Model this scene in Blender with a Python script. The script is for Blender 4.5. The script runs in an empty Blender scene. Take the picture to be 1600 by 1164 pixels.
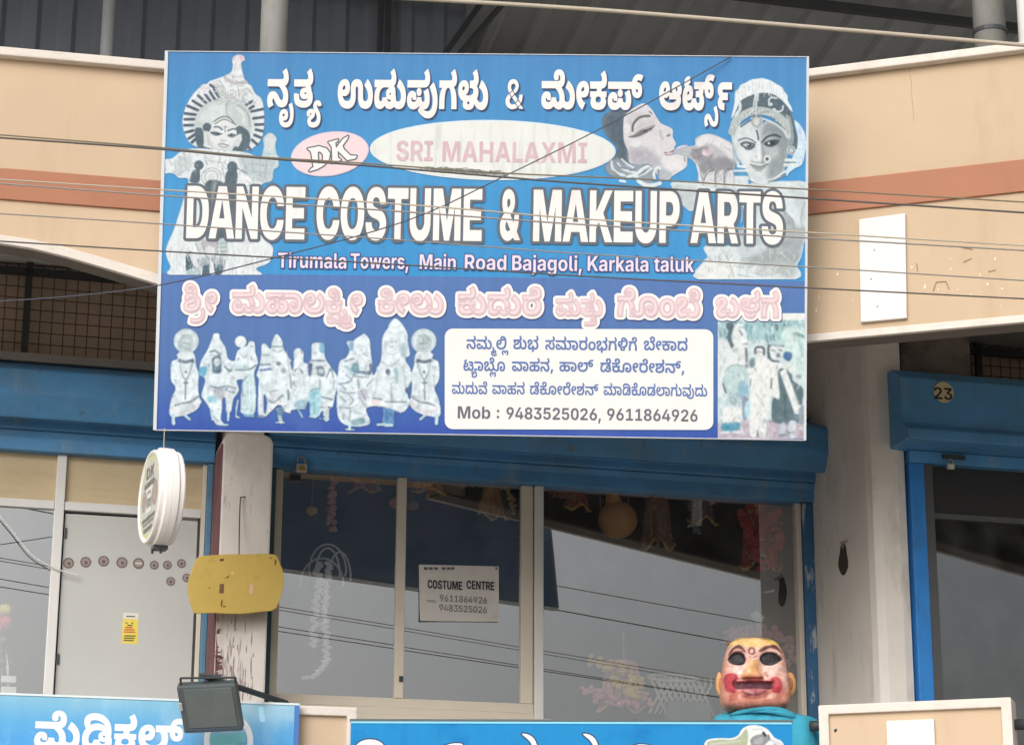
import bpy, bmesh, math, random
import numpy as np
from mathutils import Vector, Matrix

# ------------------------------------------------------------------ camera, sky, sun, exposure
scene = bpy.context.scene
COL = scene.collection
F_PX = 3676.0                     # focal length in pixels of the 1600 px wide photograph
CAM = np.array([0.0, 0.0, 1.6])
PITCH = math.radians(16.5)
ROLL = 0.0046
cam_d = bpy.data.cameras.new('camera')
cam_d.sensor_width = 36.0
cam_d.lens = 36.0 * F_PX / 1600.0
cam_d.clip_start = 0.1
cam_d.clip_end = 2000.0
cam_o = bpy.data.objects.new('camera', cam_d)
COL.objects.link(cam_o)
CAM_R = Matrix.Rotation(math.pi / 2 + PITCH, 3, 'X') @ Matrix.Rotation(ROLL, 3, 'Z')
cam_o.matrix_world = Matrix.Translation(Vector(CAM)) @ CAM_R.to_4x4()
scene.camera = cam_o
RM = np.array(CAM_R)

SUN_ELEV, SUN_ROT = math.radians(30), math.radians(200)
world = bpy.data.worlds.new('World')
scene.world = world
world.use_nodes = True
wn = world.node_tree
bg = wn.nodes['Background']
sky = wn.nodes.new('ShaderNodeTexSky')
sky.sky_type = 'NISHITA'
sky.sun_disc = False
sky.sun_elevation = SUN_ELEV
sky.sun_rotation = SUN_ROT
sky.air_density = 1.0
sky.dust_density = 7.0
sky.ozone_density = 1.0
hs = wn.nodes.new('ShaderNodeHueSaturation')       # overcast: the blue washed out of the sky
hs.inputs['Saturation'].default_value = 0.3
wn.links.new(sky.outputs['Color'], hs.inputs['Color'])
wn.links.new(hs.outputs['Color'], bg.inputs['Color'])
bg.inputs['Strength'].default_value = 0.12

sun_d = bpy.data.lights.new('sun', 'SUN')
sun_d.energy = 1.0
sun_d.angle = math.radians(60)
sun_d.color = (1.0, 0.99, 0.975)
sun_o = bpy.data.objects.new('sun', sun_d)
COL.objects.link(sun_o)
_az = SUN_ROT
sun_dir = Vector((math.sin(_az) * math.cos(SUN_ELEV), math.cos(_az) * math.cos(SUN_ELEV), math.sin(SUN_ELEV)))
sun_o.rotation_euler = sun_dir.to_track_quat('Z', 'Y').to_euler()
sun_o.location = (0, -5, 20)

scene.view_settings.view_transform = 'Standard'
scene.view_settings.look = 'None'
scene.view_settings.gamma = 1.0
scene.view_settings.exposure = 0.2
scene.cycles.max_bounces = 9
scene.cycles.diffuse_bounces = 6
scene.cycles.transparent_max_bounces = 12


# ------------------------------------------------------------------ helpers: frames
def ray(px, py):
    d = RM @ np.array([(px - 800.0) / F_PX, -(py - 582.0) / F_PX, -1.0])
    return d


class Frame:
    """a wall's own axes: x along it, y into it, z up"""
    def __init__(s, o, X, Y, Z):
        s.o, s.X, s.Y, s.Z = [np.array(v, float) for v in (o, X, Y, Z)]

    def w(s, x, y, z):
        return s.o + s.X * x + s.Y * y + s.Z * z

    def px(s, px, py, off=0.0):
        d = ray(px, py)
        t = ((s.o + s.Y * off - CAM) @ s.Y) / (d @ s.Y)
        p = CAM + d * t - s.o
        return float(p @ s.X), float(p @ s.Z)

    def wpx(s, px, py, off=0.0):
        x, z = s.px(px, py, off)
        return s.w(x, off, z)

    def at(s, px, py, off=0.0):
        return Frame(s.wpx(px, py, off), s.X, s.Y, s.Z)

    def mat(s):
        m = Matrix.Identity(4)
        for i, v in enumerate((s.X, s.Y, s.Z, s.o)):
            for k in range(3):
                m[k][i] = v[k]
        return m

    def turned(s, deg):
        a = math.radians(deg)
        return Frame(s.o, s.X * math.cos(a) + s.Y * math.sin(a), s.Y * math.cos(a) - s.X * math.sin(a), s.Z)


def wall_frame(px, py, depth, yaw):
    d = ray(px, py)
    p = CAM + d * (depth / d[1])
    a = math.radians(yaw)
    return Frame((p[0], p[1], 0.0), (math.cos(a), math.sin(a), 0), (-math.sin(a), math.cos(a), 0), (0, 0, 1))


def project(p):
    q = RM.T @ (np.array(p) - CAM)
    return np.array([800 + F_PX * q[0] / -q[2], 582 - F_PX * q[1] / -q[2]])


def fit_rect(corners, W, depth, H=None, tilt=0.0, iters=60):
    """pose of a flat rectangle W wide whose corners (TL TR BR BL) are seen at these places"""
    c = np.array(corners, float)
    m = c.mean(0)
    d = ray(*m)
    p0 = CAM + d * (depth / np.linalg.norm(d))
    H0 = W * np.linalg.norm(c[3] - c[0]) / np.linalg.norm(c[1] - c[0])
    v = np.array([*p0, tilt, 0.0, 0.0, H or H0])
    free = 6 if H else 7

    def axes(r):
        R = np.array(Matrix.Rotation(r[2], 3, 'Z') @ Matrix.Rotation(r[0], 3, 'X') @ Matrix.Rotation(r[1], 3, 'Y'))
        return R[:, 0], R[:, 1], R[:, 2]

    def f(v):
        X, Y, Z = axes(v[3:6])
        o, H = v[:3], v[6]
        return np.concatenate([project(o + X * a * W / 2 + Z * b * H / 2) for a, b in ((-1, 1), (1, 1), (1, -1), (-1, -1))]) - c.ravel()
    for _ in range(iters):
        r = f(v)
        J = np.array([(f(v + np.eye(7)[i] * 1e-5) - r) / 1e-5 for i in range(free)]).T
        L = 1e-3 * np.eye(free) * np.diag(J.T @ J).mean() * 1e-3
        v[:free] -= np.linalg.solve(J.T @ J + L, J.T @ r)
    X, Y, Z = axes(v[3:6])
    return Frame(v[:3], X, Y, Z), v[6], float(np.abs(f(v)).max())


# ------------------------------------------------------------------ helpers: meshes and objects
ROOTS = {}


class MB:
    def __init__(s):
        s.v, s.f = [], []

    def add(s, verts, faces):
        n = len(s.v)
        s.v += [tuple(map(float, p)) for p in verts]
        s.f += [tuple(i + n for i in f) for f in faces]
        return s

    def box(s, F, x0, x1, y0, y1, z0, z1):
        x0, x1 = sorted((x0, x1)); y0, y1 = sorted((y0, y1)); z0, z1 = sorted((z0, z1))
        P = [F.w(x, y, z) for z in (z0, z1) for y in (y0, y1) for x in (x0, x1)]
        return s.add(P, [(0, 2, 3, 1), (4, 5, 7, 6), (0, 1, 5, 4), (2, 6, 7, 3), (0, 4, 6, 2), (1, 3, 7, 5)])

    def prism(s, F, pts, y0, y1):
        """outline in (x, z), pushed from y0 (front) to y1"""
        a = sum(p[0] * q[1] - q[0] * p[1] for p, q in zip(pts, pts[1:] + pts[:1]))
        if a < 0:
            pts = pts[::-1]
        n = len(pts)
        V = [F.w(x, y0, z) for x, z in pts] + [F.w(x, y1, z) for x, z in pts]
        return s.add(V, [tuple(range(n)), tuple(range(2 * n - 1, n - 1, -1))] + [(i, i + n, (i + 1) % n + n, (i + 1) % n) for i in range(n)])

    def profile(s, F, pts, x0, x1):
        """outline in (y, z), pushed along x"""
        a = sum(p[0] * q[1] - q[0] * p[1] for p, q in zip(pts, pts[1:] + pts[:1]))
        if a < 0:
            pts = pts[::-1]
        n = len(pts)
        V = [F.w(x0, y, z) for y, z in pts] + [F.w(x1, y, z) for y, z in pts]
        return s.add(V, [tuple(range(n - 1, -1, -1)), tuple(range(n, 2 * n))] + [(i, (i + 1) % n, (i + 1) % n + n, i + n) for i in range(n)])

    def sheet(s, F, x0, x1, z0, z1, y=0.0):
        return s.add([F.w(x0, y, z0), F.w(x1, y, z0), F.w(x1, y, z1), F.w(x0, y, z1)], [(0, 1, 2, 3)])

    def tube(s, pts, r, n=8, cap=True):
        P = [np.array(p, float) for p in pts]
        rs = r if isinstance(r, (list, tuple)) else [r] * len(P)
        N = len(s.v)
        up = np.array([0.0, 0.0, 1.0])
        u = None
        for i, p in enumerate(P):
            t = P[min(i + 1, len(P) - 1)] - P[max(i - 1, 0)]
            t = t / (np.linalg.norm(t) + 1e-12)
            if u is None:
                u = np.cross(t, up if abs(t[2]) < 0.9 else np.array([1.0, 0, 0]))
            u = u - t * (u @ t)
            u = u / np.linalg.norm(u)
            w = np.cross(t, u)
            for k in range(n):
                a = 2 * math.pi * k / n
                s.v.append(tuple(p + (u * math.cos(a) + w * math.sin(a)) * rs[i]))
        for i in range(len(P) - 1):
            for k in range(n):
                a, b = N + i * n + k, N + i * n + (k + 1) % n
                s.f.append((a, b, b + n, a + n))
        if cap:
            s.f.append(tuple(N + k for k in range(n))[::-1])
            s.f.append(tuple(N + (len(P) - 1) * n + k for k in range(n)))
        return s

    def lathe(s, F, prof, n=40, axis='z'):
        """profile of (radius, height) turned round the frame's own z (or y) axis"""
        N = len(s.v)
        for r, h in prof:
            for k in range(n):
                a = 2 * math.pi * k / n
                c, d = r * math.cos(a), r * math.sin(a)
                s.v.append(tuple(F.w(c, d, h) if axis == 'z' else F.w(c, h, d)))
        for i in range(len(prof) - 1):
            for k in range(n):
                a, b = N + i * n + k, N + i * n + (k + 1) % n
                s.f.append((a, b, b + n, a + n))
        s.f.append(tuple(N + k for k in range(n))[::-1])
        s.f.append(tuple(N + (len(prof) - 1) * n + k for k in range(n)))
        return s

    def ellipsoid(s, F, c, r, nu=16, nv=10, f=None):
        N = len(s.v)
        for j in range(nv + 1):
            p = -math.pi / 2 + math.pi * j / nv
            for i in range(nu):
                t = 2 * math.pi * i / nu
                k = f(t, p) if f else 1.0
                s.v.append(tuple(F.w(c[0] + r[0] * k * math.cos(p) * math.cos(t), c[1] + r[1] * k * math.cos(p) * math.sin(t), c[2] + r[2] * k * math.sin(p))))
        for j in range(nv):
            for i in range(nu):
                a, b = N + j * nu + i, N + j * nu + (i + 1) % nu
                s.f.append((a, b, b + nu, a + nu))
        return s


def finish_mesh(me, bevel, smooth):
    bm = bmesh.new()
    bm.from_mesh(me)
    bmesh.ops.recalc_face_normals(bm, faces=bm.faces)
    if bevel:
        ed = [e for e in bm.edges if len(e.link_faces) == 2 and e.calc_face_angle(0) > 0.5]
        bmesh.ops.bevel(bm, geom=ed, offset=bevel, segments=2, affect='EDGES', profile=0.6, clamp_overlap=True)
    if smooth:
        for f in bm.faces:
            f.smooth = True
    bm.to_mesh(me)
    bm.free()


def link(o, parent, inv):
    COL.objects.link(o)
    if parent is not None:
        o.parent = parent
        ROOTS[o.name] = inv
    return o


def obj(name, mb, m, parent=None, bevel=0.0, smooth=False, base=None):
    """one mesh object out of world-space geometry; a child is written in its thing's own space"""
    if parent is not None:
        inv = ROOTS[parent.name]
    else:
        B0 = base.mat() if isinstance(base, Frame) else Matrix.Translation(Vector(base if base is not None else np.mean(np.array(mb.v), axis=0)))
        inv = B0.inverted()
    me = bpy.data.meshes.new(name)
    me.from_pydata([tuple(inv @ Vector(v)) for v in mb.v], [], mb.f)
    finish_mesh(me, bevel, smooth)
    me.materials.append(m)
    o = bpy.data.objects.new(name, me)
    link(o, parent, inv)
    if parent is None:
        o.matrix_world = B0
        ROOTS[o.name] = inv
    return o


def tag(o, label, cat, group=None, kind=None):
    if label:
        o['label'] = label
    if cat:
        o['category'] = cat
    if group:
        o['group'] = group
    if kind:
        o['kind'] = kind
    return o


def thing(name, F, label, cat, group=None):
    o = bpy.data.objects.new(name, None)
    o.empty_display_size = 0.1
    COL.objects.link(o)
    o.matrix_world = F.mat()
    ROOTS[o.name] = F.mat().inverted()
    return tag(o, label, cat, group)


# ------------------------------------------------------------------ helpers: materials
def lin(c):
    if isinstance(c, (int, float)):
        c = (c, c, c)
    return tuple((v / 255 / 12.92) if v / 255 <= 0.04045 else ((v / 255 + 0.055) / 1.055) ** 2.4 for v in c)


MATS = {}
INK = 0.88            # the sign faces brighter light than its printed colours show; real ink is this much darker


def mat(name, c, rough=0.7, spec=0.35, metal=0.0, var=0.0, scale=3.0, dirt=None, dirt_amt=0.0, dirt_scale=(2, 2, 2), dirt_th=(0.5, 0.7), bump=0.0, bump_scale=60.0, fade=None):
    """painted surface: base colour (as seen, 0-255) varied by noise, with stains of their own colour"""
    if name in MATS:
        return MATS[name]
    m = bpy.data.materials.new(name)
    m.use_nodes = True
    nt = m.node_tree
    b = nt.nodes['Principled BSDF']
    b.inputs['Roughness'].default_value = rough
    b.inputs['Specular IOR Level'].default_value = spec
    b.inputs['Metallic'].default_value = metal
    N, Lk = nt.nodes.new, nt.links.new
    tc = N('ShaderNodeTexCoord')
    col = None
    rgb = N('ShaderNodeRGB')
    kk = INK if name.endswith('ink') else 1.0
    rgb.outputs[0].default_value = (*[v * kk for v in lin(c)], 1)
    col = rgb.outputs[0]
    if var:
        n = N('ShaderNodeTexNoise'); n.inputs['Scale'].default_value = scale; n.inputs['Detail'].default_value = 8; n.inputs['Roughness'].default_value = 0.6
        Lk(tc.outputs['Object'], n.inputs['Vector'])
        mr = N('ShaderNodeMapRange'); mr.inputs['From Min'].default_value = 0.3; mr.inputs['From Max'].default_value = 0.7
        mr.inputs['To Min'].default_value = 1 - var; mr.inputs['To Max'].default_value = 1 + var
        Lk(n.outputs['Fac'], mr.inputs['Value'])
        mx = N('ShaderNodeMix'); mx.data_type = 'RGBA'; mx.blend_type = 'MULTIPLY'; mx.inputs['Factor'].default_value = 1
        Lk(col, mx.inputs['A']); Lk(mr.outputs['Result'], mx.inputs['B'])
        col = mx.outputs['Result']
    for dc, da, ds, dth in ([(dirt, dirt_amt, dirt_scale, dirt_th)] if dirt is not None else []) + (fade or []):
        mp = N('ShaderNodeMapping'); mp.inputs['Scale'].default_value = ds
        Lk(tc.outputs['Object'], mp.inputs['Vector'])
        n = N('ShaderNodeTexNoise'); n.inputs['Scale'].default_value = 1.0; n.inputs['Detail'].default_value = 10; n.inputs['Roughness'].default_value = 0.65
        Lk(mp.outputs['Vector'], n.inputs['Vector'])
        mr = N('ShaderNodeMapRange'); mr.inputs['From Min'].default_value = dth[0]; mr.inputs['From Max'].default_value = dth[1]; mr.inputs['To Max'].default_value = da
        Lk(n.outputs['Fac'], mr.inputs['Value'])
        mx = N('ShaderNodeMix'); mx.data_type = 'RGBA'
        Lk(mr.outputs['Result'], mx.inputs['Factor']); Lk(col, mx.inputs['A']); mx.inputs['B'].default_value = (*[v * kk for v in lin(dc)], 1)
        col = mx.outputs['Result']
    Lk(col, b.inputs['Base Color'])
    if bump:
        n = N('ShaderNodeTexNoise'); n.inputs['Scale'].default_value = bump_scale; n.inputs['Detail'].default_value = 6
        Lk(tc.outputs['Object'], n.inputs['Vector'])
        bp = N('ShaderNodeBump'); bp.inputs['Strength'].default_value = bump; bp.inputs['Distance'].default_value = 0.01
        Lk(n.outputs['Fac'], bp.inputs['Height']); Lk(bp.outputs['Normal'], b.inputs['Normal'])
    MATS[name] = m
    return m


def print_mat(name, rough=0.6, spec=0.05):
    """ink printed or painted on: the colour is carried by the mesh"""
    if name in MATS:
        return MATS[name]
    m = bpy.data.materials.new(name)
    m.use_nodes = True
    nt = m.node_tree
    b = nt.nodes['Principled BSDF']
    b.inputs['Roughness'].default_value = rough
    b.inputs['Specular IOR Level'].default_value = spec
    a = nt.nodes.new('ShaderNodeVertexColor')
    a.layer_name = 'ink'
    nt.links.new(a.outputs['Color'], b.inputs['Base Color'])
    MATS[name] = m
    return m


def grade_mat(name, z_cols, axis='Z', rough=0.6, streak=0.06, blotch=None, k=1.0):
    """printed colour gradient along the object's own height, with faint rain streaks"""
    m = bpy.data.materials.new(name)
    m.use_nodes = True
    nt = m.node_tree
    N, Lk = nt.nodes.new, nt.links.new
    b = nt.nodes['Principled BSDF']
    b.inputs['Roughness'].default_value = rough
    b.inputs['Specular IOR Level'].default_value = 0.06
    tc = N('ShaderNodeTexCoord')
    sp = N('ShaderNodeSeparateXYZ')
    Lk(tc.outputs['Object'], sp.inputs[0])
    mr = N('ShaderNodeMapRange'); mr.inputs['From Min'].default_value = z_cols[0][0]; mr.inputs['From Max'].default_value = z_cols[-1][0]
    Lk(sp.outputs[axis], mr.inputs['Value'])
    cr = N('ShaderNodeValToRGB')
    e = cr.color_ramp.elements
    z0, z1 = z_cols[0][0], z_cols[-1][0]
    while len(e) < len(z_cols):
        e.new(0.5)
    for i, (z, c) in enumerate(z_cols):
        e[i].position = (z - z0) / (z1 - z0)
        e[i].color = (*[v * k for v in lin(c)], 1)
    Lk(mr.outputs['Result'], cr.inputs['Fac'])
    mp = N('ShaderNodeMapping'); mp.inputs['Scale'].default_value = (9, 1, 0.5)
    Lk(tc.outputs['Object'], mp.inputs['Vector'])
    n = N('ShaderNodeTexNoise'); n.inputs['Scale'].default_value = 3; n.inputs['Detail'].default_value = 7
    Lk(mp.outputs['Vector'], n.inputs['Vector'])
    m2 = N('ShaderNodeMapRange'); m2.inputs['From Min'].default_value = 0.3; m2.inputs['From Max'].default_value = 0.7
    m2.inputs['To Min'].default_value = 1 - streak; m2.inputs['To Max'].default_value = 1 + streak
    Lk(n.outputs['Fac'], m2.inputs['Value'])
    mx = N('ShaderNodeMix'); mx.data_type = 'RGBA'; mx.blend_type = 'MULTIPLY'; mx.inputs['Factor'].default_value = 1
    Lk(cr.outputs['Color'], mx.inputs['A']); Lk(m2.outputs['Result'], mx.inputs['B'])
    col = mx.outputs['Result']
    if blotch:
        bc, ba, bs, th = blotch
        n2 = N('ShaderNodeTexNoise'); n2.inputs['Scale'].default_value = bs; n2.inputs['Detail'].default_value = 9; n2.inputs['Roughness'].default_value = 0.6
        Lk(tc.outputs['Object'], n2.inputs['Vector'])
        m3 = N('ShaderNodeMapRange'); m3.inputs['From Min'].default_value = th[0]; m3.inputs['From Max'].default_value = th[1]; m3.inputs['To Max'].default_value = ba
        Lk(n2.outputs['Fac'], m3.inputs['Value'])
        my = N('ShaderNodeMix'); my.data_type = 'RGBA'
        Lk(m3.outputs['Result'], my.inputs['Factor']); Lk(col, my.inputs['A']); my.inputs['B'].default_value = (*[v * k for v in lin(bc)], 1)
        col = my.outputs['Result']
    Lk(col, b.inputs['Base Color'])
    return m


def glass_mat(name, refl=0.2, tint=(0.5, 0.53, 0.55)):
    m = bpy.data.materials.new(name)
    m.use_nodes = True
    nt = m.node_tree
    nt.nodes.remove(nt.nodes['Principled BSDF'])
    out = nt.nodes['Material Output']
    N, Lk = nt.nodes.new, nt.links.new
    t = N('ShaderNodeBsdfTransparent'); t.inputs['Color'].default_value = (*tint, 1)
    g = N('ShaderNodeBsdfGlossy'); g.inputs['Roughness'].default_value = 0.0; g.inputs['Color'].default_value = (0.95, 0.98, 1, 1)
    d = N('ShaderNodeBsdfDiffuse'); d.inputs['Color'].default_value = (0.35, 0.37, 0.38, 1)
    tc = N('ShaderNodeTexCoord')
    n = N('ShaderNodeTexNoise'); n.inputs['Scale'].default_value = 7; n.inputs['Detail'].default_value = 8
    Lk(tc.outputs['Object'], n.inputs['Vector'])
    mr = N('ShaderNodeMapRange'); mr.inputs['From Min'].default_value = 0.35; mr.inputs['From Max'].default_value = 0.8; mr.inputs['To Max'].default_value = 0.12
    Lk(n.outputs['Fac'], mr.inputs['Value'])
    m1 = N('ShaderNodeMixShader'); m1.inputs['Fac'].default_value = refl
    Lk(t.outputs[0], m1.inputs[1]); Lk(g.outputs[0], m1.inputs[2])
    m2 = N('ShaderNodeMixShader')                                   # a film of dust
    Lk(mr.outputs['Result'], m2.inputs['Fac']); Lk(m1.outputs[0], m2.inputs[1]); Lk(d.outputs[0], m2.inputs[2])
    Lk(m2.outputs[0], out.inputs['Surface'])
    return m


# ------------------------------------------------------------------ helpers: painted pictures (ink on a fine mesh)
def spline(pts, k=4, closed=True):
    n = len(pts)
    P = np.array(pts, float)
    out = []
    for i in range(n if closed else n - 1):
        if closed:
            a, b, c, d = P[(i - 1) % n], P[i], P[(i + 1) % n], P[(i + 2) % n]
        else:
            a, b, c, d = P[max(i - 1, 0)], P[i], P[i + 1], P[min(i + 2, n - 1)]
        for t in np.arange(k) / k:
            out.append(0.5 * (2 * b + (c - a) * t + (2 * a - 5 * b + 4 * c - d) * t * t + (3 * b - a - 3 * c + d) * t ** 3))
    if not closed:
        out.append(P[-1])
    return np.array(out)


class Pic:
    """a small picture covering photo pixels x0..x1, y0..y1; shapes come in crop pixels set by crop()"""
    def __init__(s, x0, y0, x1, y1, bg, res=1.0):
        s.x0, s.y0, s.x1, s.y1, s.res = x0, y0, x1, y1, res
        s.h, s.w = int((y1 - y0) * res) + 1, int((x1 - x0) * res) + 1
        s.c = np.zeros((s.h, s.w, 3)) + np.array(bg, float)
        s.a = np.zeros((s.h, s.w))
        s.crop(0, 0, 1)
        s.solid = True

    def crop(s, ox, oy, k):
        s.ox, s.oy, s.k = ox, oy, k
        return s

    def _m(s, pts):
        P = np.array(pts, float)
        return np.stack([(P[:, 0] / s.k + s.ox - s.x0) * s.res, (P[:, 1] / s.k + s.oy - s.y0) * s.res], 1)

    def _box(s, P, pad):
        a = np.maximum(np.floor(P.min(0) - pad).astype(int), 0)
        b = np.minimum(np.ceil(P.max(0) + pad).astype(int) + 1, [s.w, s.h])
        return a, b

    def _dist(s, P, a, b, closed):
        yy, xx = np.mgrid[a[1]:b[1], a[0]:b[0]].astype(float)
        d = np.full(xx.shape, 1e9)
        ins = np.zeros(xx.shape, bool)
        n = len(P)
        for i in range(n if closed else n - 1):
            p, q = P[i], P[(i + 1) % n]
            e = q - p
            L = e @ e + 1e-12
            t = np.clip(((xx - p[0]) * e[0] + (yy - p[1]) * e[1]) / L, 0, 1)
            d = np.minimum(d, (xx - p[0] - t * e[0]) ** 2 + (yy - p[1] - t * e[1]) ** 2)
            if closed and p[1] != q[1]:
                c = (p[1] > yy) != (q[1] > yy)
                ins ^= c & (xx < (q[0] - p[0]) * (yy - p[1]) / (q[1] - p[1]) + p[0])
        d = np.sqrt(d)
        return np.where(ins, -d, d) if closed else d

    def _put(s, cov, a, b, col, al):
        sl = (slice(a[1], b[1]), slice(a[0], b[0]))
        cov = cov * al
        s.c[sl] = s.c[sl] * (1 - cov[..., None]) + np.array(lin3(col), float) * cov[..., None]
        if s.solid:
            s.a[sl] = np.maximum(s.a[sl], cov)

    def poly(s, pts, col, soft=0.8, al=1.0, sm=True):
        """soft is in photo pixels"""
        P = s._m(pts)
        if sm:
            P = spline(P)
        sf = soft * s.res
        a, b = s._box(P, sf + 1)
        if (b <= a).any():
            return s
        d = s._dist(P, a, b, True)
        s._put(np.clip(0.5 - d / (2 * sf), 0, 1), a, b, col, al)
        return s

    def line(s, pts, w, col, soft=0.6, al=1.0, sm=True, closed=False):
        P = s._m(pts)
        if sm and len(pts) > 2:
            P = spline(P, 4, closed)
        r = w / s.k * s.res / 2
        sf = soft * s.res
        a, b = s._box(P, r + sf + 1)
        if (b <= a).any():
            return s
        d = s._dist(P, a, b, closed)
        d = np.abs(d)
        s._put(np.clip(0.5 - (d - r) / (2 * sf), 0, 1), a, b, col, al)
        return s

    def ell(s, cx, cy, rx, ry, col, rot=0, soft=0.8, al=1.0):
        t = np.linspace(0, 2 * math.pi, 25)[:-1]
        r = math.radians(rot)
        return s.poly([(cx + rx * math.cos(u) * math.cos(r) - ry * math.sin(u) * math.sin(r), cy + rx * math.cos(u) * math.sin(r) + ry * math.sin(u) * math.cos(r)) for u in t], col, soft, al, False)

    def ring(s, cx, cy, rx, ry, w, col, soft=0.6, al=1.0):
        t = np.linspace(0, 2 * math.pi, 29)[:-1]
        return s.line([(cx + rx * math.cos(u), cy + ry * math.sin(u)) for u in t], w, col, soft, al, False, True)

    def erase(s, pts):
        P = spline(s._m(pts))
        a, b = s._box(P, 1)
        if (b > a).all():
            sl = (slice(a[1], b[1]), slice(a[0], b[0]))
            s.a[sl] = np.where(s._dist(P, a, b, True) < 0, 0, s.a[sl])
        return s

    def blur(s, f, r):
        for ax in (0, 1):
            n = int(r)
            c = np.cumsum(np.pad(f, [(n + 1, n) if i == ax else (0, 0) for i in range(2)], mode='edge'), ax)
            f = (np.take(c, range(2 * n + 1, c.shape[ax]), ax) - np.take(c, range(0, c.shape[ax] - 2 * n - 1), ax)) / (2 * n + 1)
        return f

    def rim(s, col, r=2, al=0.6, light=None):
        """darker print just inside the cut edge, so the figures keep a drawn outline"""
        m = (s.a > 0.5).astype(float)
        w = np.clip((1 - s.blur(m, r)) * 2.0, 0, 1) * al
        s.c = s.c * (1 - w[..., None]) + np.array(col, float) * w[..., None]
        return s

    def folds(s, n, seed, box, L=(3, 9), w=(0.7, 1.5), cols=((176, 188, 194), (150, 164, 172), (236, 242, 243)), slant=0.5, al=0.75):
        """short soft cloth folds, only where something light is printed already"""
        rs_ = np.random.RandomState(seed)
        keep = (s.ox, s.oy, s.k, s.solid)
        s.ox, s.oy, s.k, s.solid = 0, 0, 1, False
        for _ in range(n):
            x, y = rs_.uniform(box[0], box[2]), rs_.uniform(box[1], box[3])
            i, j = int((x - s.x0) * s.res), int((y - s.y0) * s.res)
            if not (0 <= i < s.w and 0 <= j < s.h) or s.a[j, i] < 0.5 or s.c[j, i].mean() < 168:
                continue
            l, d = rs_.uniform(*L), rs_.normal(0, slant)
            s.line([(x, y), (x + d * l * 0.4 + rs_.normal(0, 0.5), y + l * 0.5), (x + d * l, y + l)], rs_.uniform(*w), cols[rs_.randint(len(cols))], 0.55, al)
        s.ox, s.oy, s.k, s.solid = keep
        return s

    def soften(s, n=1):
        for _ in range(n):
            m = s.blur((s.a > 0.5).astype(float), 1) + 1e-6
            s.c = np.stack([s.blur(s.c[..., i] * (s.a > 0.5), 1) / m for i in range(3)], -1) * (s.a > 0.5)[..., None] + s.c * (s.a <= 0.5)[..., None]
        return s

    def mottle(s, amt, seed, sc):
        return s.grain(amt, seed, (sc, sc))

    def grain(s, amt, seed, scale=(3, 3)):
        r = np.random.RandomState(seed)
        h, w = int(s.h / scale[1]) + 3, int(s.w / scale[0]) + 3
        g = r.randn(h, w)
        yi, xi = np.mgrid[0:s.h, 0:s.w]
        y, x = yi / scale[1], xi / scale[0]
        y0, x0 = y.astype(int), x.astype(int)
        fy, fx = y - y0, x - x0
        v = g[y0, x0] * (1 - fy) * (1 - fx) + g[y0 + 1, x0] * fy * (1 - fx) + g[y0, x0 + 1] * (1 - fy) * fx + g[y0 + 1, x0 + 1] * fy * fx
        s.c = np.clip(s.c + v[..., None] * amt, 2, 250)
        return s

    def sample(s, px, py):
        x = np.clip((px - s.x0) * s.res, 0, s.w - 1.001)
        y = np.clip((py - s.y0) * s.res, 0, s.h - 1.001)
        x0, y0 = x.astype(int), y.astype(int)
        fx, fy = (x - x0)[..., None], (y - y0)[..., None]
        c = s.c
        return c[y0, x0] * (1 - fy) * (1 - fx) + c[y0 + 1, x0] * fy * (1 - fx) + c[y0, x0 + 1] * (1 - fy) * fx + c[y0 + 1, x0 + 1] * fy * fx


def lin3(c):
    return (c, c, c) if isinstance(c, (int, float)) else c


def to_lin(a):
    a = np.clip(a, 0, 255) / 255
    return np.where(a <= 0.04045, a / 12.92, ((a + 0.055) / 1.055) ** 2.4)


def ink_attr(me, cols):
    at = me.color_attributes.new('ink', 'FLOAT_COLOR', 'POINT')
    buf = np.ones((len(me.vertices), 4), np.float32)
    buf[:, :3] = cols
    at.data.foreach_set('color', buf.ravel())


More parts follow.
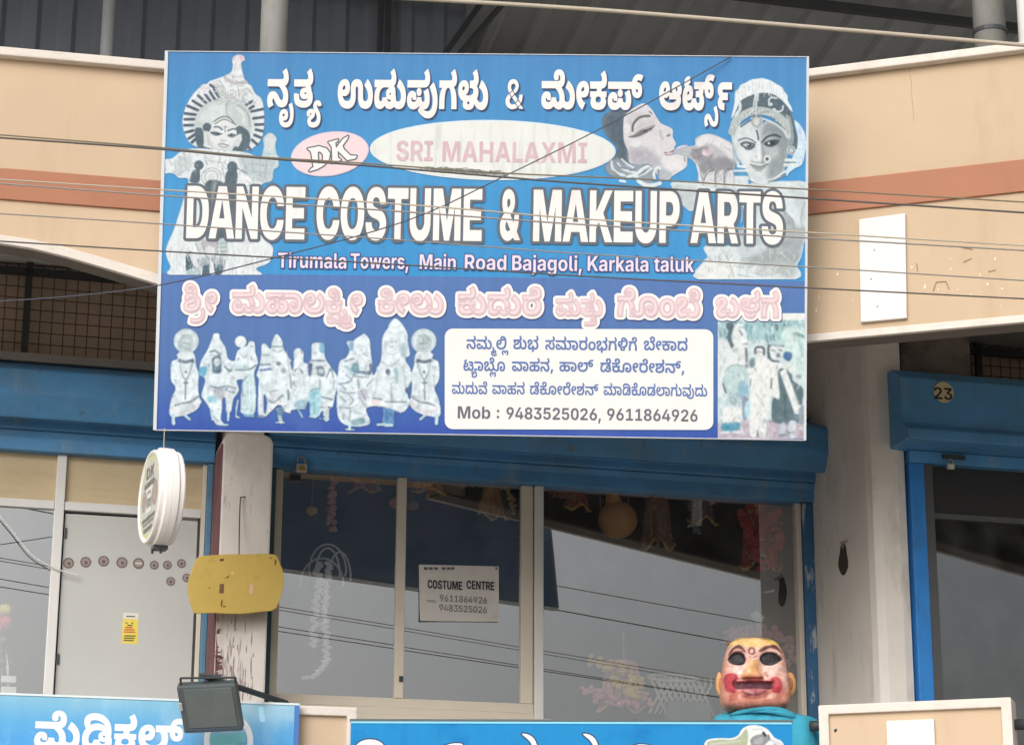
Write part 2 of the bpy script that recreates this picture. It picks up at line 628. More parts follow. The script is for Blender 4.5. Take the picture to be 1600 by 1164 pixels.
def picture(name, pic, F, off, parent, thr=0.5, m=None, k=0.84):
    """lay a Pic on the plane y = off of frame F as an ink-carrying mesh"""
    inv = ROOTS[parent.name]
    keep = pic.a >= thr
    q = keep[:-1, :-1] | keep[1:, :-1] | keep[:-1, 1:] | keep[1:, 1:]
    n4 = keep[:-1, :-1].astype(int) + keep[1:, :-1] + keep[:-1, 1:] + keep[1:, 1:]
    q = n4 >= 2
    used = np.zeros_like(keep)
    used[:-1, :-1] |= q; used[1:, :-1] |= q; used[:-1, 1:] |= q; used[1:, 1:] |= q
    idx = -np.ones(keep.shape, int)
    idx[used] = np.arange(used.sum())
    ys, xs = np.nonzero(used)
    PX, PY = pic.x0 + xs / pic.res, pic.y0 + ys / pic.res
    D = (RM @ np.stack([(PX - 800) / F_PX, -(PY - 582) / F_PX, -np.ones(len(PX))])).T
    t = ((F.o + F.Y * off - CAM) @ F.Y) / (D @ F.Y)
    Wp = CAM + D * t[:, None]
    M = np.array(inv)
    V = Wp @ M[:3, :3].T + M[:3, 3]
    fy, fx = np.nonzero(q)
    faces = np.stack([idx[fy + 1, fx], idx[fy + 1, fx + 1], idx[fy, fx + 1], idx[fy, fx]], 1)
    me = bpy.data.meshes.new(name)
    me.vertices.add(len(V)); me.vertices.foreach_set('co', V.astype(np.float32).ravel())
    me.loops.add(faces.size); me.loops.foreach_set('vertex_index', faces.ravel().astype(np.int32))
    me.polygons.add(len(faces))
    me.polygons.foreach_set('loop_start', np.arange(0, faces.size, 4, dtype=np.int32))
    me.update(calc_edges=True)
    me.validate()
    ink_attr(me, to_lin(pic.c[ys, xs]) * k * np.array((0.95, 0.975, 1.03)))
    me.materials.append(m or print_mat('printed_ink'))
    return link(bpy.data.objects.new(name, me), parent, inv)


# ------------------------------------------------------------------ helpers: lettering
def glyph_polys(i):
    out = []
    for ct in GLYPHS[i].split('/'):
        if not ct:
            continue
        x = y = 0
        P = []
        for t in ct.split(','):
            on = t[0] != '~'
            a, b = t.lstrip('~').split()
            x += int(a)
            y += int(b)
            P.append((x, y, on))
        Q = []
        n = len(P)
        for k in range(n):
            Q.append(P[k])
            nx = P[(k + 1) % n]
            if not P[k][2] and not nx[2]:
                Q.append(((P[k][0] + nx[0]) / 2, (P[k][1] + nx[1]) / 2, True))
        R = []
        n = len(Q)
        for k in range(n):
            if Q[k][2]:
                R.append(Q[k][:2])
            else:
                a, b, c = Q[k - 1], Q[k], Q[(k + 1) % n]
                for u in (0.25, 0.5, 0.75):
                    R.append(((1 - u) ** 2 * a[0] + 2 * u * (1 - u) * b[0] + u * u * c[0], (1 - u) ** 2 * a[1] + 2 * u * (1 - u) * b[1] + u * u * c[1]))
        out.append(np.array(R, float))
    return out


def word_polys(key):
    return [p + np.array([x, 0.0]) for g, x in WORDS[key] for p in glyph_polys(g)]


def set_words(F, off, spec):
    """spec rows: word, left px, right px, baseline px, body-top px (all on the photograph) -> outlines in frame metres"""
    out = []
    for key, xl, xr, yb, yt in spec:
        P = word_polys(key)
        A = np.concatenate(P)
        lo, hi = A[:, 0].min(), A[:, 0].max()
        x0, z0 = F.px(xl, yb, off)
        x1, _ = F.px(xr, yb, off)
        _, z1 = F.px(xl, yt, off)
        body = 182.0 if ':' in key else 142.5
        sx, sz = (x1 - x0) / (hi - lo), (z1 - z0) / body
        out += [np.stack([(p[:, 0] - lo) * sx + x0, p[:, 1] * sz + z0], 1) for p in P]
    return out


def field(polys, h, margin):
    A = np.concatenate(polys)
    lo = A.min(0) - margin - 3 * h
    hi = A.max(0) + margin + 3 * h
    nx, ny = np.ceil((hi - lo) / h).astype(int) + 1
    d2 = np.full((ny, nx), (margin + 2 * h) ** 2)
    wnd = np.zeros((ny, nx + 1), int)
    for P in polys:
        G = (P - lo) / h
        n = len(G)
        for i in range(n):
            p, q = G[i], G[(i + 1) % n]
            pad = margin / h + 2
            a = np.maximum(np.floor(np.minimum(p, q) - pad).astype(int), 0)
            b = np.minimum(np.ceil(np.maximum(p, q) + pad).astype(int) + 1, [nx, ny])
            yy, xx = np.ogrid[a[1]:b[1], a[0]:b[0]]
            e = q - p
            L = e @ e + 1e-12
            t = np.clip(((xx - p[0]) * e[0] + (yy - p[1]) * e[1]) / L, 0, 1)
            dd = ((xx - p[0] - t * e[0]) ** 2 + (yy - p[1] - t * e[1]) ** 2) * h * h
            d2[a[1]:b[1], a[0]:b[0]] = np.minimum(d2[a[1]:b[1], a[0]:b[0]], dd)
            if p[1] != q[1]:
                s_ = 1 if q[1] > p[1] else -1
                y0, y1 = sorted((p[1], q[1]))
                r = np.arange(max(int(math.ceil(y0)), 0), min(int(math.ceil(y1)), ny))
                if len(r):
                    xc = p[0] + (r - p[1]) * e[0] / e[1]
                    np.add.at(wnd, (r, np.clip(np.ceil(xc).astype(int), 0, nx)), s_)
    ins = np.cumsum(wnd, 1)[:, :nx] != 0
    d = np.sqrt(d2)
    return np.where(ins, -d, d), lo


def loops_at(fld, lo, h, level):
    f = fld - level
    f[f == 0] = 1e-9
    n = f < 0
    code = n[:-1, :-1] * 1 + n[:-1, 1:] * 2 + n[1:, 1:] * 4 + n[1:, :-1] * 8
    ys, xs = np.nonzero((code > 0) & (code < 15))
    nxt = {}
    T = {1: [(3, 0)], 2: [(0, 1)], 3: [(3, 1)], 4: [(1, 2)], 5: [(3, 0), (1, 2)], 6: [(0, 2)], 7: [(3, 2)], 8: [(2, 3)], 9: [(2, 0)], 10: [(0, 1), (2, 3)], 11: [(2, 1)], 12: [(1, 3)], 13: [(1, 0)], 14: [(0, 3)]}

    def ek(y, x, e):
        return (y, x, 0) if e == 0 else (y, x + 1, 1) if e == 1 else (y + 1, x, 0) if e == 2 else (y, x, 1)
    for y, x in zip(ys.tolist(), xs.tolist()):
        for a, b in T[int(code[y, x])]:
            nxt[ek(y, x, a)] = ek(y, x, b)

    def pt(k):
        y, x, v = k
        a = f[y, x]
        b = f[y + 1, x] if v else f[y, x + 1]
        t = a / (a - b)
        return (lo[0] + (x + (0 if v else t)) * h, lo[1] + (y + (t if v else 0)) * h)
    out = []
    while nxt:
        k0, k = next(iter(nxt.items()))
        del nxt[k0]
        L = [pt(k0)]
        while k != k0 and k in nxt:
            L.append(pt(k))
            k = nxt.pop(k)
        if len(L) > 5:
            P = np.array(L)
            keep = [0]                                              # thin out straight runs
            for i in range(1, len(P) - 1):
                a, b, c = P[keep[-1]], P[i], P[i + 1]
                cr = abs((b[0] - a[0]) * (c[1] - a[1]) - (b[1] - a[1]) * (c[0] - a[0]))
                if cr > 0.03 * h * np.linalg.norm(c - a) or i - keep[-1] > 25:
                    keep.append(i)
            if len(keep) > 3:
                out.append(P[keep])
    return out


def flat_shape(name, loops, F, off, m, parent, thick=0.0):
    """closed loops (holes allowed) filled flat on the plane y = off of F"""
    cu = bpy.data.curves.new(name, 'CURVE')
    cu.dimensions = '2D'
    cu.fill_mode = 'FRONT'
    for L in loops:
        sp = cu.splines.new('POLY')
        sp.points.add(len(L) - 1)
        sp.points.foreach_set('co', np.concatenate([L, np.zeros((len(L), 1)), np.ones((len(L), 1))], 1).astype(np.float32).ravel())
        sp.use_cyclic_u = True
    t = bpy.data.objects.new('tmp', cu)
    me = bpy.data.meshes.new_from_object(t)
    bpy.data.objects.remove(t)
    bpy.data.curves.remove(cu)
    inv = np.array(ROOTS[parent.name])
    n = len(me.vertices)
    co = np.zeros(n * 3, np.float32)
    me.vertices.foreach_get('co', co)
    co = co.reshape(-1, 3)
    Wp = F.o + np.outer(co[:, 0], F.X) + np.outer(co[:, 1], F.Z) + F.Y * off
    V = Wp @ inv[:3, :3].T + inv[:3, 3]
    me.vertices.foreach_set('co', V.astype(np.float32).ravel())
    me.update()
    me.name = name
    me.materials.clear()
    me.materials.append(m)
    return link(bpy.data.objects.new(name, me), parent, ROOTS[parent.name])


def lettering(name, F, off, spec, m, parent, grow=0.0, outline=None, shadow=None, h=0.0015, inline=None):
    """words as flat shapes; outline = (metres, material), shadow = (dx, dz, grow, material), inline = (metres inwards, material)"""
    polys = set_words(F, off, spec)
    mg = max(abs(grow), outline[0] if outline else 0, shadow[2] if shadow else 0, abs(inline[0]) if inline else 0) + 2 * h
    fld, lo = field(polys, h, mg)
    o = flat_shape(name, loops_at(fld.copy(), lo, h, grow), F, off, m, parent)
    if outline:
        flat_shape('letter_outline', loops_at(fld.copy(), lo, h, outline[0]), F, off + 0.0015, outline[1], o)
    if shadow:
        flat_shape('letter_shadow', [l + np.array(shadow[:2]) for l in loops_at(fld.copy(), lo, h, shadow[2])], F, off + 0.003, shadow[3], o)
    if inline:
        flat_shape('letter_inline', loops_at(fld.copy(), lo, h, inline[0]), F, off - 0.0015, inline[1], o)
    return o


def px_loop(F, off, pts, sm=False, k=6):
    P = [F.px(x, y, off) for x, y in pts]
    return spline(P, k) if sm else np.array(P)


def ellipse_px(cx, cy, rx, ry, rot=0, n=72):
    r = math.radians(rot)
    return [(cx + rx * math.cos(u) * math.cos(r) - ry * math.sin(u) * math.sin(r), cy + rx * math.cos(u) * math.sin(r) + ry * math.sin(u) * math.cos(r)) for u in np.linspace(0, 2 * math.pi, n + 1)[:-1]]


def round_rect_px(x0, y0, x1, y1, r, dy=0.0):
    out = []
    for cx, cy, a0 in ((x1 - r, y0 + r, -90), (x1 - r, y1 - r, 0), (x0 + r, y1 - r, 90), (x0 + r, y0 + r, 180)):
        for k in range(9):
            a = math.radians(a0 + 90 * k / 8)
            X, Y = cx + r * math.cos(a), cy + r * math.sin(a)
            out.append((X, Y + dy * (X - x0)))
    return out
# ------------------------------------------------------------------ letter outlines (250 units to the em; ~ marks a curve handle)
GLYPHS = """
134 -3,~-13 0,~-20 7,~-17 15,-9 10,~-5 5,~-5 6,~-5 3,-2 0,~-4 0,~-5 -6,0 -5,~0 -6,~5 -11,5 -7,-38 -14,~-6 8,~-8 22,0 10,~0 13,~11 20,~21 11,16 0,~15 0,~23 -12,12 -14,~6 -7,~8 -8,~9 -4,4 0,~7 0,~8 9,~0 21,~-11 20,~-18 17,-13 6,-97 0,0 35,110 0,~13 0,~10 1,~6 4,~2 5,0 3,~0 7,~-6 12,-7 7,31 18,~13 -15,~8 -24,0 -11,~0 -8,~-5 -15,~-11 -11,~-15 -6,-11 -1,-5 0,11 5,~11 -8,~17 -18,~8 -23,0 -13,~0 -27,~-28 -26
-25 -106,~-18 0,~-25 13,~-13 23,~0 26,~10 20,~19 11,~25 0,~14 -9,~7 -13,0 -7,~0 -16,~-19 -13,-16 0,~-6 0,~-15 4,-3 2,2 19,~4 -2,~9 -3,~10 0,~8 4,0 5,~0 4,~-4 4,~-9 0,~-7 -4,~-5 -9,0 -9,0 -2,~0 -10,~15 -14,16 0,~11 0,~19 7,~12 18,0 17,~0 14,~-8 25,-7 11,24 10,~6 -9,~8 -19,~4 -20,0 -10,~0 -34,~-34 -34
92 -3,~-24 0,~-32 9,~-20 15,~-8 22,0 12,~0 3,~1 7,1 5,39 -5,~0 -1,~0 -3,0 -1,~0 -5,~2 -11,~9 -9,~17 -5,15 0,~11 0,~16 3,~9 7,~5 9,0 5,~0 4,~-3 8,-3 2,~-1 1,~-1 1,-1 1,~-4 2,~-9 3,-5 0,~-6 0,~-5 -4,~0 -5,~5 -3,~8 0,~8 4,~4 8,0 6,~0 8,~-6 10,~-9 7,-6 3,33 12,~11 -7,~13 -19,1 -12,~0 -1,~-1 -4,0 -1,-7 -7,~-4 -8,~-13 -13,~-18 -9,-15 0,~-20 0,~-18 16,0 12,~0 8,~8 13,~17 8,14 0,~10 0,~14 -4,9 -5,~1 0,~0 3,~1 3,1 0,~17 -6,~17 -24,~0 -28,~-11 -21,~-21 -13,~-29 -6/8 106,0 35,92 0,~12 0,~11 1,~5 4,~2 5,0 3,~0 7,~-6 12,-6 7,31 18,~12 -15,~9 -24,0 -11,~0 -8,~-5 -15,~-13 -13,~-24 -6,-19 0
2 -105,~-18 0,~-21 10,~-9 14,~0 15,~4 9,~10 8,10 5,~7 3,~4 4,~0 4,~-3 2,~-9 0,~-5 -2,~0 -4,~1 -3,1 -1,-22 -8,~-2 4,~-3 9,0 4,~0 9,~18 12,17 0,~13 0,~14 -6,~5 -11,~0 -11,~-3 -9,~-10 -8,-10 -5,~-6 -3,~-5 -5,~0 -5,~4 -4,~10 -2,8 0,~15 0,~15 8,~5 11,0 5,~0 7,~-7 13,~-10 11,~-10 11,~-7 13,0 7,~0 10,~10 12,~16 6,8 0,~14 0,~18 -13,2 -13,-25 -4,~-1 3,~-3 3,~-3 2,~-5 0,~-4 -3,~0 -6,~7 -9,~10 -10,~11 -13,~7 -17,0 -11,~0 -7,~-5 -16,~-13 -15,~-25 -10
266 -3,~-15 0,~-26 8,-10 9,~-4 5,~-7 13,~-4 18,0 13,0 17,~0 11,~-3 11,~-4 5,~-5 2,~-8 0,~-6 -5,~-3 -8,~0 -11,~1 -10,~1 -10,0 -6,~0 -22,~-20 -27,~-34 -13,-23 0,~-29 0,~-39 21,~-20 36,0 23,~0 22,~16 29,~29 15,18 0,~15 0,~20 -10,~11 -19,~0 -26,~-11 -18,~-21 -10,-15 0,~-11 0,~-17 6,~-13 9,-4 4,6 28,~2 -3,~8 -9,~11 -6,7 0,~11 0,~9 7,~0 12,~-6 6,-5 0,~-9 0,~-13 -17,0 -17,0 -3,~0 -7,~5 -15,~11 -14,~19 -8,14 0,~13 0,~16 7,~8 14,0 10,~0 6,~-1 11,~-1 12,0 7,~0 12,~12 20,~25 11,18 0,~11 0,~18 -4,~14 -10,~9 -12,~4 -19,0 -13,0 -19,~0 -11,~3 -11,~7 -8,~10 -3,6 0,~9 0,~11 6,~6 12,0 8,~0 11,~-9 19,~-17 17,-11 7,27 31,~16 -10,~23 -25,~12 -31,~0 -36,~-14 -29,~-30 -16
58 -3,~-23 0,~-26 29,0 27,~0 13,~8 23,~17 18,12 6,5 -7,-42 0,0 35,128 0,~13 0,~10 1,~6 4,~2 5,0 3,~0 7,~-6 12,-7 7,31 18,~13 -15,~8 -24,0 -11,~0 -8,~-5 -15,-5 -6,~-3 -2,~-8 -5,~-9 -3,-5 -1,1 9,~8 -2,~14 -10,~8 -16,0 -9,~0 -5,~-2 -8,-2 -3,~-1 -2,~-4 0,-2 -2,~-8 -7,~-17 -9,-13 0,~-9 0,~-17 6,~-10 12,0 10,~0 14,~19 13,16 0,~8 0,~13 -4,4 -3,~14 -6,~16 -25,~0 -32,~-16 -21,~-25 -11,-15 0,~-19 0,~-26 15,-10 14,19 2,~-10 -12,~-17 -14,~-19 -5/67 33,~9 0,~9 11,2 10,37 0,~1 -11,~12 -11,11 0,~6 0,~10 4,~6 10,~0 15,~-3 11,~-8 7,-5 0,~-4 0,~-4 -3,~0 -7,~5 -3,~7 0,~7 3,~3 7,~0 9,~-3 8,~-11 8,~-20 5,-16 0,-14 0,~-12 0,~-21 -8,~-13 -13,~-8 -18,~0 -23,~9 -11
23 -3,~-21 0,~-32 18,-16 17,22 25,~9 -11,~18 -13,~26 0,~14 14,~0 25,~-11 18,~-18 13,-12 6,22 35,~17 -8,~27 -24,~17 -32,0 -21,~0 -19,~-14 -28,~-28 -15
63 -3,~-18 0,~-25 12,~-13 21,~0 27,~12 19,~21 11,13 0,~19 0,~18 -16,0 -13,~0 -4,~-2 -8,-1 -3,-28 2,~0 1,~1 2,0 1,~0 4,~-4 4,~-8 0,~-5 -6,0 -4,~0 -7,~12 -8,~29 0,~14 13,2 11,37 0,~1 -12,~11 -11,8 0,~7 0,~7 5,~2 8,0 4,~0 9,~-7 18,-5 8,36 15,~9 -12,~9 -27,0 -15,~0 -17,~-13 -22,~-23 -10,~-27 0,~-20 7,~-15 12,-7 10,17 -1,~-8 -10,~-18 -12,~-23 -6/117 64,~-10 0,~-11 11,~0 17,~11 10,~19 0,~12 -10,~0 -17,~-12 -11/8 106,0 35,137 0,~12 0,~11 1,~5 4,~2 5,0 3,~0 7,~-6 12,-6 7,31 18,~13 -15,~8 -24,0 -11,~0 -8,~-5 -15,~-13 -13,~-23 -6,-20 0
-88 15,~8 -9,~18 -13,~23 -7,15 0,~17 0,~22 12,~10 23,0 15,~0 20,~-17 35,-15 17,35 23,~20 -23,~18 -46,0 -24,~0 -20,~-10 -31,~-22 -22,~-33 -12,-22 0,~-19 0,~-31 9,~-28 17,-14 13
90 106,~-8 0,~-12 -9,~-8 -14,-2 -10,~-2 -5,~-2 -16,~-1 -20,0 -12,0 -20,-44 0,0 29,~0 19,~7 33,~17 24,15 7,8 -6,-48 0,0 35,88 0,~13 0,~10 1,~6 4,~2 5,0 3,~0 7,~-6 12,-7 7,31 18,~13 -15,~9 -23,0 -12,~0 -9,~-7 -17,~-15 -12,-14 -2,4 2,~14 -10,~13 -25,~5 -29,0 -16,0 -30,-44 0,0 19,~0 14,~-1 21,~-2 15,-2 6,~-4 14,~-14 17
100 -3,~-14 0,~-22 6,~-13 13,0 9,~0 6,~6 10,6 5,9 -9,~-21 2,~-29 16,~-15 25,~0 29,~12 22,~24 12,17 0,~11 0,~19 -8,~11 -16,0 -13,~0 -10,~-9 -16,~-18 -9,~-26 0,~-20 6,-5 3,2 20,~5 -3,~12 -4,8 0,~9 0,~8 6,~0 10,~-5 6,-5 0,~-7 0,~-10 -11,0 -8,~0 -6,~4 -11,~13 -8,~24 -4,19 0,~25 0,~24 11,0 11,~0 6,~-9 9,-8 2,-18 0,0 35,7 0,~13 0,~10 1,~6 4,~2 5,0 3,~0 7,~-6 12,-7 7,32 18,~12 -15,~9 -24,0 -11,~0 -14,~-14 -19,-12 -5,-3 8,~8 -2,~13 -10,~7 -14,0 -9,~0 -10,~-9 -17,~-16 -12,~-22 -7,-13 -1,9 11,~5 -5,~6 -10,0 -7,~0 -13,~-25 -15/101 23,~6 0,~7 4,~0 7,~-7 5,~-12 0,~-7 -5,~0 -7,~6 -4
63 -3,~-18 0,~-25 12,~-13 21,~0 27,~12 19,~21 11,13 0,~19 0,~18 -16,0 -13,~0 -4,~-2 -8,-1 -3,-28 2,~0 1,~1 2,0 1,~0 4,~-4 4,~-8 0,~-5 -6,0 -4,~0 -7,~12 -8,~29 0,~15 13,1 12,37 0,~1 -13,~11 -11,~17 0,~7 11,~0 16,~-5 16,~-11 13,~-15 12,-10 5,47 6,~11 -7,~16 -19,~9 -23,0 -14,~0 -19,~-14 -23,~-23 -10,~-26 0,~-20 7,~-15 12,-7 10,17 -1,~-8 -10,~-18 -12,~-23 -6/8 106,0 35,134 0,~13 0,~13 2,~7 6,~2 7,0 4,~0 6,~-8 9,-9 0,~-6 0,~-10 -7,0 -7,~0 -1,~0 -3,0 -2,-12 15,~2 3,~6 2,3 0,~6 0,~9 -7,~0 -14,~-10 -7,~-20 0,~-11 11,0 11,~0 8,~10 15,~20 10,~33 0,~23 -13,~12 -21,~0 -27,~-9 -18,-7 -5,~-5 -4,~-15 -6,~-21 -2,-13 0/246 -3,~-20 0,~-31 17,-14 16,18 30,~9 -13,~19 -14,~26 0,~14 14,~0 25,~-11 18,~-19 13,-11 6,22 35,~17 -8,~27 -24,~16 -32,0 -21,~0 -19,~-13 -28,~-28 -15
119 101,~0 -13,~-11 -18,~-22 -10,~-32 0,~-22 12,-6 7,5 28,~3 -3,~7 -9,~11 -6,7 0,~11 0,~10 8,~0 11,~-6 6,~-11 0,~-10 -7,~-6 -13,0 -9,0 -7,~0 -12,~10 -18,~18 -13,10 -5,-22 -33,~-17 9,~-25 23,~-14 31,~0 40,~16 28,~28 15,19 0,~15 0,~22 -10,~12 -19
81 -3,~-24 0,~-29 11,~-13 18,0 10,~0 6,~3 11,~7 9,6 3,-2 -3,-20 0,0 28,54 0,~4 1,~5 6,~0 7,~-4 6,-4 2,23 3,16 -3,~3 -3,~3 -6,~0 -6,~-1 -5,-2 -2,49 0,0 -28,-22 0,-1 4,~7 -4,~8 -9,~4 -10,0 -6,~0 -11,~-13 -18,~-31 -11/82 32,~15 0,~12 10,0 7,~0 5,~-6 7,~-11 5,~-19 0,~-12 -5,~-5 -7,0 -5,~0 -8,~13 -9/9 106,0 35,77 0,~13 0,~10 1,~6 4,~2 5,0 3,~0 7,~-6 12,-7 7,32 18,~12 -15,~9 -24,0 -11,~0 -8,~-5 -15,~-13 -13,~-24 -6,-19 0
63 -3,~-18 0,~-25 12,~-13 21,~0 27,~12 19,~21 11,13 0,~19 0,~18 -16,0 -13,~0 -4,~-2 -8,-1 -3,-28 2,~0 1,~1 2,0 1,~0 4,~-4 4,~-8 0,~-5 -6,0 -4,~0 -7,~12 -8,~29 0,~14 13,2 11,37 0,~1 -12,~11 -11,8 0,~7 0,~7 5,~2 8,0 4,~0 9,~-7 18,-5 8,36 15,~9 -12,~9 -27,0 -15,~0 -17,~-13 -22,~-23 -10,~-27 0,~-20 7,~-15 12,-7 10,17 -1,~-8 -10,~-18 -12,~-23 -6/117 64,~-10 0,~-11 11,~0 17,~11 10,~19 0,~12 -10,~0 -17,~-12 -11/8 106,0 35,171 0,0 -35/271 59,~-22 0,~-27 27,0 26,0 5,~0 21,~16 28,~27 15,17 0,~14 0,~19 -5,7 -4,-17 -25,~-5 2,~-10 3,~-15 0,~-12 -7,~-7 -15,0 -12,0 -12,~0 -9,~7 -11,7 0,~4 0,~6 4,0 5,~0 3,~-2 4,~-4 2,~-8 2,-5 0,-84 0,0 35,81 0,~14 0,~21 -6,8 -7,~6 -5,~6 -15,0 -10,~0 -19,~-23 -20
124 -3,~-39 0,~-52 21,~-26 38,0 24,~0 20,~17 28,~28 15,18 0,~14 0,~20 -11,~10 -19,0 -12,~0 -13,~-11 -18,~-21 -10,-15 0,~-9 0,~-16 6,~-13 9,-4 4,6 28,~2 -3,~8 -8,~11 -7,7 0,~10 0,~10 8,~0 11,~-6 6,-5 0,~-9 0,~-12 -17,0 -16,0 -5,~0 -7,~7 -15,~18 -13,~30 -8,~44 0,~29 7,~14 11,0 7,~0 4,~-5 7,-5 2,~-2 1,~-7 2,-1 1,~-17 5,~-15 18,0 12,~0 17,~27 16,20 0,~18 0,~23 -10,~12 -18,0 -11,~0 -12,~-12 -20,-11 -7,~-8 -5,~-22 -7,-16 0,-56 0,0 31,65 0,~5 1,~10 4,~6 7,~0 11,~-7 7,~-13 0,~-5 -6,0 -3,~0 -6,~12 -8,13 -5,~4 -2,~5 -2,4 -2,~9 -6,~10 -15,0 -9,~0 -12,~-13 -19,~-26 -14,~-40 -8
70 -3,~-14 0,~-23 8,~-16 16,~-9 24,0 15,~0 19,~15 29,~28 16,19 0,~12 0,~19 -8,~11 -17,0 -13,~0 -11,~-9 -17,~-20 -10,-17 0,~-9 0,~-17 5,-6 4,3 26,~5 -4,~11 -4,~17 0,~7 7,~0 9,~-5 4,~-9 0,~-9 -6,~-6 -15,0 -13,0 -2,~0 -7,~4 -10,~7 -6,~9 -4,7 0,~15 0,~14 14,2 11,37 0,~2 -10,~11 -14,13 0,~8 0,~9 8,0 8,~0 5,~-6 9,~-10 6,-7 1,25 20,~14 -3,~17 -15,~9 -18,0 -10,~0 -21,~-27 -26,-27 0,~-11 0,~-21 6,~-18 13,-9 12,19 0,~-9 -12,~-18 -13,~-23 -6/52 105,~-15 5,~-12 18,~0 18,~10 14,~23 10,21 0,3 -33,~-8 -1,~-7 -4,~0 -7,~7 -5,6 -1/146 65,0 30,19 0,~7 0,~6 3,~0 7,~-6 6,-11 3,22 24,~11 -4,~14 -10,~8 -10,~3 -10,0 -4,~0 -7,~-5 -12,~-11 -9,-9 -3,~-5 -2,~-11 -2,-6 0/127 106,0 35,76 0,0 -35/284 59,~-23 0,~-26 27,0 26,0 5,~0 21,~15 28,~28 15,17 0,~13 0,~19 -5,8 -4,-17 -25,~-5 2,~-10 3,~-15 0,~-12 -7,~-7 -15,0 -12,0 -12,~0 -9,~7 -11,7 0,~4 0,~6 4,0 5,~0 3,~-2 4,~-4 2,~-8 2,-6 0,-83 0,0 35,81 0,~14 0,~20 -6,8 -7,~7 -5,~6 -15,0 -10,~0 -19,~-23 -20
4 -85,~-10 0,~-16 6,~-14 12,-7 9,~-6 8,~-6 5,~-7 0,~-5 -5,~0 -9,~4 -10,4 -7,-25 -10,~-4 7,~-6 17,0 7,~0 16,~20 18,16 0,~11 0,~17 -10,11 -13,~5 -7,~8 -7,~6 -3,~8 0,~7 4,~4 10,0 9,~0 14,~-11 24,-7 9,24 12,~5 -8,~10 -18,~6 -22,0 -11,~0 -16,~-10 -20,~-18 -11
148 106,-78 0,~-8 0,~-7 -1,~-4 -2,~-2 -4,~0 -5,~2 -4,~4 -2,~6 -1,6 0,38 0,0 -35,-35 0,~-4 0,~-6 0,~-3 -1,~-4 -1,~-3 -3,~0 -7,~5 -4,~7 -1,4 0,5 0,0 -35,-9 0,~-10 0,~-19 4,~-16 8,~-9 15,0 12,~0 7,~5 12,~11 11,8 3,0 -7,~-12 6,~-14 17,0 15,~0 8,~7 12,~11 10,~14 5,~20 3,14 0,76 0
78 -3,~-21 0,~-32 10,~-18 19,0 15,~0 14,~14 15,~23 10,14 3,~17 4,~17 8,~6 13,0 11,0 7,~0 8,~-4 17,~-8 14,~-13 9,-9 0,~-6 0,~-6 -4,~0 -10,~7 -4,6 0,~8 0,~8 10,1 7,28 -1,~-6 -22,~-24 -20,-18 0,~-13 0,~-20 8,~-12 15,0 12,~0 17,~25 20,21 0,~18 0,~27 -12,~18 -23,~9 -33,0 -19,~0 -4,~-2 -8,~-3 -7,-1 -4,~-4 -9,~-13 -15,~-22 -10,-16 -3,~-10 -3,~-12 -3,~-4 -4,~0 -6,~5 -4,~13 -3,11 0,~18 0,~24 8,~12 14,0 9,~0 12,~-11 15,-10 5,~-1 1,~-4 1,-2 1,~-6 2,~-13 2,-6 0,~-11 0,~-6 -4,~0 -4,~0 -3,1 -1,-40 -12,~-2 5,~-3 9,~0 12,~5 11,~12 10,~22 7,18 0,~9 0,~16 -3,7 -2,~1 0,~4 0,~4 0,2 -1,~18 -5,~25 -20,~13 -26,0 -15,~0 -19,~-21 -28,~-42 -16
36 -15,~0 -21,~-22 -29,~-40 -15,-27 0,~-13 0,~-23 3,-12 4,6 26,~9 -3,~19 -2,13 0,~31 0,~30 22,0 17,~0 9,~-5 14,-3 4,24 13,~8 -11,~5 -21
63 -3,~-18 0,~-25 12,~-13 21,~0 27,~12 19,~21 11,13 0,~19 0,~18 -16,0 -13,~0 -4,~-2 -8,-1 -3,-28 2,~0 1,~1 2,0 1,~0 4,~-4 4,~-8 0,~-5 -6,0 -4,~0 -7,~12 -8,~29 0,~15 13,1 12,37 0,~1 -13,~11 -11,~17 0,~7 11,~0 16,~-5 16,~-11 13,~-15 12,-10 5,47 6,~11 -8,~16 -18,~9 -23,0 -14,~0 -19,~-14 -23,~-23 -10,~-26 0,~-20 7,~-15 12,-7 10,17 -1,~-8 -10,~-18 -12,~-23 -6/8 106,0 35,137 0,~12 0,~11 1,~5 4,~2 5,0 3,~0 7,~-6 12,-6 7,31 18,~13 -15,~8 -24,0 -11,~0 -8,~-5 -15,~-13 -13,~-23 -6,-20 0/246 -3,~-21 0,~-32 18,-15 17,22 25,~9 -11,~18 -13,~26 0,~14 14,~0 25,~-11 18,~-19 13,-11 6,22 35,~17 -8,~27 -24,~16 -32,0 -21,~0 -19,~-13 -28,~-28 -15
65 -3,~-28 0,~-29 26,~0 44,~28 26,27 0,~11 0,~15 -5,~9 -8,4 -5,-8 -6,~0 2,~0 3,0 2,~0 5,~-3 11,~-8 9,~-14 6,-10 0,49 5,~5 -2,~10 -8,~6 -12,0 -7,~0 -4,~-1 -6,-2 -5,-4 10,~3 4,~10 7,~15 4,11 0,~25 0,~28 -26,0 -23,~0 -21,~-29 -26,-30 0,~-12 0,~-20 6,~-13 9,-5 7,11 0,~-5 -6,~-13 -10,~-19 -6/70 30,~10 0,~11 8,~0 15,~-11 8,-10 0,~-7 0,~-10 -4,~-4 -7,0 -5,~0 -8,~11 -7/151 30,~11 0,~10 8,0 7,~0 5,~-4 7,~-9 4,-7 0,~-11 0,~-11 -9,~0 -15,~11 -7/8 106,0 35,168 0,0 -35
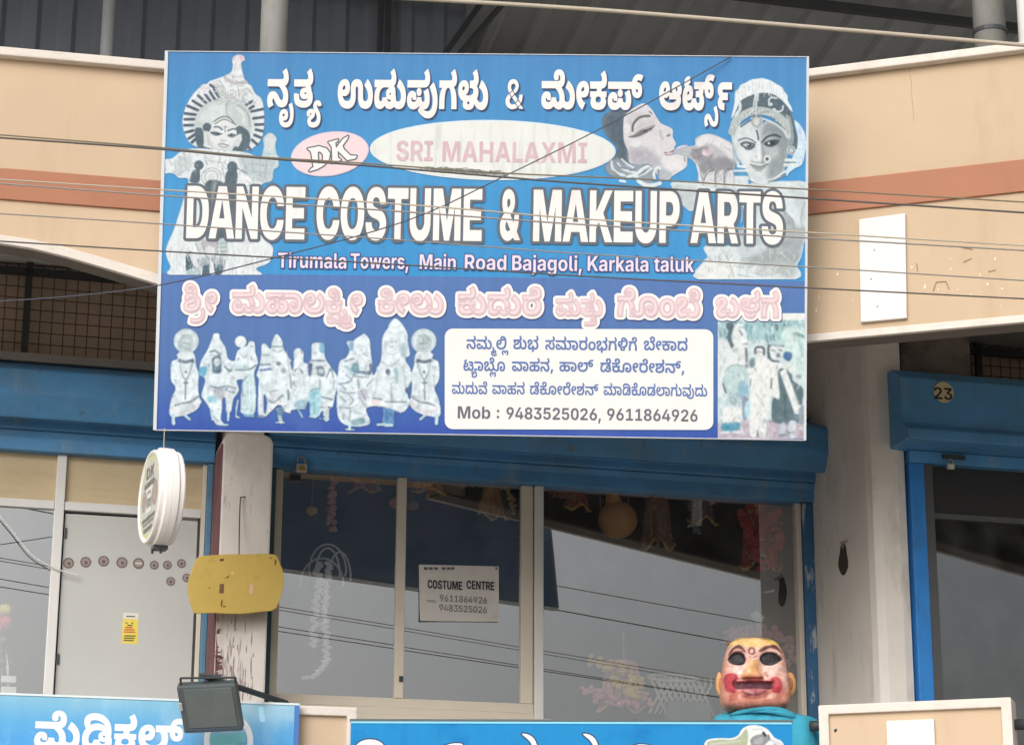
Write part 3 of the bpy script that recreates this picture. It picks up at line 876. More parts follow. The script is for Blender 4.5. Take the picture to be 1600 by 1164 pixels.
122 64,~0 -21,~-16 -30,~-28 -16,-20 0,~-18 0,~-24 11,~-13 21,0 14,~0 10,~8 17,~16 10,10 0,~14 0,~12 -12,~0 -18,~-9 -9,-8 0,~-5 0,~-8 3,-3 5,4 5,~-1 -2,~0 -4,0 -1,~0 -6,~9 -11,~20 0,~13 8,~6 15,~0 20,~-6 16,-7 5,~-4 4,~-12 5,~-17 3,-15 0,-86 0,0 35,92 0,~20 0,~27 -5,~19 -9,7 -6,~12 -10,~11 -29
106 -3,~-31 0,~-44 21,~-23 37,0 24,~0 20,~16 29,~29 15,18 0,~15 0,~20 -10,~11 -19,~0 -26,~-11 -18,~-21 -10,-15 0,~-11 0,~-17 6,~-13 9,-4 4,6 28,~3 -3,~7 -9,~11 -6,7 0,~11 0,~10 7,~0 12,~-6 6,~-11 0,~-10 -7,~-7 -15,~0 -25,~13 -21,~26 -13,20 0,~17 0,~24 9,~13 18,~0 25,~-14 17,-14 7,21 35,~24 -11,~25 -37,0 -24,~0 -20,~-19 -35,~-42 -20
81 -3,~-24 0,~-30 11,~-13 18,0 10,~0 6,~3 11,~8 9,6 3,-2 -3,-20 0,0 28,146 0,0 -28,-23 0,0 4,~6 -4,~8 -9,~4 -10,0 -6,~0 -11,~-13 -18,~-30 -11/82 32,~15 0,~12 10,0 7,~0 5,~-6 7,~-12 5,~-18 0,~-12 -5,~-6 -7,0 -5,~0 -8,~13 -9/55 79,3 9,~12 3,~17 12,~10 15,0 8,0 2,~0 6,~-5 12,~-9 8,-7 0,~-4 0,~-7 -5,0 -4,~0 -3,~3 -4,~6 -2,3 0,~9 0,~12 10,5 8,10 -24,~-5 -5,~-11 -8,~-14 -5,-11 0,~-13 0,~-19 7,~-10 15,0 10,~0 15,~25 19,21 0,~17 0,~25 -14,~13 -23,~0 -28,~-11 -22,-9 -7/57 -72,~-19 0,~-19 19,0 15,~0 14,~17 16,~26 0,~12 -12,0 -10,~0 -2,~-2 -6,-1 -2,-18 2,~0 1,~0 2,0 1,~0 2,~-2 3,~-4 0,~-4 -4,~0 -10,~8 -6,~16 0,~8 5,~3 7,1 3,24 0,~2 -7,~7 -8,6 0,~5 0,~5 4,~3 6,0 4,~0 7,~-7 14,-6 6,23 13,9 -37,~-1 -13,~-6 -16,~-9 -8,~-10 -3,-5 0,~-8 0,~-13 6,~-11 10,-5 8,18 -2,~-6 -7,~-12 -10,~-14 -5/135 -88,~2 6,~2 11,~0 11,~-1 10,~-2 10,-2 4,7 41,~8 -11,~9 -22,~5 -23,0 -13,~0 -8,~-2 -14,-2 -6
36 -104,~-26 0,~-29 25,0 21,~0 10,~10 19,~19 14,15 3,~4 1,~7 0,4 0,~16 0,~23 -14,~0 -29,~-18 -15,-17 0,~-10 0,~-15 7,~-8 13,~0 16,~2 12,~1 10,~0 13,~-6 8,-7 2,16 21,~11 -4,~13 -15,0 -11,~0 -7,~-4 -14,~-4 -14,~0 -12,~7 -4,~8 0,~4 4,~0 6,~-5 5,-7 0,~-4 0,~-8 -1,-4 -2,~-2 0,~-3 0,-2 -1,~-4 -3,~-6 -10,0 -7,~0 -11,~15 -12,15 0,~11 0,~21 7,8 8,19 -18,~-12 -11,~-29 -10
81 -3,~-24 0,~-30 11,~-13 18,0 10,~0 6,~3 11,~8 9,6 3,-2 -3,-20 0,0 28,146 0,0 -28,-23 0,0 4,~6 -4,~8 -9,~4 -10,0 -6,~0 -11,~-13 -18,~-30 -11/82 32,~15 0,~12 10,0 7,~0 5,~-6 7,~-12 5,~-18 0,~-12 -5,~-6 -7,0 -5,~0 -8,~13 -9/55 79,3 9,~12 3,~17 12,~10 15,0 8,0 2,~0 6,~-5 12,~-9 8,-7 0,~-4 0,~-7 -5,0 -4,~0 -3,~3 -4,~6 -2,3 0,~9 0,~12 10,5 8,10 -24,~-5 -5,~-11 -8,~-14 -5,-11 0,~-13 0,~-19 7,~-10 15,0 10,~0 15,~25 19,21 0,~17 0,~25 -14,~13 -23,~0 -28,~-11 -22,-9 -7
29 -3,~-17 0,~-26 9,~-20 15,~-14 18,-6 9,35 19,~7 -13,~13 -15,~15 -6,8 0,~12 0,~14 14,~0 25,~-11 18,~-18 13,-11 6,22 35,~16 -8,~28 -24,~16 -32,0 -21,~0 -28,~-31 -34
58 -3,~-23 0,~-26 29,0 27,~0 13,~8 23,~17 18,12 6,5 -7,-42 0,0 35,122 0,~12 0,~11 1,~5 4,~3 5,0 3,~0 7,~-7 12,-6 7,31 18,~13 -15,~8 -24,0 -11,~0 -8,~-5 -15,-5 -6,~-3 -2,~-8 -5,~-9 -3,-5 -1,3 4,~11 -6,~14 -18,~7 -22,0 -13,~0 -27,~-27 -29,-23 0,~-13 0,~-20 7,~-14 13,-7 9,19 2,~-10 -12,~-17 -14,~-18 -5/67 33,~9 0,~10 13,1 11,37 0,~0 -13,~12 -11,~15 0,~9 11,0 12,~0 10,~-7 17,~-13 14,~-20 9,-13 0,-4 0,~-13 0,~-19 -8,~-14 -14,~-7 -18,0 -10,~0 -12,~9 -11
88 -3,~-25 0,~-35 15,~-19 29,0 20,~0 12,~7 19,~16 15,13 5,5 -6,-41 0,0 35,86 0,~13 0,~13 2,~6 6,~3 7,0 4,~0 6,~-8 9,-9 0,~-6 0,~-10 -7,0 -7,~0 -1,~0 -3,0 -2,-12 15,~2 3,~6 2,3 0,~6 0,~9 -7,~0 -14,~-10 -7,~-20 0,~-11 11,0 11,~0 8,~10 15,~20 10,~33 0,~23 -13,~12 -21,~0 -27,~-9 -18,-8 -5,~-3 -3,~-10 -5,~-14 -3,-11 0,17 7,10 -1,~10 -6,~12 -16,~6 -19,0 -11,~0 -20,~-18 -29,~-36 -15/89 33,~12 0,~17 10,~8 16,~0 21,~-9 16,~-16 10,~-25 0,~-17 -10,~-9 -17,0 -10,~0 -17,~21 -19
25 -44,~0 -10,~-7 -13,~-13 -11,~-20 -4,-18 0,-88 0,0 26,78 0,-5 -2,~-1 3,~-1 8,0 4,~0 8,~8 15,~17 11,13 0,~19 0,~18 -21/-25 -46,~0 -4,~1 -6,1 -2,-4 2,9 0,~9 0,~9 6,0 7,~0 5,~-6 6,~-12 0,~-7 -8
90 106,~-8 0,~-12 -9,~-8 -14,-2 -10,~-2 -5,~-2 -16,~-1 -20,0 -12,0 -20,-44 0,0 29,~0 19,~7 33,~17 24,15 7,8 -6,-48 0,0 35,86 0,~13 0,~12 2,~7 6,~3 7,0 4,~0 6,~-8 9,-9 0,~-7 0,~-10 -7,0 -7,~0 -1,~1 -3,0 -2,-12 15,~2 3,~6 2,2 0,~7 0,~9 -7,~0 -14,~-10 -7,~-20 0,~-11 11,0 11,~0 8,~9 15,~21 10,~33 0,~23 -13,~12 -21,~0 -27,~-9 -18,~-16 -11,-10 -3,3 2,~13 -10,~14 -25,~5 -30,0 -16,0 -30,-44 0,0 19,~0 14,~-1 21,~-2 15,-2 6,~-4 14,~-14 17
21 -3,~-21 0,~-31 18,-15 16,22 26,~10 -12,~17 -12,11 0,~9 0,~9 7,0 9,~0 6,~-1 10,~0 10,0 5,~0 21,~20 28,~37 14,~48 0,~35 -13,~22 -23,~11 -29,0 -15,~0 -20,~-15 -30,~-29 -16,-20 0,~-18 0,~-24 11,~-13 21,0 14,~0 10,~8 17,~16 10,10 0,~14 0,~12 -12,~0 -18,~-9 -9,-9 0,~-4 0,~-9 3,-2 5,4 5,~-1 -2,~0 -4,0 -1,~0 -6,~9 -11,11 0,~9 0,~12 8,~7 14,0 10,~0 13,~-11 21,~-23 12,-16 0,~-12 0,~-19 -7,~-10 -16,0 -13,~0 -4,~0 -10,~1 -10,0 -7,~0 -16,~-13 -19,~-23 -9
77 -3,~-20 0,~-32 15,~-17 30,0 21,~0 19,~16 30,~31 17,~47 0,~31 -18,~15 -29,~0 -39,~-16 -30,~-32 -16/77 31,~16 0,~14 18,~0 29,~-15 18,-14 0,~-10 0,~-13 -9,~-6 -14,0 -9,~0 -15,~15 -18
61 -3,~-17 0,~-21 11,~-11 18,~0 21,~7 16,~17 15,15 9,~10 6,~7 8,0 4,~0 3,~-2 3,~-5 2,-4 0,~-6 0,~-6 -6,0 -4,~0 -3,~2 -6,1 -2,-35 -12,~-3 5,~-4 15,0 7,~0 11,~11 16,~23 9,~38 0,~22 -11,~9 -17,~0 -18,~-7 -15,~-17 -14,-15 -9,~-10 -6,~-6 -7,~0 -9,~7 -5,7 0,~13 0,~13 14,1 11,38 0,~1 -13,~13 -11,~21 0,~13 13,~0 24,~-10 19,~-18 15,-12 5,18 25,~18 -8,~29 -22,~17 -29,0 -19,~0 -17,~-13 -27,~-27 -15,-22 0,~-13 0,~-19 6,~-16 13,-8 11,18 0,~-10 -13,~-21 -13,~-20 -4/129 106,0 35,21 0,~13 0,~12 2,~7 6,~3 7,0 4,~0 6,~-8 9,-9 0,~-7 0,~-9 -7,0 -7,~0 -1,~0 -3,0 -2,-12 15,~2 3,~6 2,2 0,~7 0,~9 -7,~0 -14,~-10 -7,~-20 0,~-11 11,0 11,~0 8,~10 15,~20 10,~33 0,~23 -13,~12 -21,~0 -27,~-9 -18,-8 -5,~-5 -4,~-15 -6,~-20 -2,-13 0
162 -3,~-14 0,~-20 6,~-15 14,-8 10,18 0,~-10 -13,~-21 -13,~-20 -4,-11 0,~-17 0,~-21 11,~-11 18,~0 21,~7 16,~17 15,15 9,~10 6,~7 8,0 4,~0 3,~-2 3,~-5 2,-4 0,~-6 0,~-6 -6,0 -4,~0 -3,~2 -6,1 -2,-35 -12,~-3 5,~-4 15,0 7,~0 11,~11 16,~23 9,~38 0,~22 -11,~9 -17,~0 -18,~-7 -15,~-17 -14,-15 -9,~-10 -6,~-6 -7,~0 -9,~7 -5,7 0,~13 0,~13 14,1 11,38 0,~1 -13,~12 -11,~21 0,~12 13,~0 26,~-11 18,~-18 13,-12 6,22 35,~17 -8,~27 -24,~17 -32,~0 -40,~-14 -28,~-26 -15
116 -3,~-12 0,~-17 8,~-14 17,-7 11,~-4 7,~-6 8,~-5 4,-4 0,~-6 0,~-6 -9,~0 -15,~6 -15,4 -7,-24 -11,~-6 9,~-8 22,~0 22,~10 18,~18 10,~25 0,~19 -12,9 -17,~5 -8,~8 -12,~10 -5,6 0,~10 0,~9 15,0 12,~0 15,~-13 26,~-20 18,-14 5,-81 0,0 25,98 0,~12 0,~11 2,~5 4,~2 6,0 4,~0 8,~-7 14,-7 8,21 13,~11 -13,~9 -22,0 -12,~0 -6,~-4 -14,~-13 -12,~-17 -5,-14 0,-5 0,16 4,~11 -7,~17 -21,~9 -25,0 -14,~0 -26,~-24 -27
54 -3,~-14 0,~-21 11,~-12 21,0 14,~0 11,~10 18,~17 11,12 0,~14 0,~16 -14,0 -12,~0 -4,~-2 -8,-1 -3,-21 2,~1 2,~1 4,0 2,~0 4,~-5 5,~-10 0,~-8 -9,~0 -18,~14 -12,~29 0,~13 16,1 14,25 0,~1 -16,~13 -14,9 0,~11 0,~9 16,~0 23,~-7 20,~-14 17,~-17 12,-9 3,37 4,~12 -7,~17 -21,~9 -25,0 -14,~0 -19,~-12 -23,~-20 -11,~-23 0,~-16 6,~-12 13,-6 10,11 0,~-7 -11,~-15 -13,~-18 -5/7 113,0 25,119 0,~13 0,~10 2,~6 4,~2 6,0 4,~0 8,~-8 14,-7 8,21 13,~12 -13,~9 -22,0 -12,~0 -6,~-5 -14,~-12 -11,~-18 -6,-18 0/216 -3,~-18 0,~-28 18,-12 14,16 18,~9 -12,~18 -13,12 0,~14 0,~14 18,~0 30,~-11 24,~-19 18,-12 6,16 23,~15 -8,~25 -25,~14 -33,0 -20,~0 -17,~-12 -26,~-23 -15
31 -103,~-23 0,~-26 25,0 19,~0 11,~10 19,~17 13,13 2,~3 1,~7 1,4 0,~14 0,~19 -14,0 -15,~0 -12,~-15 -14,-15 0,~-10 0,~-13 6,~-7 13,0 9,~0 7,~2 12,~2 11,0 5,~0 7,~-5 9,-7 3,14 17,~9 -5,~10 -15,0 -10,~0 -7,~-3 -14,~-3 -13,~0 -13,~7 -5,~9 0,~5 5,~0 8,~-6 7,-7 0,~-4 0,~-8 -2,-4 -1,~-1 -1,~-4 0,-2 -1,~-4 -3,~-6 -12,0 -8,~0 -12,~15 -13,14 0,~12 0,~19 6,8 9,15 -15,~-11 -10,~-25 -10
91 -3,~-26 0,~-37 20,~-20 37,0 23,~0 20,~14 29,~24 15,15 0,~12 0,~16 -9,~9 -17,~0 -22,~-9 -18,~-19 -10,-14 0,~-8 0,~-12 4,~-10 6,-3 4,5 21,~2 -4,~7 -6,~9 -3,5 0,~12 0,~10 9,~0 16,~-7 7,~-13 0,~-11 -8,~-7 -19,~0 -31,~12 -24,~26 -14,~39 0,~28 16,~15 32,0 25,~0 14,~-5 27,~-9 23,~-15 13,-10 0,~-7 0,~-7 -7,~0 -11,~7 -6,~14 0,~11 11,1 10,21 -3,~-3 -14,~-12 -17,~-17 -8,-10 0,~-8 0,~-14 4,~-10 9,~-5 12,0 8,~0 15,~21 19,18 0,~17 0,~25 -16,~17 -27,~8 -36,0 -19,~0 -23,~-11 -37,~-23 -26,~-35 -14
-57 -16,~8 0,~11 -5,~9 -10,5 -8,-12 1,~6 10,~14 12,12 0,~10 0,~13 -9,~8 -14,~0 -19,~-7 -16,~-10 -12,-5 -4,-14 14,~6 6,~9 12,0 9,~0 5,~-6 9,~-13 0,~-7 -12,-1 -9,-19 0,~-1 10,~-8 11,~-12 0,~-6 -9,0 -5,~0 -9,~9 -12,6 -6,-14 -14,~-8 7,~-14 21,0 14,~0 9,~8 14,~13 9
66 -3,~-18 0,~-26 9,~-15 19,~0 27,~12 16,~20 9,12 3,~10 2,~12 4,~6 8,~0 11,~-5 6,~-7 3,~-10 0,~-7 -3,~-4 -5,0 -5,~0 -2,~1 -5,1 -2,-26 -10,~-2 5,~-3 10,~0 12,~10 12,~20 7,16 0,~10 0,~18 -8,~11 -15,~0 -20,~-8 -14,~-18 -10,-14 -3,~-10 -2,~-12 -5,~-6 -6,~0 -10,~6 -8,~14 -5,11 0,~18 0,~23 11,~12 20,~0 28,~-8 20,~-12 13,-6 4,0 5,18 2,~13 -7,~15 -18,~8 -22,0 -12,~0 -21,~-19 -31,~-35 -17/7 113,0 25,82 0,~12 0,~11 2,~5 4,~2 6,0 4,~0 8,~-7 14,-8 8,22 13,~11 -13,~9 -22,0 -12,~0 -6,~-4 -14,-6 -6,~-4 -3,~-11 -5,~-16 -3,-12 0,-9 0,-21 5,-26 -5
23 -3,~-18 0,~-28 17,-12 15,16 18,~9 -12,~18 -13,12 0,~14 0,~14 18,~0 30,~-11 24,~-19 18,-12 6,16 23,~15 -8,~25 -25,~14 -33,0 -20,~0 -17,~-12 -26,~-23 -15
53 -3,~-14 0,~-18 11,~-9 17,~0 20,~7 16,~15 14,12 8,~8 6,~9 10,0 6,~0 4,~-3 6,~-6 3,-5 0,~-9 0,~-7 -8,0 -6,~0 -4,~2 -7,2 -3,-24 -9,~-3 6,~-4 13,0 7,~0 9,~9 16,~20 9,~30 0,~18 -11,~7 -16,~0 -17,~-6 -14,~-14 -14,~-22 -15,~-8 -10,~0 -14,~9 -8,9 0,~13 0,~14 16,1 14,24 0,~1 -16,~15 -14,~22 0,~14 17,~0 30,~-12 24,~-19 18,-12 5,25 11,~13 -8,~20 -21,~12 -26,~0 -35,~-12 -26,~-22 -14,-17 0,~-15 0,~-20 12,-8 13,5 0,~-6 -9,~-14 -11,~-17 -5/83 -36,3 39,24 0,3 -39/109 113,0 25,22 0,~12 0,~11 2,~6 4,~2 6,0 4,~0 8,~-8 14,-7 8,21 13,~12 -13,~8 -22,0 -12,~0 -6,~-4 -14,~-12 -11,~-19 -6,-17 0
116 -3,~-12 0,~-17 8,~-14 17,-7 11,~-4 7,~-6 8,~-5 4,-4 0,~-6 0,~-6 -9,~0 -15,~6 -15,4 -7,-24 -11,~-6 9,~-8 22,~0 22,~10 18,~18 10,12 0,~9 0,~14 -6,~13 -13,6 -11,~4 -8,~8 -11,~10 -5,6 0,~9 0,~10 14,0 12,~0 10,~-8 22,-8 12,24 12,~9 -13,~10 -27,0 -16,~0 -25,~-24 -26/84 74,~-7 0,~-9 9,~0 14,~9 9,~15 0,~9 -9,~0 -14,~-9 -9/8 113,0 25,98 0,~13 0,~10 2,~6 4,~2 6,0 4,~0 8,~-8 14,-7 8,21 13,~12 -13,~8 -22,0 -12,~0 -6,~-4 -14,~-12 -11,~-19 -6,-17 0
54 -3,~-14 0,~-21 11,~-12 21,0 14,~0 11,~10 18,~17 11,12 0,~14 0,~16 -14,0 -12,~0 -4,~-2 -8,-1 -3,-21 2,~1 2,~1 4,0 2,~0 4,~-5 5,~-10 0,~-8 -9,~0 -18,~14 -12,~29 0,~13 16,1 14,25 0,~1 -16,~13 -14,9 0,~11 0,~9 16,~0 23,~-7 20,~-14 17,~-17 12,-9 3,37 4,~12 -7,~17 -21,~9 -25,0 -14,~0 -19,~-12 -23,~-20 -11,~-23 0,~-16 6,~-12 13,-6 10,11 0,~-7 -11,~-15 -13,~-18 -5/7 113,0 25,119 0,~13 0,~10 2,~6 4,~2 6,0 4,~0 8,~-8 14,-7 8,21 13,~12 -13,~9 -22,0 -12,~0 -6,~-5 -14,~-12 -11,~-18 -6,-18 0/217 -3,~-18 0,~-27 17,-11 13,13 22,~9 -13,~19 -14,12 0,~14 0,~14 18,~0 29,~-11 23,~-19 18,-13 6,24 10,~14 -8,~21 -20,~11 -26,0 -17,~0 -12,~-6 -21,~-12 -16,~-20 -9/194 113,0 25,46 0,0 -25
103 61,~0 -21,~-13 -28,~-24 -15,-16 0,~-15 0,~-20 11,~-10 19,0 12,~0 11,~7 15,~13 8,9 0,~10 0,~10 -10,~0 -15,~-7 -9,~-12 0,~-8 6,-1 6,3 2,~-1 -3,~-1 -6,0 -3,~0 -7,~9 -13,12 0,~9 0,~12 8,~7 18,~0 27,~-8 20,-7 7,~-5 4,~-12 5,~-18 3,-14 0,-71 0,0 25,75 0,~18 0,~25 -5,~17 -9,7 -6,~10 -10,~10 -28
78 -3,~-20 0,~-31 15,~-17 30,0 21,~0 13,~7 21,~13 15,10 6,5 -5,-35 0,0 25,79 0,~13 0,~11 2,~5 4,~2 6,0 4,~0 8,~-7 14,-7 8,21 13,~11 -13,~9 -22,0 -12,~0 -6,~-4 -14,-6 -5,~-3 -4,~-10 -5,-8 -1,4 3,~9 -6,~12 -16,~6 -20,0 -13,~0 -20,~-16 -30,~-31 -16/78 23,~14 0,~18 12,~9 20,0 12,~0 15,~-10 20,~-18 11,~-26 0,~-18 -11,~-10 -21,0 -14,~0 -21,~22 -23
67 -3,~-18 0,~-26 15,~-15 29,~0 40,~14 29,~27 17,~39 0,~26 -17,~13 -29,~0 -39,~-14 -29,~-27 -16/67 22,~17 0,~16 22,~0 37,~-17 22,-15 0,~-11 0,~-14 -10,~-7 -18,0 -13,~0 -19,~16 -21
79 113,~-8 0,~-13 -8,~-8 -14,-3 -9,~-2 -7,~-3 -15,~-1 -20,0 -13,0 -27,-29 0,0 32,~0 18,~5 34,~15 26,14 8,6 -5,-41 0,0 25,77 0,~13 0,~11 2,~5 4,~2 6,0 4,~0 8,~-7 14,-8 8,22 13,~11 -13,~9 -22,0 -12,~0 -9,~-7 -15,~-15 -10,-11 -2,3 3,~13 -10,~13 -27,~4 -31,0 -17,0 -32,-30 0,0 27,~0 14,~-1 21,~-3 15,-2 7,~-5 13,~-14 16
88 -3,~-11 0,~-18 6,~-11 12,0 10,~0 7,~6 10,5 5,4 -7,~-17 2,~-25 15,~-14 23,~0 28,~10 21,~21 12,14 0,~9 0,~16 -7,~9 -15,~0 -20,~-7 -16,~-17 -9,-14 0,~-8 0,~-16 5,-4 3,2 17,~4 -3,~11 -3,6 0,~10 0,~9 8,~0 12,~-7 6,-5 0,~-9 0,~-11 -12,0 -11,~0 -8,~6 -12,~13 -9,~22 -6,~36 1,~23 11,~12 22,0 16,~0 11,~-5 21,~-9 19,~-15 11,-10 0,~-7 0,~-7 -7,~0 -11,~7 -6,~14 0,~10 11,2 10,21 -3,~-3 -14,~-12 -17,~-17 -8,-11 0,~-7 0,~-14 4,~-10 9,~-6 12,0 8,~0 15,~21 19,19 0,~17 0,~25 -15,~16 -24,~9 -29,0 -15,~0 -19,~-10 -26,~-17 -17,~-19 -9,-9 -1,2 8,~6 -4,~6 -11,0 -8,~0 -12,~-21 -16/88 18,~7 0,~8 5,~0 11,~-8 7,~-14 0,~-8 -7,~0 -10,~8 -6
79 113,~-8 0,~-13 -8,~-8 -14,-3 -9,~-2 -7,~-3 -15,~-1 -20,0 -13,0 -27,-29 0,0 32,~0 18,~5 34,~15 26,14 8,6 -5,-41 0,0 25,72 0,~15 0,~13 4,~6 6,~3 8,0 5,~0 9,~-11 11,~-17 0,~-11 -9,0 -7,~0 -2,~0 -3,1 -1,-8 12,~2 1,~5 2,2 0,~5 0,~8 -7,~0 -12,~-8 -7,-8 0,~-9 0,~-9 12,~0 18,~9 15,~18 9,~27 0,~20 -11,~10 -21,0 -13,~0 -11,~-8 -17,~-15 -12,-11 -2,3 2,~14 -10,~13 -27,~4 -31,0 -17,0 -32,-30 0,0 27,~0 14,~-1 21,~-3 15,-2 7,~-5 13,~-14 16
53 -3,~-14 0,~-18 11,~-9 17,~0 20,~7 16,~15 14,12 8,~8 6,~9 10,0 6,~0 4,~-3 6,~-6 3,-5 0,~-9 0,~-7 -8,0 -6,~0 -4,~2 -7,2 -3,-24 -9,~-3 6,~-4 13,0 7,~0 9,~9 16,~20 9,~30 0,~18 -11,~7 -16,~0 -17,~-6 -14,~-14 -14,~-22 -15,~-8 -10,~0 -14,~9 -8,9 0,~13 0,~14 16,1 14,24 0,~1 -16,~15 -14,~22 0,~14 17,~0 30,~-12 24,~-19 18,-12 5,25 11,~13 -8,~21 -20,~11 -27,~0 -35,~-12 -26,~-22 -14,-17 0,~-11 0,~-16 6,~-13 13,-6 11,12 1,~-7 -13,~-15 -13,~-18 -5/109 113,0 25,16 0,~16 0,~13 4,~6 6,~2 8,0 5,~0 9,~-10 11,~-17 0,~-11 -9,0 -7,~0 -2,~0 -3,0 -1,-7 12,~2 1,~4 2,2 0,~6 0,~8 -7,~0 -12,~-9 -7,-7 0,~-9 0,~-10 12,~0 18,~10 15,~18 9,~27 0,~19 -11,~11 -21,0 -13,~0 -9,~-6 -16,-7 -6,~-3 -4,~-12 -6,~-18 -3,-14 0
99 104,~0 -12,~-10 -17,~-19 -10,~-28 0,~-18 11,-6 6,7 20,~2 -4,~7 -7,~10 -4,7 0,~11 0,~10 10,~0 14,~-7 8,~-13 0,~-11 -8,~-6 -16,0 -11,0 -3,~0 -16,~11 -23,~19 -16,11 -6,-16 -23,~-15 9,~-23 24,~-14 31,~0 38,~13 27,~24 15,15 0,~12 0,~18 -10,~9 -16
70 -3,~-18 0,~-25 11,~-13 20,0 12,~0 8,~4 12,~9 11,7 4,0 -4,-25 0,0 21,48 0,~3 2,~5 6,~0 7,~-3 6,-3 3,15 3,11 -3,~3 -3,~2 -7,~0 -7,~-2 -5,-1 -2,46 0,0 -21,-26 0,0 4,~6 -4,~10 -9,~5 -13,0 -9,~0 -12,~-12 -20,~-26 -11/71 22,~16 0,~14 14,0 11,~0 7,~-7 12,~-13 6,~-20 0,~-13 -6,~-7 -12,0 -7,~0 -11,~15 -14/9 113,0 25,93 0,0 -25
52 -3,~-19 0,~-23 28,0 28,~0 15,~7 25,~16 19,11 5,5 -4,-39 0,0 25,108 0,~12 0,~11 2,~5 4,~2 6,0 4,~0 8,~-7 14,-7 8,21 13,~11 -13,~9 -22,0 -12,~0 -6,~-4 -14,-6 -6,~-3 -3,~-8 -4,~-8 -2,-5 -1,4 2,~9 -6,~14 -18,~7 -24,0 -15,~0 -28,~-24 -28,-20 0,~-10 0,~-16 6,~-13 13,-5 10,11 2,~-6 -13,~-14 -13,~-16 -5/57 22,~10 0,~12 16,1 14,24 0,~1 -16,~14 -14,~18 0,~10 15,0 17,~0 12,~-6 21,~-14 17,~-19 9,-14 0,-3 0,~-14 0,~-19 -9,~-14 -16,~-7 -21,0 -13,~0 -17,~11 -15
61 -3,~-12 0,~-19 8,~-13 15,~-8 22,0 14,~0 19,~12 28,~24 15,15 0,~10 0,~16 -7,~9 -15,~0 -21,~-9 -16,~-17 -9,-14 0,~-10 0,~-16 7,-5 5,4 20,~4 -4,~12 -7,~18 0,~9 7,~0 12,~-7 7,-5 0,~-7 0,~-11 -10,~-5 -19,0 -12,0 -2,~0 -9,~4 -12,~7 -7,~10 -4,6 0,~16 0,~14 16,2 14,25 0,~1 -14,~14 -16,~22 0,~9 12,~0 17,~-7 13,~-12 8,-8 2,18 14,~12 -4,~17 -15,~8 -18,0 -11,~0 -19,~-22 -24,-22 0,~-10 0,~-17 6,~-15 13,-6 11,11 0,~-6 -11,~-16 -13,~-19 -6/47 104,~-13 4,~-12 18,~0 16,~8 13,~19 9,16 0,2 -24,~-9 -1,~-8 -5,~0 -10,~8 -7,7 -2/125 72,0 23,16 0,~8 0,~9 4,~0 10,~-7 6,-8 3,19 16,~6 -3,~9 -7,~5 -7,~3 -8,0 -5,~0 -7,~-5 -11,~-9 -7,~-10 -5,~-11 -2,-6 0/107 113,0 25,61 0,0 -25
1 -103,~-16 0,~-18 9,~-8 13,~0 13,~4 9,~9 9,8 4,~6 4,~5 4,~0 6,~-4 3,~-10 0,~-4 -4,~0 -4,~1 -4,0 -1,-17 -6,~-2 4,~-2 7,0 5,~0 8,~15 12,15 0,~10 0,~12 -6,~5 -10,~0 -11,~-3 -8,~-8 -8,~-15 -8,~-5 -6,~0 -7,~5 -5,~10 -2,7 0,~13 0,~15 7,~6 12,~0 15,~-6 13,~-10 12,~-9 11,~-7 13,~0 17,~8 11,~14 6,8 0,~11 0,~17 -12,2 -14,-20 -3,~-1 4,~-3 4,~-4 3,~-6 0,~-5 -4,~0 -9,~7 -9,~10 -11,~9 -13,~7 -17,~0 -20,~-7 -17,~-14 -12,~-21 -7
21 -3,~-18 0,~-26 17,-12 14,16 18,~9 -12,~17 -12,~20 0,~9 11,~0 17,~-1 13,~-1 11,0 7,~0 19,~17 26,~29 15,~39 0,~29 -13,~18 -22,~9 -29,0 -17,~0 -20,~-13 -28,~-23 -15,-17 0,~-14 0,~-20 11,~-10 19,0 12,~0 11,~7 15,~13 8,8 0,~10 0,~11 -10,~0 -15,~-8 -9,~-12 0,~-8 6,-1 6,4 2,~-1 -3,~-1 -6,0 -3,~0 -7,~9 -13,11 0,~9 0,~12 9,~7 17,0 13,~0 15,~-10 26,~-21 15,-17 0,~-11 0,~-18 -9,~-9 -17,0 -13,~0 -7,~1 -11,~0 -12,0 -9,~0 -14,~-11 -19,~-20 -8
54 -3,~-14 0,~-21 11,~-12 21,0 14,~0 11,~10 18,~17 11,12 0,~14 0,~16 -14,0 -12,~0 -4,~-2 -8,-1 -3,-21 2,~1 2,~1 4,0 2,~0 4,~-5 5,~-10 0,~-8 -9,~0 -18,~14 -12,~29 0,~13 16,1 14,25 0,~1 -16,~13 -14,9 0,~11 0,~9 16,~0 23,~-7 20,~-14 17,~-17 12,-9 3,37 4,~12 -8,~17 -20,~9 -25,0 -14,~0 -19,~-12 -23,~-20 -11,~-23 0,~-16 6,~-12 13,-6 10,11 0,~-7 -11,~-15 -13,~-18 -5/7 113,0 25,147 0,0 -25
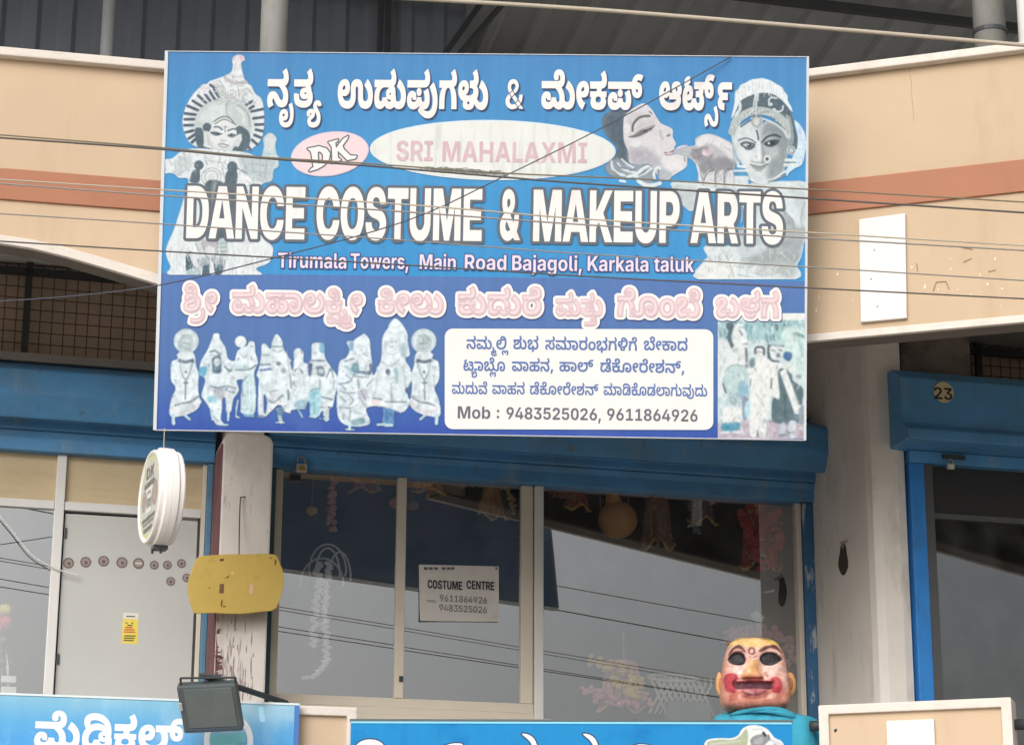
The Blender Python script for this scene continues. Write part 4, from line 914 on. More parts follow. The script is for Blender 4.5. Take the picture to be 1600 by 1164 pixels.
57 -3,~-24 0,~-25 26,~0 43,~25 27,24 0,~8 0,~12 -4,~8 -7,3 -5,-2 -3,~0 1,~0 3,0 2,~0 7,~-5 12,~-9 9,~-13 6,-9 0,40 3,~5 -3,~9 -9,~5 -13,0 -8,~0 -3,~0 -5,-1 -2,-2 4,~4 4,~9 7,~13 4,8 0,~22 0,~24 -27,~0 -42,~-25 -27,-25 0,~-11 0,~-17 6,~-12 12,-3 8,7 -1,~-3 -7,~-12 -11,~-17 -7/59 21,~13 0,~12 13,~0 23,~-13 13,-11 0,~-9 0,~-11 -6,~-5 -11,0 -8,~0 -12,~13 -12/134 21,~12 0,~12 13,0 11,~0 8,~-5 11,~-11 6,-7 0,~-13 0,~-12 -14,~0 -23,~12 -12/8 113,0 25,120 0,~13 0,~10 2,~6 4,~2 6,0 4,~0 8,~-8 14,-7 8,22 13,~11 -13,~9 -22,0 -12,~0 -6,~-5 -14,~-12 -11,~-19 -6,-17 0
54 31,1 -3,~-2 -9,~-7 -21,~-7 -21,-5 -9,-21 0,~3 10,~5 22,~4 22,1 9
57 -3,~-24 0,~-25 26,~0 43,~25 27,24 0,~8 0,~12 -4,~8 -7,3 -5,-2 -3,~0 1,~0 3,0 2,~0 7,~-5 12,~-9 9,~-13 6,-9 0,40 3,~5 -3,~9 -9,~5 -13,0 -8,~0 -3,~0 -5,-1 -2,-2 4,~4 4,~9 7,~13 4,8 0,~22 0,~24 -27,~0 -42,~-25 -27,-25 0,~-11 0,~-17 6,~-12 12,-3 8,7 -1,~-3 -7,~-12 -11,~-17 -7/59 21,~13 0,~12 13,~0 23,~-13 13,-11 0,~-8 0,~-11 -6,~-6 -11,0 -8,~0 -12,~13 -12/134 21,~12 0,~12 13,0 11,~0 8,~-5 11,~-11 6,-7 0,~-13 0,~-12 -14,~0 -23,~12 -12/8 113,0 25,146 0,0 -25
94 -3,~-28 0,~-38 20,~-20 37,0 23,~0 20,~14 29,~24 15,15 0,~12 0,~16 -9,~9 -17,~0 -22,~-9 -18,~-19 -10,-14 0,~-8 0,~-12 4,~-10 6,-3 4,5 21,~2 -4,~7 -6,~9 -3,5 0,~12 0,~10 9,~0 15,~-7 8,~-13 0,~-11 -8,~-7 -19,~0 -30,~13 -25,~26 -14,~38 0,~26 11,~13 21,0 15,~0 18,~-17 24,-13 8,19 14,~13 -8,~17 -19,~9 -23,0 -14,~0 -20,~-17 -33,~-38 -20/108 113,0 25,44 0,0 -25/229 68,~-18 0,~-22 24,0 23,0 3,~0 19,~13 25,~24 14,16 0,~10 0,~15 -4,6 -3,-12 -20,~-5 3,~-9 2,~-13 0,~-13 -6,~-8 -16,0 -14,0 -7,~0 -10,~8 -13,9 0,~4 0,~7 5,0 6,~0 4,~-3 5,~-5 3,~-7 2,-6 0,-72 0,0 25,68 0,~13 0,~18 -5,~12 -10,~6 -13,0 -9,~0 -17,~-20 -16
52 -3,~-19 0,~-23 28,0 28,~0 15,~7 25,~16 19,11 5,5 -4,-39 0,0 25,105 0,~15 0,~13 4,~7 6,~2 8,0 5,~0 9,~-11 11,~-16 0,~-12 -9,0 -7,~0 -2,~1 -3,0 -1,-8 12,~2 1,~5 2,2 0,~6 0,~7 -7,~0 -12,~-8 -7,-8 0,~-9 0,~-9 12,~0 18,~9 15,~18 9,~27 0,~20 -11,~10 -21,0 -13,~0 -10,~-6 -16,-7 -6,~-3 -3,~-11 -6,~-17 -3,-13 0,14 8,10 -1,~8 -3,~12 -12,~6 -15,0 -9,~0 -4,~-1 -7,-2 -4,~0 -1,~-4 -1,-1 -1,~-5 -7,~-15 -11,-11 0,~-8 0,~-14 6,~-9 13,0 9,~0 13,~18 13,12 0,~8 0,~10 -4,4 -3,~12 -6,~13 -25,~0 -31,~-12 -21,~-20 -12,-13 0,~-17 0,~-21 14,-8 15,11 2,~-6 -13,~-14 -13,~-16 -5/57 22,~10 0,~11 15,2 12,24 0,~2 -14,~13 -13,10 0,~6 0,~11 5,~7 12,0 10,~0 8,~-4 15,~-9 10,-7 0,~-4 0,~-6 -4,~0 -9,~6 -5,~9 0,~6 3,~5 8,~0 13,~-7 11,~-12 9,~-19 5,-12 0,-7 0,~-13 0,~-21 -9,~-14 -15,~-7 -22,0 -13,~0 -17,~11 -15
70 -3,~-18 0,~-25 11,~-13 20,0 12,~0 8,~4 12,~9 11,7 4,0 -4,-25 0,0 21,48 0,~3 2,~5 6,~0 7,~-3 6,-3 3,15 3,11 -3,~3 -3,~2 -7,~0 -7,~-2 -5,-1 -2,46 0,0 -21,-26 0,0 4,~6 -4,~10 -9,~5 -13,0 -9,~0 -12,~-12 -20,~-26 -11/71 22,~16 0,~14 14,0 11,~0 7,~-7 12,~-13 6,~-20 0,~-13 -6,~-7 -12,0 -7,~0 -11,~15 -14/9 113,0 25,61 0,~15 0,~13 4,~7 6,~2 8,0 5,~0 9,~-10 11,~-17 0,~-11 -9,0 -7,~0 -2,~0 -3,0 -1,-8 12,~3 1,~4 2,2 0,~6 0,~7 -7,~0 -12,~-8 -7,-7 0,~-10 0,~-9 12,~0 18,~9 15,~19 9,~27 0,~19 -11,~10 -21,0 -13,~0 -9,~-5 -16,-7 -6,~-3 -4,~-12 -6,~-18 -3,-14 0
78 -3,~-20 0,~-31 15,~-17 30,0 21,~0 13,~7 21,~13 15,10 6,5 -5,-35 0,0 25,74 0,~15 0,~13 4,~6 6,~3 8,0 5,~0 9,~-11 11,~-17 0,~-11 -9,0 -7,~0 -2,~0 -3,1 -1,-8 12,~2 1,~5 2,2 0,~5 0,~8 -7,~0 -12,~-8 -7,-8 0,~-9 0,~-9 12,~0 18,~9 15,~18 9,~27 0,~20 -11,~10 -21,0 -13,~0 -9,~-6 -16,-6 -6,~-4 -4,~-11 -5,~-17 -4,-13 0,20 7,10 -2,~9 -6,~12 -16,~6 -20,0 -13,~0 -20,~-16 -30,~-31 -16/78 23,~14 0,~18 12,~9 20,0 12,~0 15,~-10 20,~-18 11,~-26 0,~-18 -11,~-10 -21,0 -14,~0 -21,~22 -23
116 -3,~-12 0,~-17 8,~-14 17,-7 11,~-4 7,~-6 8,~-5 4,-4 0,~-6 0,~-6 -9,~0 -15,~6 -15,4 -7,-24 -11,~-6 9,~-8 22,~0 22,~10 18,~18 10,~25 0,~19 -12,9 -17,~5 -8,~8 -12,~10 -5,6 0,~10 0,~9 15,0 12,~0 15,~-13 26,~-20 18,-14 5,-81 0,0 25,126 0,0 -25,-11 0,2 4,~12 -7,~17 -20,~9 -26,0 -14,~0 -26,~-24 -27/212 68,~-18 0,~-22 24,0 23,0 3,~0 19,~13 25,~23 14,16 0,~10 0,~16 -4,5 -3,-12 -20,~-4 3,~-10 2,~-12 0,~-13 -6,~-8 -16,0 -14,0 -7,~0 -10,~8 -13,8 0,~5 0,~6 5,0 6,~0 4,~-2 5,~-5 3,~-7 2,-7 0,-72 0,0 25,69 0,~13 0,~17 -5,~13 -10,~5 -13,0 -9,~0 -17,~-20 -16
54 -3,~-14 0,~-21 11,~-12 21,0 14,~0 11,~10 18,~17 11,12 0,~14 0,~16 -14,0 -12,~0 -4,~-2 -8,-1 -3,-21 2,~1 2,~1 4,0 2,~0 4,~-5 5,~-10 0,~-8 -9,~0 -18,~14 -12,~29 0,~13 16,1 14,25 0,~1 -16,~13 -14,9 0,~11 0,~9 16,~0 23,~-7 20,~-14 17,~-17 12,-9 3,38 4,~11 -7,~17 -21,~9 -24,0 -15,~0 -19,~-12 -23,~-20 -11,~-23 0,~-16 6,~-12 13,-6 10,11 0,~-7 -11,~-15 -13,~-18 -5/7 113,0 25,113 0,~16 0,~13 4,~6 6,~2 8,0 5,~0 9,~-10 11,~-17 0,~-11 -9,0 -7,~0 -2,~0 -3,0 -1,-7 12,~2 1,~4 2,2 0,~6 0,~8 -7,~0 -12,~-9 -7,-7 0,~-9 0,~-10 12,~0 18,~10 15,~18 9,~27 0,~19 -11,~11 -21,0 -13,~0 -9,~-6 -16,-6 -6,~-4 -4,~-11 -6,~-19 -3,-14 0
52 -3,~-12 0,~-20 12,~-10 26,~0 39,~12 30,~23 22,~30 12,18 0,~14 0,~24 -7,~18 -14,7 -10,11 -28,-4 -16,~-5 -7,~-15 -11,-11 0,~-8 0,~-14 6,~-9 13,0 9,~0 13,~18 13,12 0,~7 0,~11 -4,4 -3,~12 -6,~13 -24,0 -17,~0 -15,~-12 -21,~-20 -12,-13 0,~-17 0,~-21 14,-8 15,11 2,~-6 -13,~-14 -13,~-16 -5/57 22,~10 0,~11 15,2 12,24 0,~2 -14,~13 -13,10 0,~6 0,~11 5,~7 12,0 10,~0 8,~-4 15,~-9 10,-7 0,~-4 0,~-6 -4,~0 -9,~6 -5,~9 0,~6 3,~5 8,~0 13,~-7 11,~-12 9,~-19 5,-12 0,-7 0,~-13 0,~-21 -9,~-14 -15,~-7 -22,0 -13,~0 -17,~11 -15/74 188,~20 0,~33 -10,14 -12,~10 -8,~15 -22,~8 -27,0 -13,~0 -9,~-2 -15,-2 -5,-23 40,7 3,~-5 12,~-15 19,~-20 15,~-24 7,-16 0,~-11 0,~-14 -5,~-6 -8,~0 -10,~5 -9,3 -5,-19 -14,~-4 5,~-7 12,~-4 13,0 6,~0 15,~16 17,~25 8
52 -3,~-19 0,~-23 28,0 28,~0 15,~7 25,~16 19,11 5,5 -4,-39 0,0 25,111 0,~12 0,~11 2,~6 4,~2 6,0 4,~0 8,~-8 14,-7 8,21 13,~12 -13,~8 -22,0 -12,~0 -6,~-4 -14,-6 -6,~-3 -3,~-7 -4,~-9 -2,-5 -1,1 5,~9 -3,~11 -11,~6 -15,0 -9,~0 -4,~-1 -7,-2 -4,~0 -1,~-4 -1,-1 -1,~-5 -7,~-15 -11,-11 0,~-8 0,~-14 6,~-9 13,0 9,~0 13,~18 13,12 0,~8 0,~10 -4,4 -3,~12 -6,~13 -24,0 -17,~0 -15,~-12 -21,~-20 -12,-13 0,~-17 0,~-21 14,-8 15,11 2,~-6 -13,~-14 -13,~-16 -5/57 22,~10 0,~11 15,2 12,24 0,~2 -14,~13 -13,10 0,~6 0,~11 5,~7 12,0 10,~0 8,~-4 15,~-9 10,-7 0,~-4 0,~-6 -4,~0 -9,~6 -5,~9 0,~6 3,~5 8,~0 13,~-7 11,~-12 9,~-19 5,-12 0,-7 0,~-13 0,~-21 -9,~-14 -15,~-7 -22,0 -13,~0 -17,~11 -15
94 -3,~-28 0,~-38 20,~-20 37,0 23,~0 20,~14 29,~24 15,15 0,~12 0,~16 -9,~9 -17,~0 -22,~-9 -18,~-19 -10,-14 0,~-8 0,~-12 4,~-10 6,-3 4,5 21,~2 -4,~7 -6,~9 -3,5 0,~12 0,~10 9,~0 15,~-7 8,~-13 0,~-11 -8,~-7 -19,~0 -30,~13 -25,~26 -14,~38 0,~26 11,~13 21,0 15,~0 18,~-17 24,-13 8,19 14,~13 -8,~17 -19,~9 -23,0 -14,~0 -20,~-17 -33,~-38 -20/108 113,0 25,44 0,0 -25
54 -3,~-14 0,~-21 11,~-12 21,0 14,~0 11,~10 18,~17 11,12 0,~14 0,~16 -14,0 -12,~0 -4,~-2 -8,-1 -3,-21 2,~1 2,~1 4,0 2,~0 4,~-5 5,~-10 0,~-8 -9,~0 -18,~14 -12,~29 0,~13 16,1 14,25 0,~1 -16,~13 -14,9 0,~11 0,~9 16,~0 23,~-7 20,~-14 17,~-17 12,-9 3,37 4,~12 -7,~17 -21,~9 -25,0 -14,~0 -19,~-12 -23,~-20 -11,~-23 0,~-16 6,~-12 13,-6 10,11 0,~-7 -11,~-15 -13,~-18 -5/7 113,0 25,119 0,~13 0,~10 2,~6 4,~2 6,0 4,~0 8,~-8 14,-7 8,21 13,~12 -13,~9 -22,0 -12,~0 -6,~-5 -14,~-12 -11,~-18 -6,-18 0
-82 11,~8 -10,~17 -14,~21 -7,14 0,~17 0,~22 13,~11 25,0 17,~0 20,~-15 40,-15 18,24 15,~17 -22,~16 -46,0 -24,~0 -20,~-10 -30,~-20 -20,~-28 -10,~-35 0,~-27 9,~-23 17,-12 14
58 -3,~-15 0,~-22 13,~-12 26,~0 40,~15 30,~27 22,~34 12,~39 0,~28 -8,~19 -14,8 -9,17 -29,-4 -20,~-8 -7,~-17 -9,-13 0,~-9 0,~-17 6,~-10 12,0 10,~0 14,~19 13,16 0,~7 0,~14 -4,4 -3,~14 -6,~16 -25,~0 -32,~-16 -21,~-25 -11,-15 0,~-19 0,~-26 15,-10 14,19 2,~-10 -12,~-17 -14,~-19 -5/67 33,~9 0,~9 11,2 10,37 0,~1 -11,~12 -11,11 0,~6 0,~10 4,~6 10,~0 15,~-3 11,~-8 7,-5 0,~-4 0,~-4 -3,~0 -7,~5 -3,~7 0,~7 3,~3 7,~0 9,~-4 9,~-12 7,~-21 5,-15 0,-10 0,~-14 0,~-20 -8,~-14 -13,~-8 -18,~0 -23,~9 -11/86 195,~25 0,~37 -11,17 -13,~12 -8,~17 -23,~9 -29,0 -15,~0 -10,~-2 -16,-3 -8,-39 48,11 8,~-5 8,~-13 14,-8 5,~-12 7,~-27 8,-17 0,~-12 0,~-14 -5,~-6 -7,~0 -9,~4 -7,3 -4,-28 -19,~-6 6,~-7 14,~-4 13,0 6,~0 17,~18 20,~30 10
108 -3,~-32 0,~-45 21,~-23 37,0 24,~0 20,~16 29,~29 15,18 0,~15 0,~20 -10,~11 -19,~0 -26,~-11 -18,~-21 -10,-15 0,~-11 0,~-17 6,~-13 9,-4 4,6 28,~3 -3,~7 -9,~11 -6,7 0,~11 0,~10 7,~0 12,~-6 6,~-11 0,~-10 -7,~-7 -15,~0 -25,~13 -21,~28 -13,21 0,~18 0,~27 9,~13 18,0 12,~0 15,~-13 20,-13 6,26 21,~14 -7,~18 -18,~10 -23,0 -14,~0 -21,~-20 -34,~-44 -20/124 106,0 35,57 0,0 -35/268 59,~-23 0,~-26 27,0 26,0 5,~0 21,~15 28,~27 15,17 0,~14 0,~19 -5,7 -4,-17 -25,~-5 2,~-10 3,~-14 0,~-13 -7,~-7 -15,0 -12,0 -12,~0 -9,~7 -11,7 0,~5 0,~5 4,0 5,~0 3,~-2 4,~-4 2,~-7 2,-6 0,-84 0,0 35,81 0,~14 0,~21 -6,8 -7,~6 -5,~7 -15,0 -10,~0 -19,~-24 -20
79 0,-48 0,0 37,46 0,~17 0,~21 12,~11 24,~0 36,~-11 24,~-22 12,-17 0,-46 0,0 37,49 0,~28 0,~41 -22,~22 -41,~0 -56,~-22 -41,~-41 -22/56 182,0 -182,-44 0,0 182
1 0,62 182,58 0,63 -182,-49 0,-25 80,~-6 20,~-12 41,-6 24,12 0,~-6 -24,~-12 -41,-6 -20,-26 -80/44 35,0 34,97 0,0 -34
12 0,0 182,45 0,52 -83,~3 -4,~8 -15,~10 -18,4 -8,-5 -11,~-1 9,~0 23,~-1 22,0 6,0 79,44 0,0 -182,-45 0,-48 76,~-3 5,~-11 18,~-12 22,-6 12,8 4,~1 -13,~0 -24,~1 -19,0 -5,0 -76
94 -3,~-25 0,~-40 22,~-23 42,~0 60,~23 42,~40 22,25 0,~16 0,~29 -10,~21 -18,~14 -26,2 -15,-44 0,~-2 7,~-6 11,~-10 8,~-12 4,-8 0,~-14 0,~-19 -13,~-10 -25,~0 -34,~10 -25,~19 -14,14 0,~8 0,~12 4,~10 8,~6 12,2 7,44 0,~-2 -16,~-14 -25,~-21 -18,~-29 -10
12 0,0 182,135 0,0 -37,-91 0,0 -36,84 0,0 -36,-84 0,0 -36,91 0,0 -37
93 -3,~-24 0,~-40 22,~-23 42,~0 60,~23 42,~40 22,~49 0,~39 -22,~23 -42,~0 -60,~-23 -42,~-39 -22/93 35,~13 0,~20 13,~10 25,~0 35,~-10 25,~-20 13,~-26 0,~-19 -13,~-10 -25,~0 -35,~10 -25,~19 -13
84 -3,~-24 0,~-34 15,~-18 28,0 20,42 0,~0 -9,~9 -12,~15 -7,~20 0,~14 5,~7 9,~0 11,~-6 8,~-14 6,-11 2,-19 4,~-26 5,~-27 26,0 20,~0 17,~18 26,~32 14,~43 0,~32 -14,~17 -27,1 -19,-41 0,~-1 12,~-16 13,-13 0,~-8 0,~-13 -5,~-7 -9,~0 -11,~6 -7,~13 -5,10 -2,16 -4,~15 -3,~22 -9,~14 -13,~7 -16,0 -11,~0 -18,~-18 -26,~-33 -14
5 145,0 37,151 0,0 -37,-53 0,0 -145,-44 0,0 145
88 -3,~-23 0,~-35 17,~-18 30,0 20,0 118,42 0,0 -114,~0 -10,~9 -15,~15 -9,~20 0,~15 9,~9 15,0 10,0 114,43 0,0 -118,~0 -20,~-19 -30,~-35 -17
12 0,0 182,65 0,23 -72,~2 -6,~5 -19,~6 -20,~5 -19,1 -7,-11 0,~2 7,~5 19,~5 20,~5 19,2 6,23 72,65 0,0 -182,-43 0,0 79,~0 6,~1 18,~1 21,~0 22,0 10,5 0,~-3 -10,~-6 -22,~-5 -21,~-5 -18,-2 -6,-27 -79,-35 0,-27 79,~-1 6,~-6 18,~-6 21,~-6 22,-3 10,6 0,~0 -10,~1 -22,~0 -21,~1 -18,0 -6,0 -79
68 -3,~-19 0,~-28 14,~-15 23,0 14,~0 10,~8 16,~14 14,11 7,39 25,~4 3,~5 6,~2 6,0 2,~0 6,~-8 8,-7 0,~-5 0,~-7 -4,~-4 -7,~0 -10,~5 -11,~11 -12,7 -9,87 -98,-43 0,-73 79,~-7 9,~-14 17,~-8 20,0 11,~0 14,~12 22,~23 12,~30 0,~22 -12,~12 -20,0 -12,~0 -8,~-6 -15,~-10 -13,-8 -6,-38 -27,~-6 -4,~-7 -9,~0 -13,~6 -9,~11 -5,7 0,~9 0,~19 9,~15 16,~9 22,0 13,34 0,~0 -15,~-6 -27,~-13 -23,-11 -8,-11 -6,~-10 -7,~-26 -8
44 32,0 54,~6 8,~12 15,~13 15,6 8,41 50,51 0,-76 -91,-4 0/12 0,0 182,44 0,0 -182/125 0,-49 78,26 33,74 -111
12 0,0 182,74 0,~21 0,~31 -15,~17 -28,~0 -37,~-17 -28,~-31 -15,-21 0,-49 0,0 36,46 0,~9 0,~13 6,~7 12,~0 15,~-7 11,~-13 6,-9 0,-27 0,0 -145
12 0,0 182,75 0,~21 0,~31 -15,~16 -28,~0 -37,~-17 -27,~-32 -15,-22 0,-46 0,0 35,46 0,~9 0,~12 6,~7 12,~0 15,~-7 11,~-12 7,-9 0,-28 0,0 -146/114 0,-41 82,45 0,42 -82
83 -3,~-22 0,~-32 14,~-18 26,-1 19,37 0,~0 -9,~10 -12,~16 -6,~20 0,~15 6,~8 10,~0 13,~-8 9,~-14 6,-10 2,-20 5,~-23 6,~-26 24,0 20,~0 16,~18 25,~31 13,~40 0,~30 -13,~17 -25,0 -16,-36 0,~-1 11,~-17 12,-14 0,~-9 0,~-14 -5,~-7 -10,~0 -13,~9 -9,~13 -5,8 -2,16 -4,~11 -3,~20 -8,~15 -13,~8 -18,0 -11,~0 -17,~-16 -24,~-32 -14
16 0,0 182,71 0,~21 0,~29 -15,~15 -26,~0 -36,~-15 -26,~-29 -14,-21 0,-49 0,0 30,43 0,~11 0,~15 6,~7 13,~0 18,~-7 13,~-15 6,-11 0,-27 0,0 -151/118 0,-45 83,41 0,45 -83
9 0,0 31,32 0,0 120,-32 0,0 31,101 0,0 -31,-32 0,0 -120,32 0,0 -31
16 0,0 182,58 0,29 -84,~2 -5,~5 -19,~5 -22,~4 -20,1 -7,-7 0,~1 7,~5 20,~5 22,~4 19,2 5,29 84,58 0,0 -182,-38 0,0 86,~0 6,~1 17,~0 21,~1 21,0 9,2 0,~-2 -10,~-6 -21,~-6 -21,~-5 -17,-2 -5,-30 -86,-31 0,-31 86,~-2 5,~-5 17,~-6 20,~-5 22,-3 10,3 0,~0 -9,~1 -20,~0 -21,~0 -18,0 -6,0 -86
6 0,62 182,49 0,64 -182,-42 0,-29 88,~-5 17,~-11 40,-6 24,8 0,~-6 -24,~-10 -41,-5 -16,-28 -88/45 42,0 29,97 0,0 -29
16 0,0 182,38 0,0 -74,79 0,0 74,37 0,0 -182,-37 0,0 77,-79 0,0 -77
16 0,0 182,38 0,0 -151,78 0,0 -31
6 0,75 107,0 -28,-69 103,43 0,20 -31,~6 -8,~7 -14,~6 -13,4 -7,-10 0,~3 7,~7 13,~7 14,5 8,21 31,42 0,-68 -101,0 26,73 -107,-44 0,-25 38,~-5 8,~-6 11,~-5 9,-4 6,6 0,~-3 -6,~-5 -9,~-6 -11,-6 -8,-26 -38
9 151,0 31,149 0,0 -31,-56 0,0 -151,-37 0,0 151
16 0,0 136,36 0,0 -136/34 154,~-8 0,~-12 11,~0 16,~12 11,~16 0,~12 -11,~0 -16,~-12 -11
16 0,0 136,35 0,0 -23,2 0,~3 12,~18 13,11 0,~3 0,~7 0,2 -1,0 -33,~-2 1,~-9 1,-5 0,~-8 0,~-13 -7,~-8 -13,0 -8,0 -78
63 -2,~-15 0,~-21 13,~-11 23,0 16,0 86,36 0,0 -80,~0 -13,~13 -14,12 0,~8 0,~12 7,~6 12,0 9,0 79,37 0,0 -136,-35 0,0 34,2 0,~-5 -17,~-22 -19
16 0,0 136,34 0,1 -33,-2 0,~3 12,~12 16,~17 8,9 0,~15 0,~18 -19,4 -20,-4 0,~3 13,~14 17,~19 9,10 0,~12 0,~20 -11,~11 -21,0 -15,0 -92,-36 0,0 85,~0 12,~-13 11,-9 0,~-7 0,~-10 -6,~-5 -11,0 -7,0 -84,-36 0,0 86,~0 10,~-12 12,-9 0,~-6 0,~-11 -6,~-6 -11,0 -8,0 -83
54 -3,~-13 0,~-21 10,~-12 18,0 13,~0 12,~9 15,~14 9,~19 5,10 1,~12 1,~14 2,~7 5,0 4,0 1,~0 6,~-5 8,~-10 4,~-14 0,~-10 -4,~-7 -7,-1 -5,-34 6,~4 12,~16 16,~24 9,16 0,~11 0,~20 -5,~17 -11,~10 -18,0 -12,0 -92,-35 0,0 19,-1 0,~-4 -6,~-11 -10,~-15 -6/64 23,~9 0,~13 7,~7 12,0 7,0 15,~-1 -2,~-7 -2,~-8 -1,~-8 -1,-3 -1,~-7 -1,~-10 -4,~-6 -7,~0 -11,~6 -7,~9 -4
56 -1,~-21 0,~-19 18,0 18,0 147,36 0,0 -142,~0 -6,~5 -6,5 0,~3 0,~3 0,2 1,5 -27,~-2 -1,~-11 -2
77 -3,~-21 0,~-30 18,~-16 32,~0 42,~16 32,~30 17,~41 0,~30 -17,~16 -32,~0 -42,~-16 -32,~-30 -18/77 26,~9 0,~14 11,~6 19,~0 24,~-6 19,~-14 10,~-19 0,~-13 -10,~-7 -19,~0 -24,~7 -19,~13 -11
44 0,-40 136,38 0,12 -50,~3 -14,~7 -31,3 -20,-4 0,~3 19,~8 32,3 14,13 50,33 0,12 -50,~3 -14,~8 -32,3 -19,-4 0,~3 19,~7 32,3 14,12 50,39 0,-41 -136,-37 0,-15 53,~-2 7,~-5 20,~-4 20,-2 8,6 0,~-2 -8,~-4 -20,~-4 -20,-3 -7,-15 -53
77 -3,~-21 0,~-30 17,~-16 32,~0 43,~16 31,~30 18,19 0,~14 0,~23 -8,~18 -18,~9 -26,0 -17,0 -10,-114 0,0 23,97 0,-17 -6,~0 10,~-7 16,~-13 9,~-19 0,~-13 -9,~-7 -15,0 -10,0 -16,~0 -12,~8 -16,~14 -8,10 0,~6 0,~11 4,~7 7,2 5,33 -6,~-3 -11,~-16 -17,~-25 -10
70 -3,~-17 0,~-25 10,~-16 18,-3 12,35 6,~2 -9,~14 -10,~21 0,~13 8,~0 12,~-9 6,-9 2,-24 5,~-19 4,~-20 20,0 15,~0 13,~14 19,~26 10,~34 0,~23 -9,~15 -16,2 -11,-32 -6,~-2 7,~-12 9,~-19 0,~-12 -8,~0 -11,~8 -7,9 -2,25 -5,~20 -4,~19 -18,~0 -28,~-16 -20,~-27 -12
7 -48,11 76,36 0,-22 -76
52 79,0 -79,-36 0,0 136,34 0,1 -34,-2 0,~5 17,~22 19,17 0,~14 0,~21 -12,~12 -23,0 -16,0 -87,-37 0,0 80,~0 13,~-13 15,-11 0,~-8 0,~-12 -7,~-7 -13
65 -2,~-15 0,~-25 16,~-15 31,~0 46,~15 32,~25 15,15 0,~12 0,~15 -8,~10 -11,2 -5,1 0,0 68,37 0,0 -182,-36 0,0 22,-2 0,~-2 -6,~-10 -11,~-15 -7/77 27,~9 0,~13 10,~7 19,~0 25,~-7 18,~-13 10,~-19 0,~-13 -11,~-7 -18,~0 -24,~7 -18,~13 -11
16 0,0 182,73 0,~20 0,~26 -12,~14 -21,0 -14,~0 -11,~-9 -16,~-15 -10,-9 -2,0 -2,~10 0,~18 -11,~12 -19,~0 -28,~-14 -23,~-28 -13,-21 0/54 31,32 0,~16 0,~15 12,0 11,~0 7,~-7 12,~-14 7,-9 0,-33 0/54 105,29 0,~8 0,~13 6,~7 11,0 7,~0 10,~-14 12,-13 0,-30 0
16 136,36 0,0 -143,~0 -16,~-12 -19,~-23 -9,-16 0,-7 0,0 29,5 0,~9 0,~8 8,0 8/34 154,~-8 0,~-12 11,~0 16,~12 11,~16 0,~12 -11,~0 -16,~-12 -11
76 -54,~-17 0,~-25 9,~-16 15,-3 10,31 8,~2 -4,~7 -7,~12 -4,9 0,~14 0,~16 13,0 13,0 25,-3 0,~-2 -5,~-9 -11,~-15 -6,-12 0,~-15 0,~-25 14,~-15 30,~0 46,~15 31,~25 15,16 0,~11 0,~16 -8,~9 -11,3 -5,1 0,0 22,36 0,0 -135,~0 -18,~-17 -25,~-29 -12/77 30,~9 0,~13 9,~7 17,~0 25,~-7 18,~-13 10,~-19 0,~-13 -10,~-7 -19,~0 -23,~7 -18,~13 -9
44 41,0 34,~6 10,~10 17,~13 17,9 11,44 52,46 0,-77 -89,-3 1/16 0,0 182,38 0,-1 -96,1 -18,0 -68/130 0,-54 82,23 28,75 -110
49 40,0 44,5 0,45 52,42 0,-59 -68,-8 0/16 0,0 182,36 0,0 -182/101 0,-41 60,24 26,60 -86
83 136,0 -27,-81 0,0 27/21 169,37 0,0 -129,~0 -7,~6 -6,6 0,~2 0,~8 1,2 1,5 -28,~-6 -1,~-12 -2,-6 0,~-20 0,~-22 20,0 19
92 -2,~-11 0,~-15 7,~-10 11,-3 6,-1 0,0 -22,-36 0,0 182,36 0,0 -68,1 0,~3 5,~9 11,~16 8,11 0,~15 0,~26 -15,~15 -32,~0 -46,~-15 -31,~-25 -16/81 27,~9 0,~13 11,~7 18,~0 24,~-7 18,~-13 11,~-19 0,~-13 -10,~-7 -18,~0 -25,~7 -19,~13 -10
34 -2,~-9 0,~-12 12,~0 18,~12 12,~18 0,~12 -12,~0 -18,~-12 -12/34 88,~-9 0,~-12 12,~0 18,~12 12,~18 0,~12 -12,~0 -18,~-12 -12
80 184,~18 0,~30 -14,~18 -28,0 -19,~0 -14,~-11 -29,-12 -18,-42 -62,-38 0,57 84,10 0,~-2 -5,~-11 -8,~-16 -5,-9 0,~-17 0,~-25 14,~-15 25,~0 36,~17 28,~30 15/80 155,~-8 0,~-14 -8,~-8 -14,~0 -19,~8 -14,~14 -8,~17 0,~14 8,~8 14,~0 18,~-8 15,~-14 8
8 32,0 30,68 120,36 0,-66 -118,0 -2,108 0,0 -30/95 0,0 41,1 13,0 60,34 0,0 -114
81 -2,~-21 0,~-31 13,~-18 23,0 15,~0 11,~10 19,~18 13,11 2,0 1,~-15 3,~-18 23,~0 29,~17 22,~28 12,~37 0,~29 -12,~16 -22,~0 -29,~-18 -23,-14 -3,0 -1,~10 -2,~18 -13,~11 -19,0 -11,~0 -15,~-18 -23,~-32 -13/81 25,~9 0,~14 7,~8 12,~0 16,~-8 12,~-14 7,~-18 0,~-14 -7,~-8 -12,~0 -16,~7 -12,~14 -7/81 107,~7 0,~13 6,~7 11,~0 15,~-7 11,~-12 6,~-16 0,~-12 -6,~-7 -11,~0 -15,~7 -11,~12 -6
79 -2,~-20 0,~-30 13,~-18 24,-1 16,38 0,~0 -7,~9 -10,~14 -6,~17 0,~14 7,~7 12,~0 16,~-7 13,~-16 8,-11 0,-20 0,0 25,41 41,0 1,-77 0,0 31,122 0,0 -27,-60 -58,0 8,~20 3,~30 -13,~17 -25,~0 -33,~-18 -26,~-31 -13
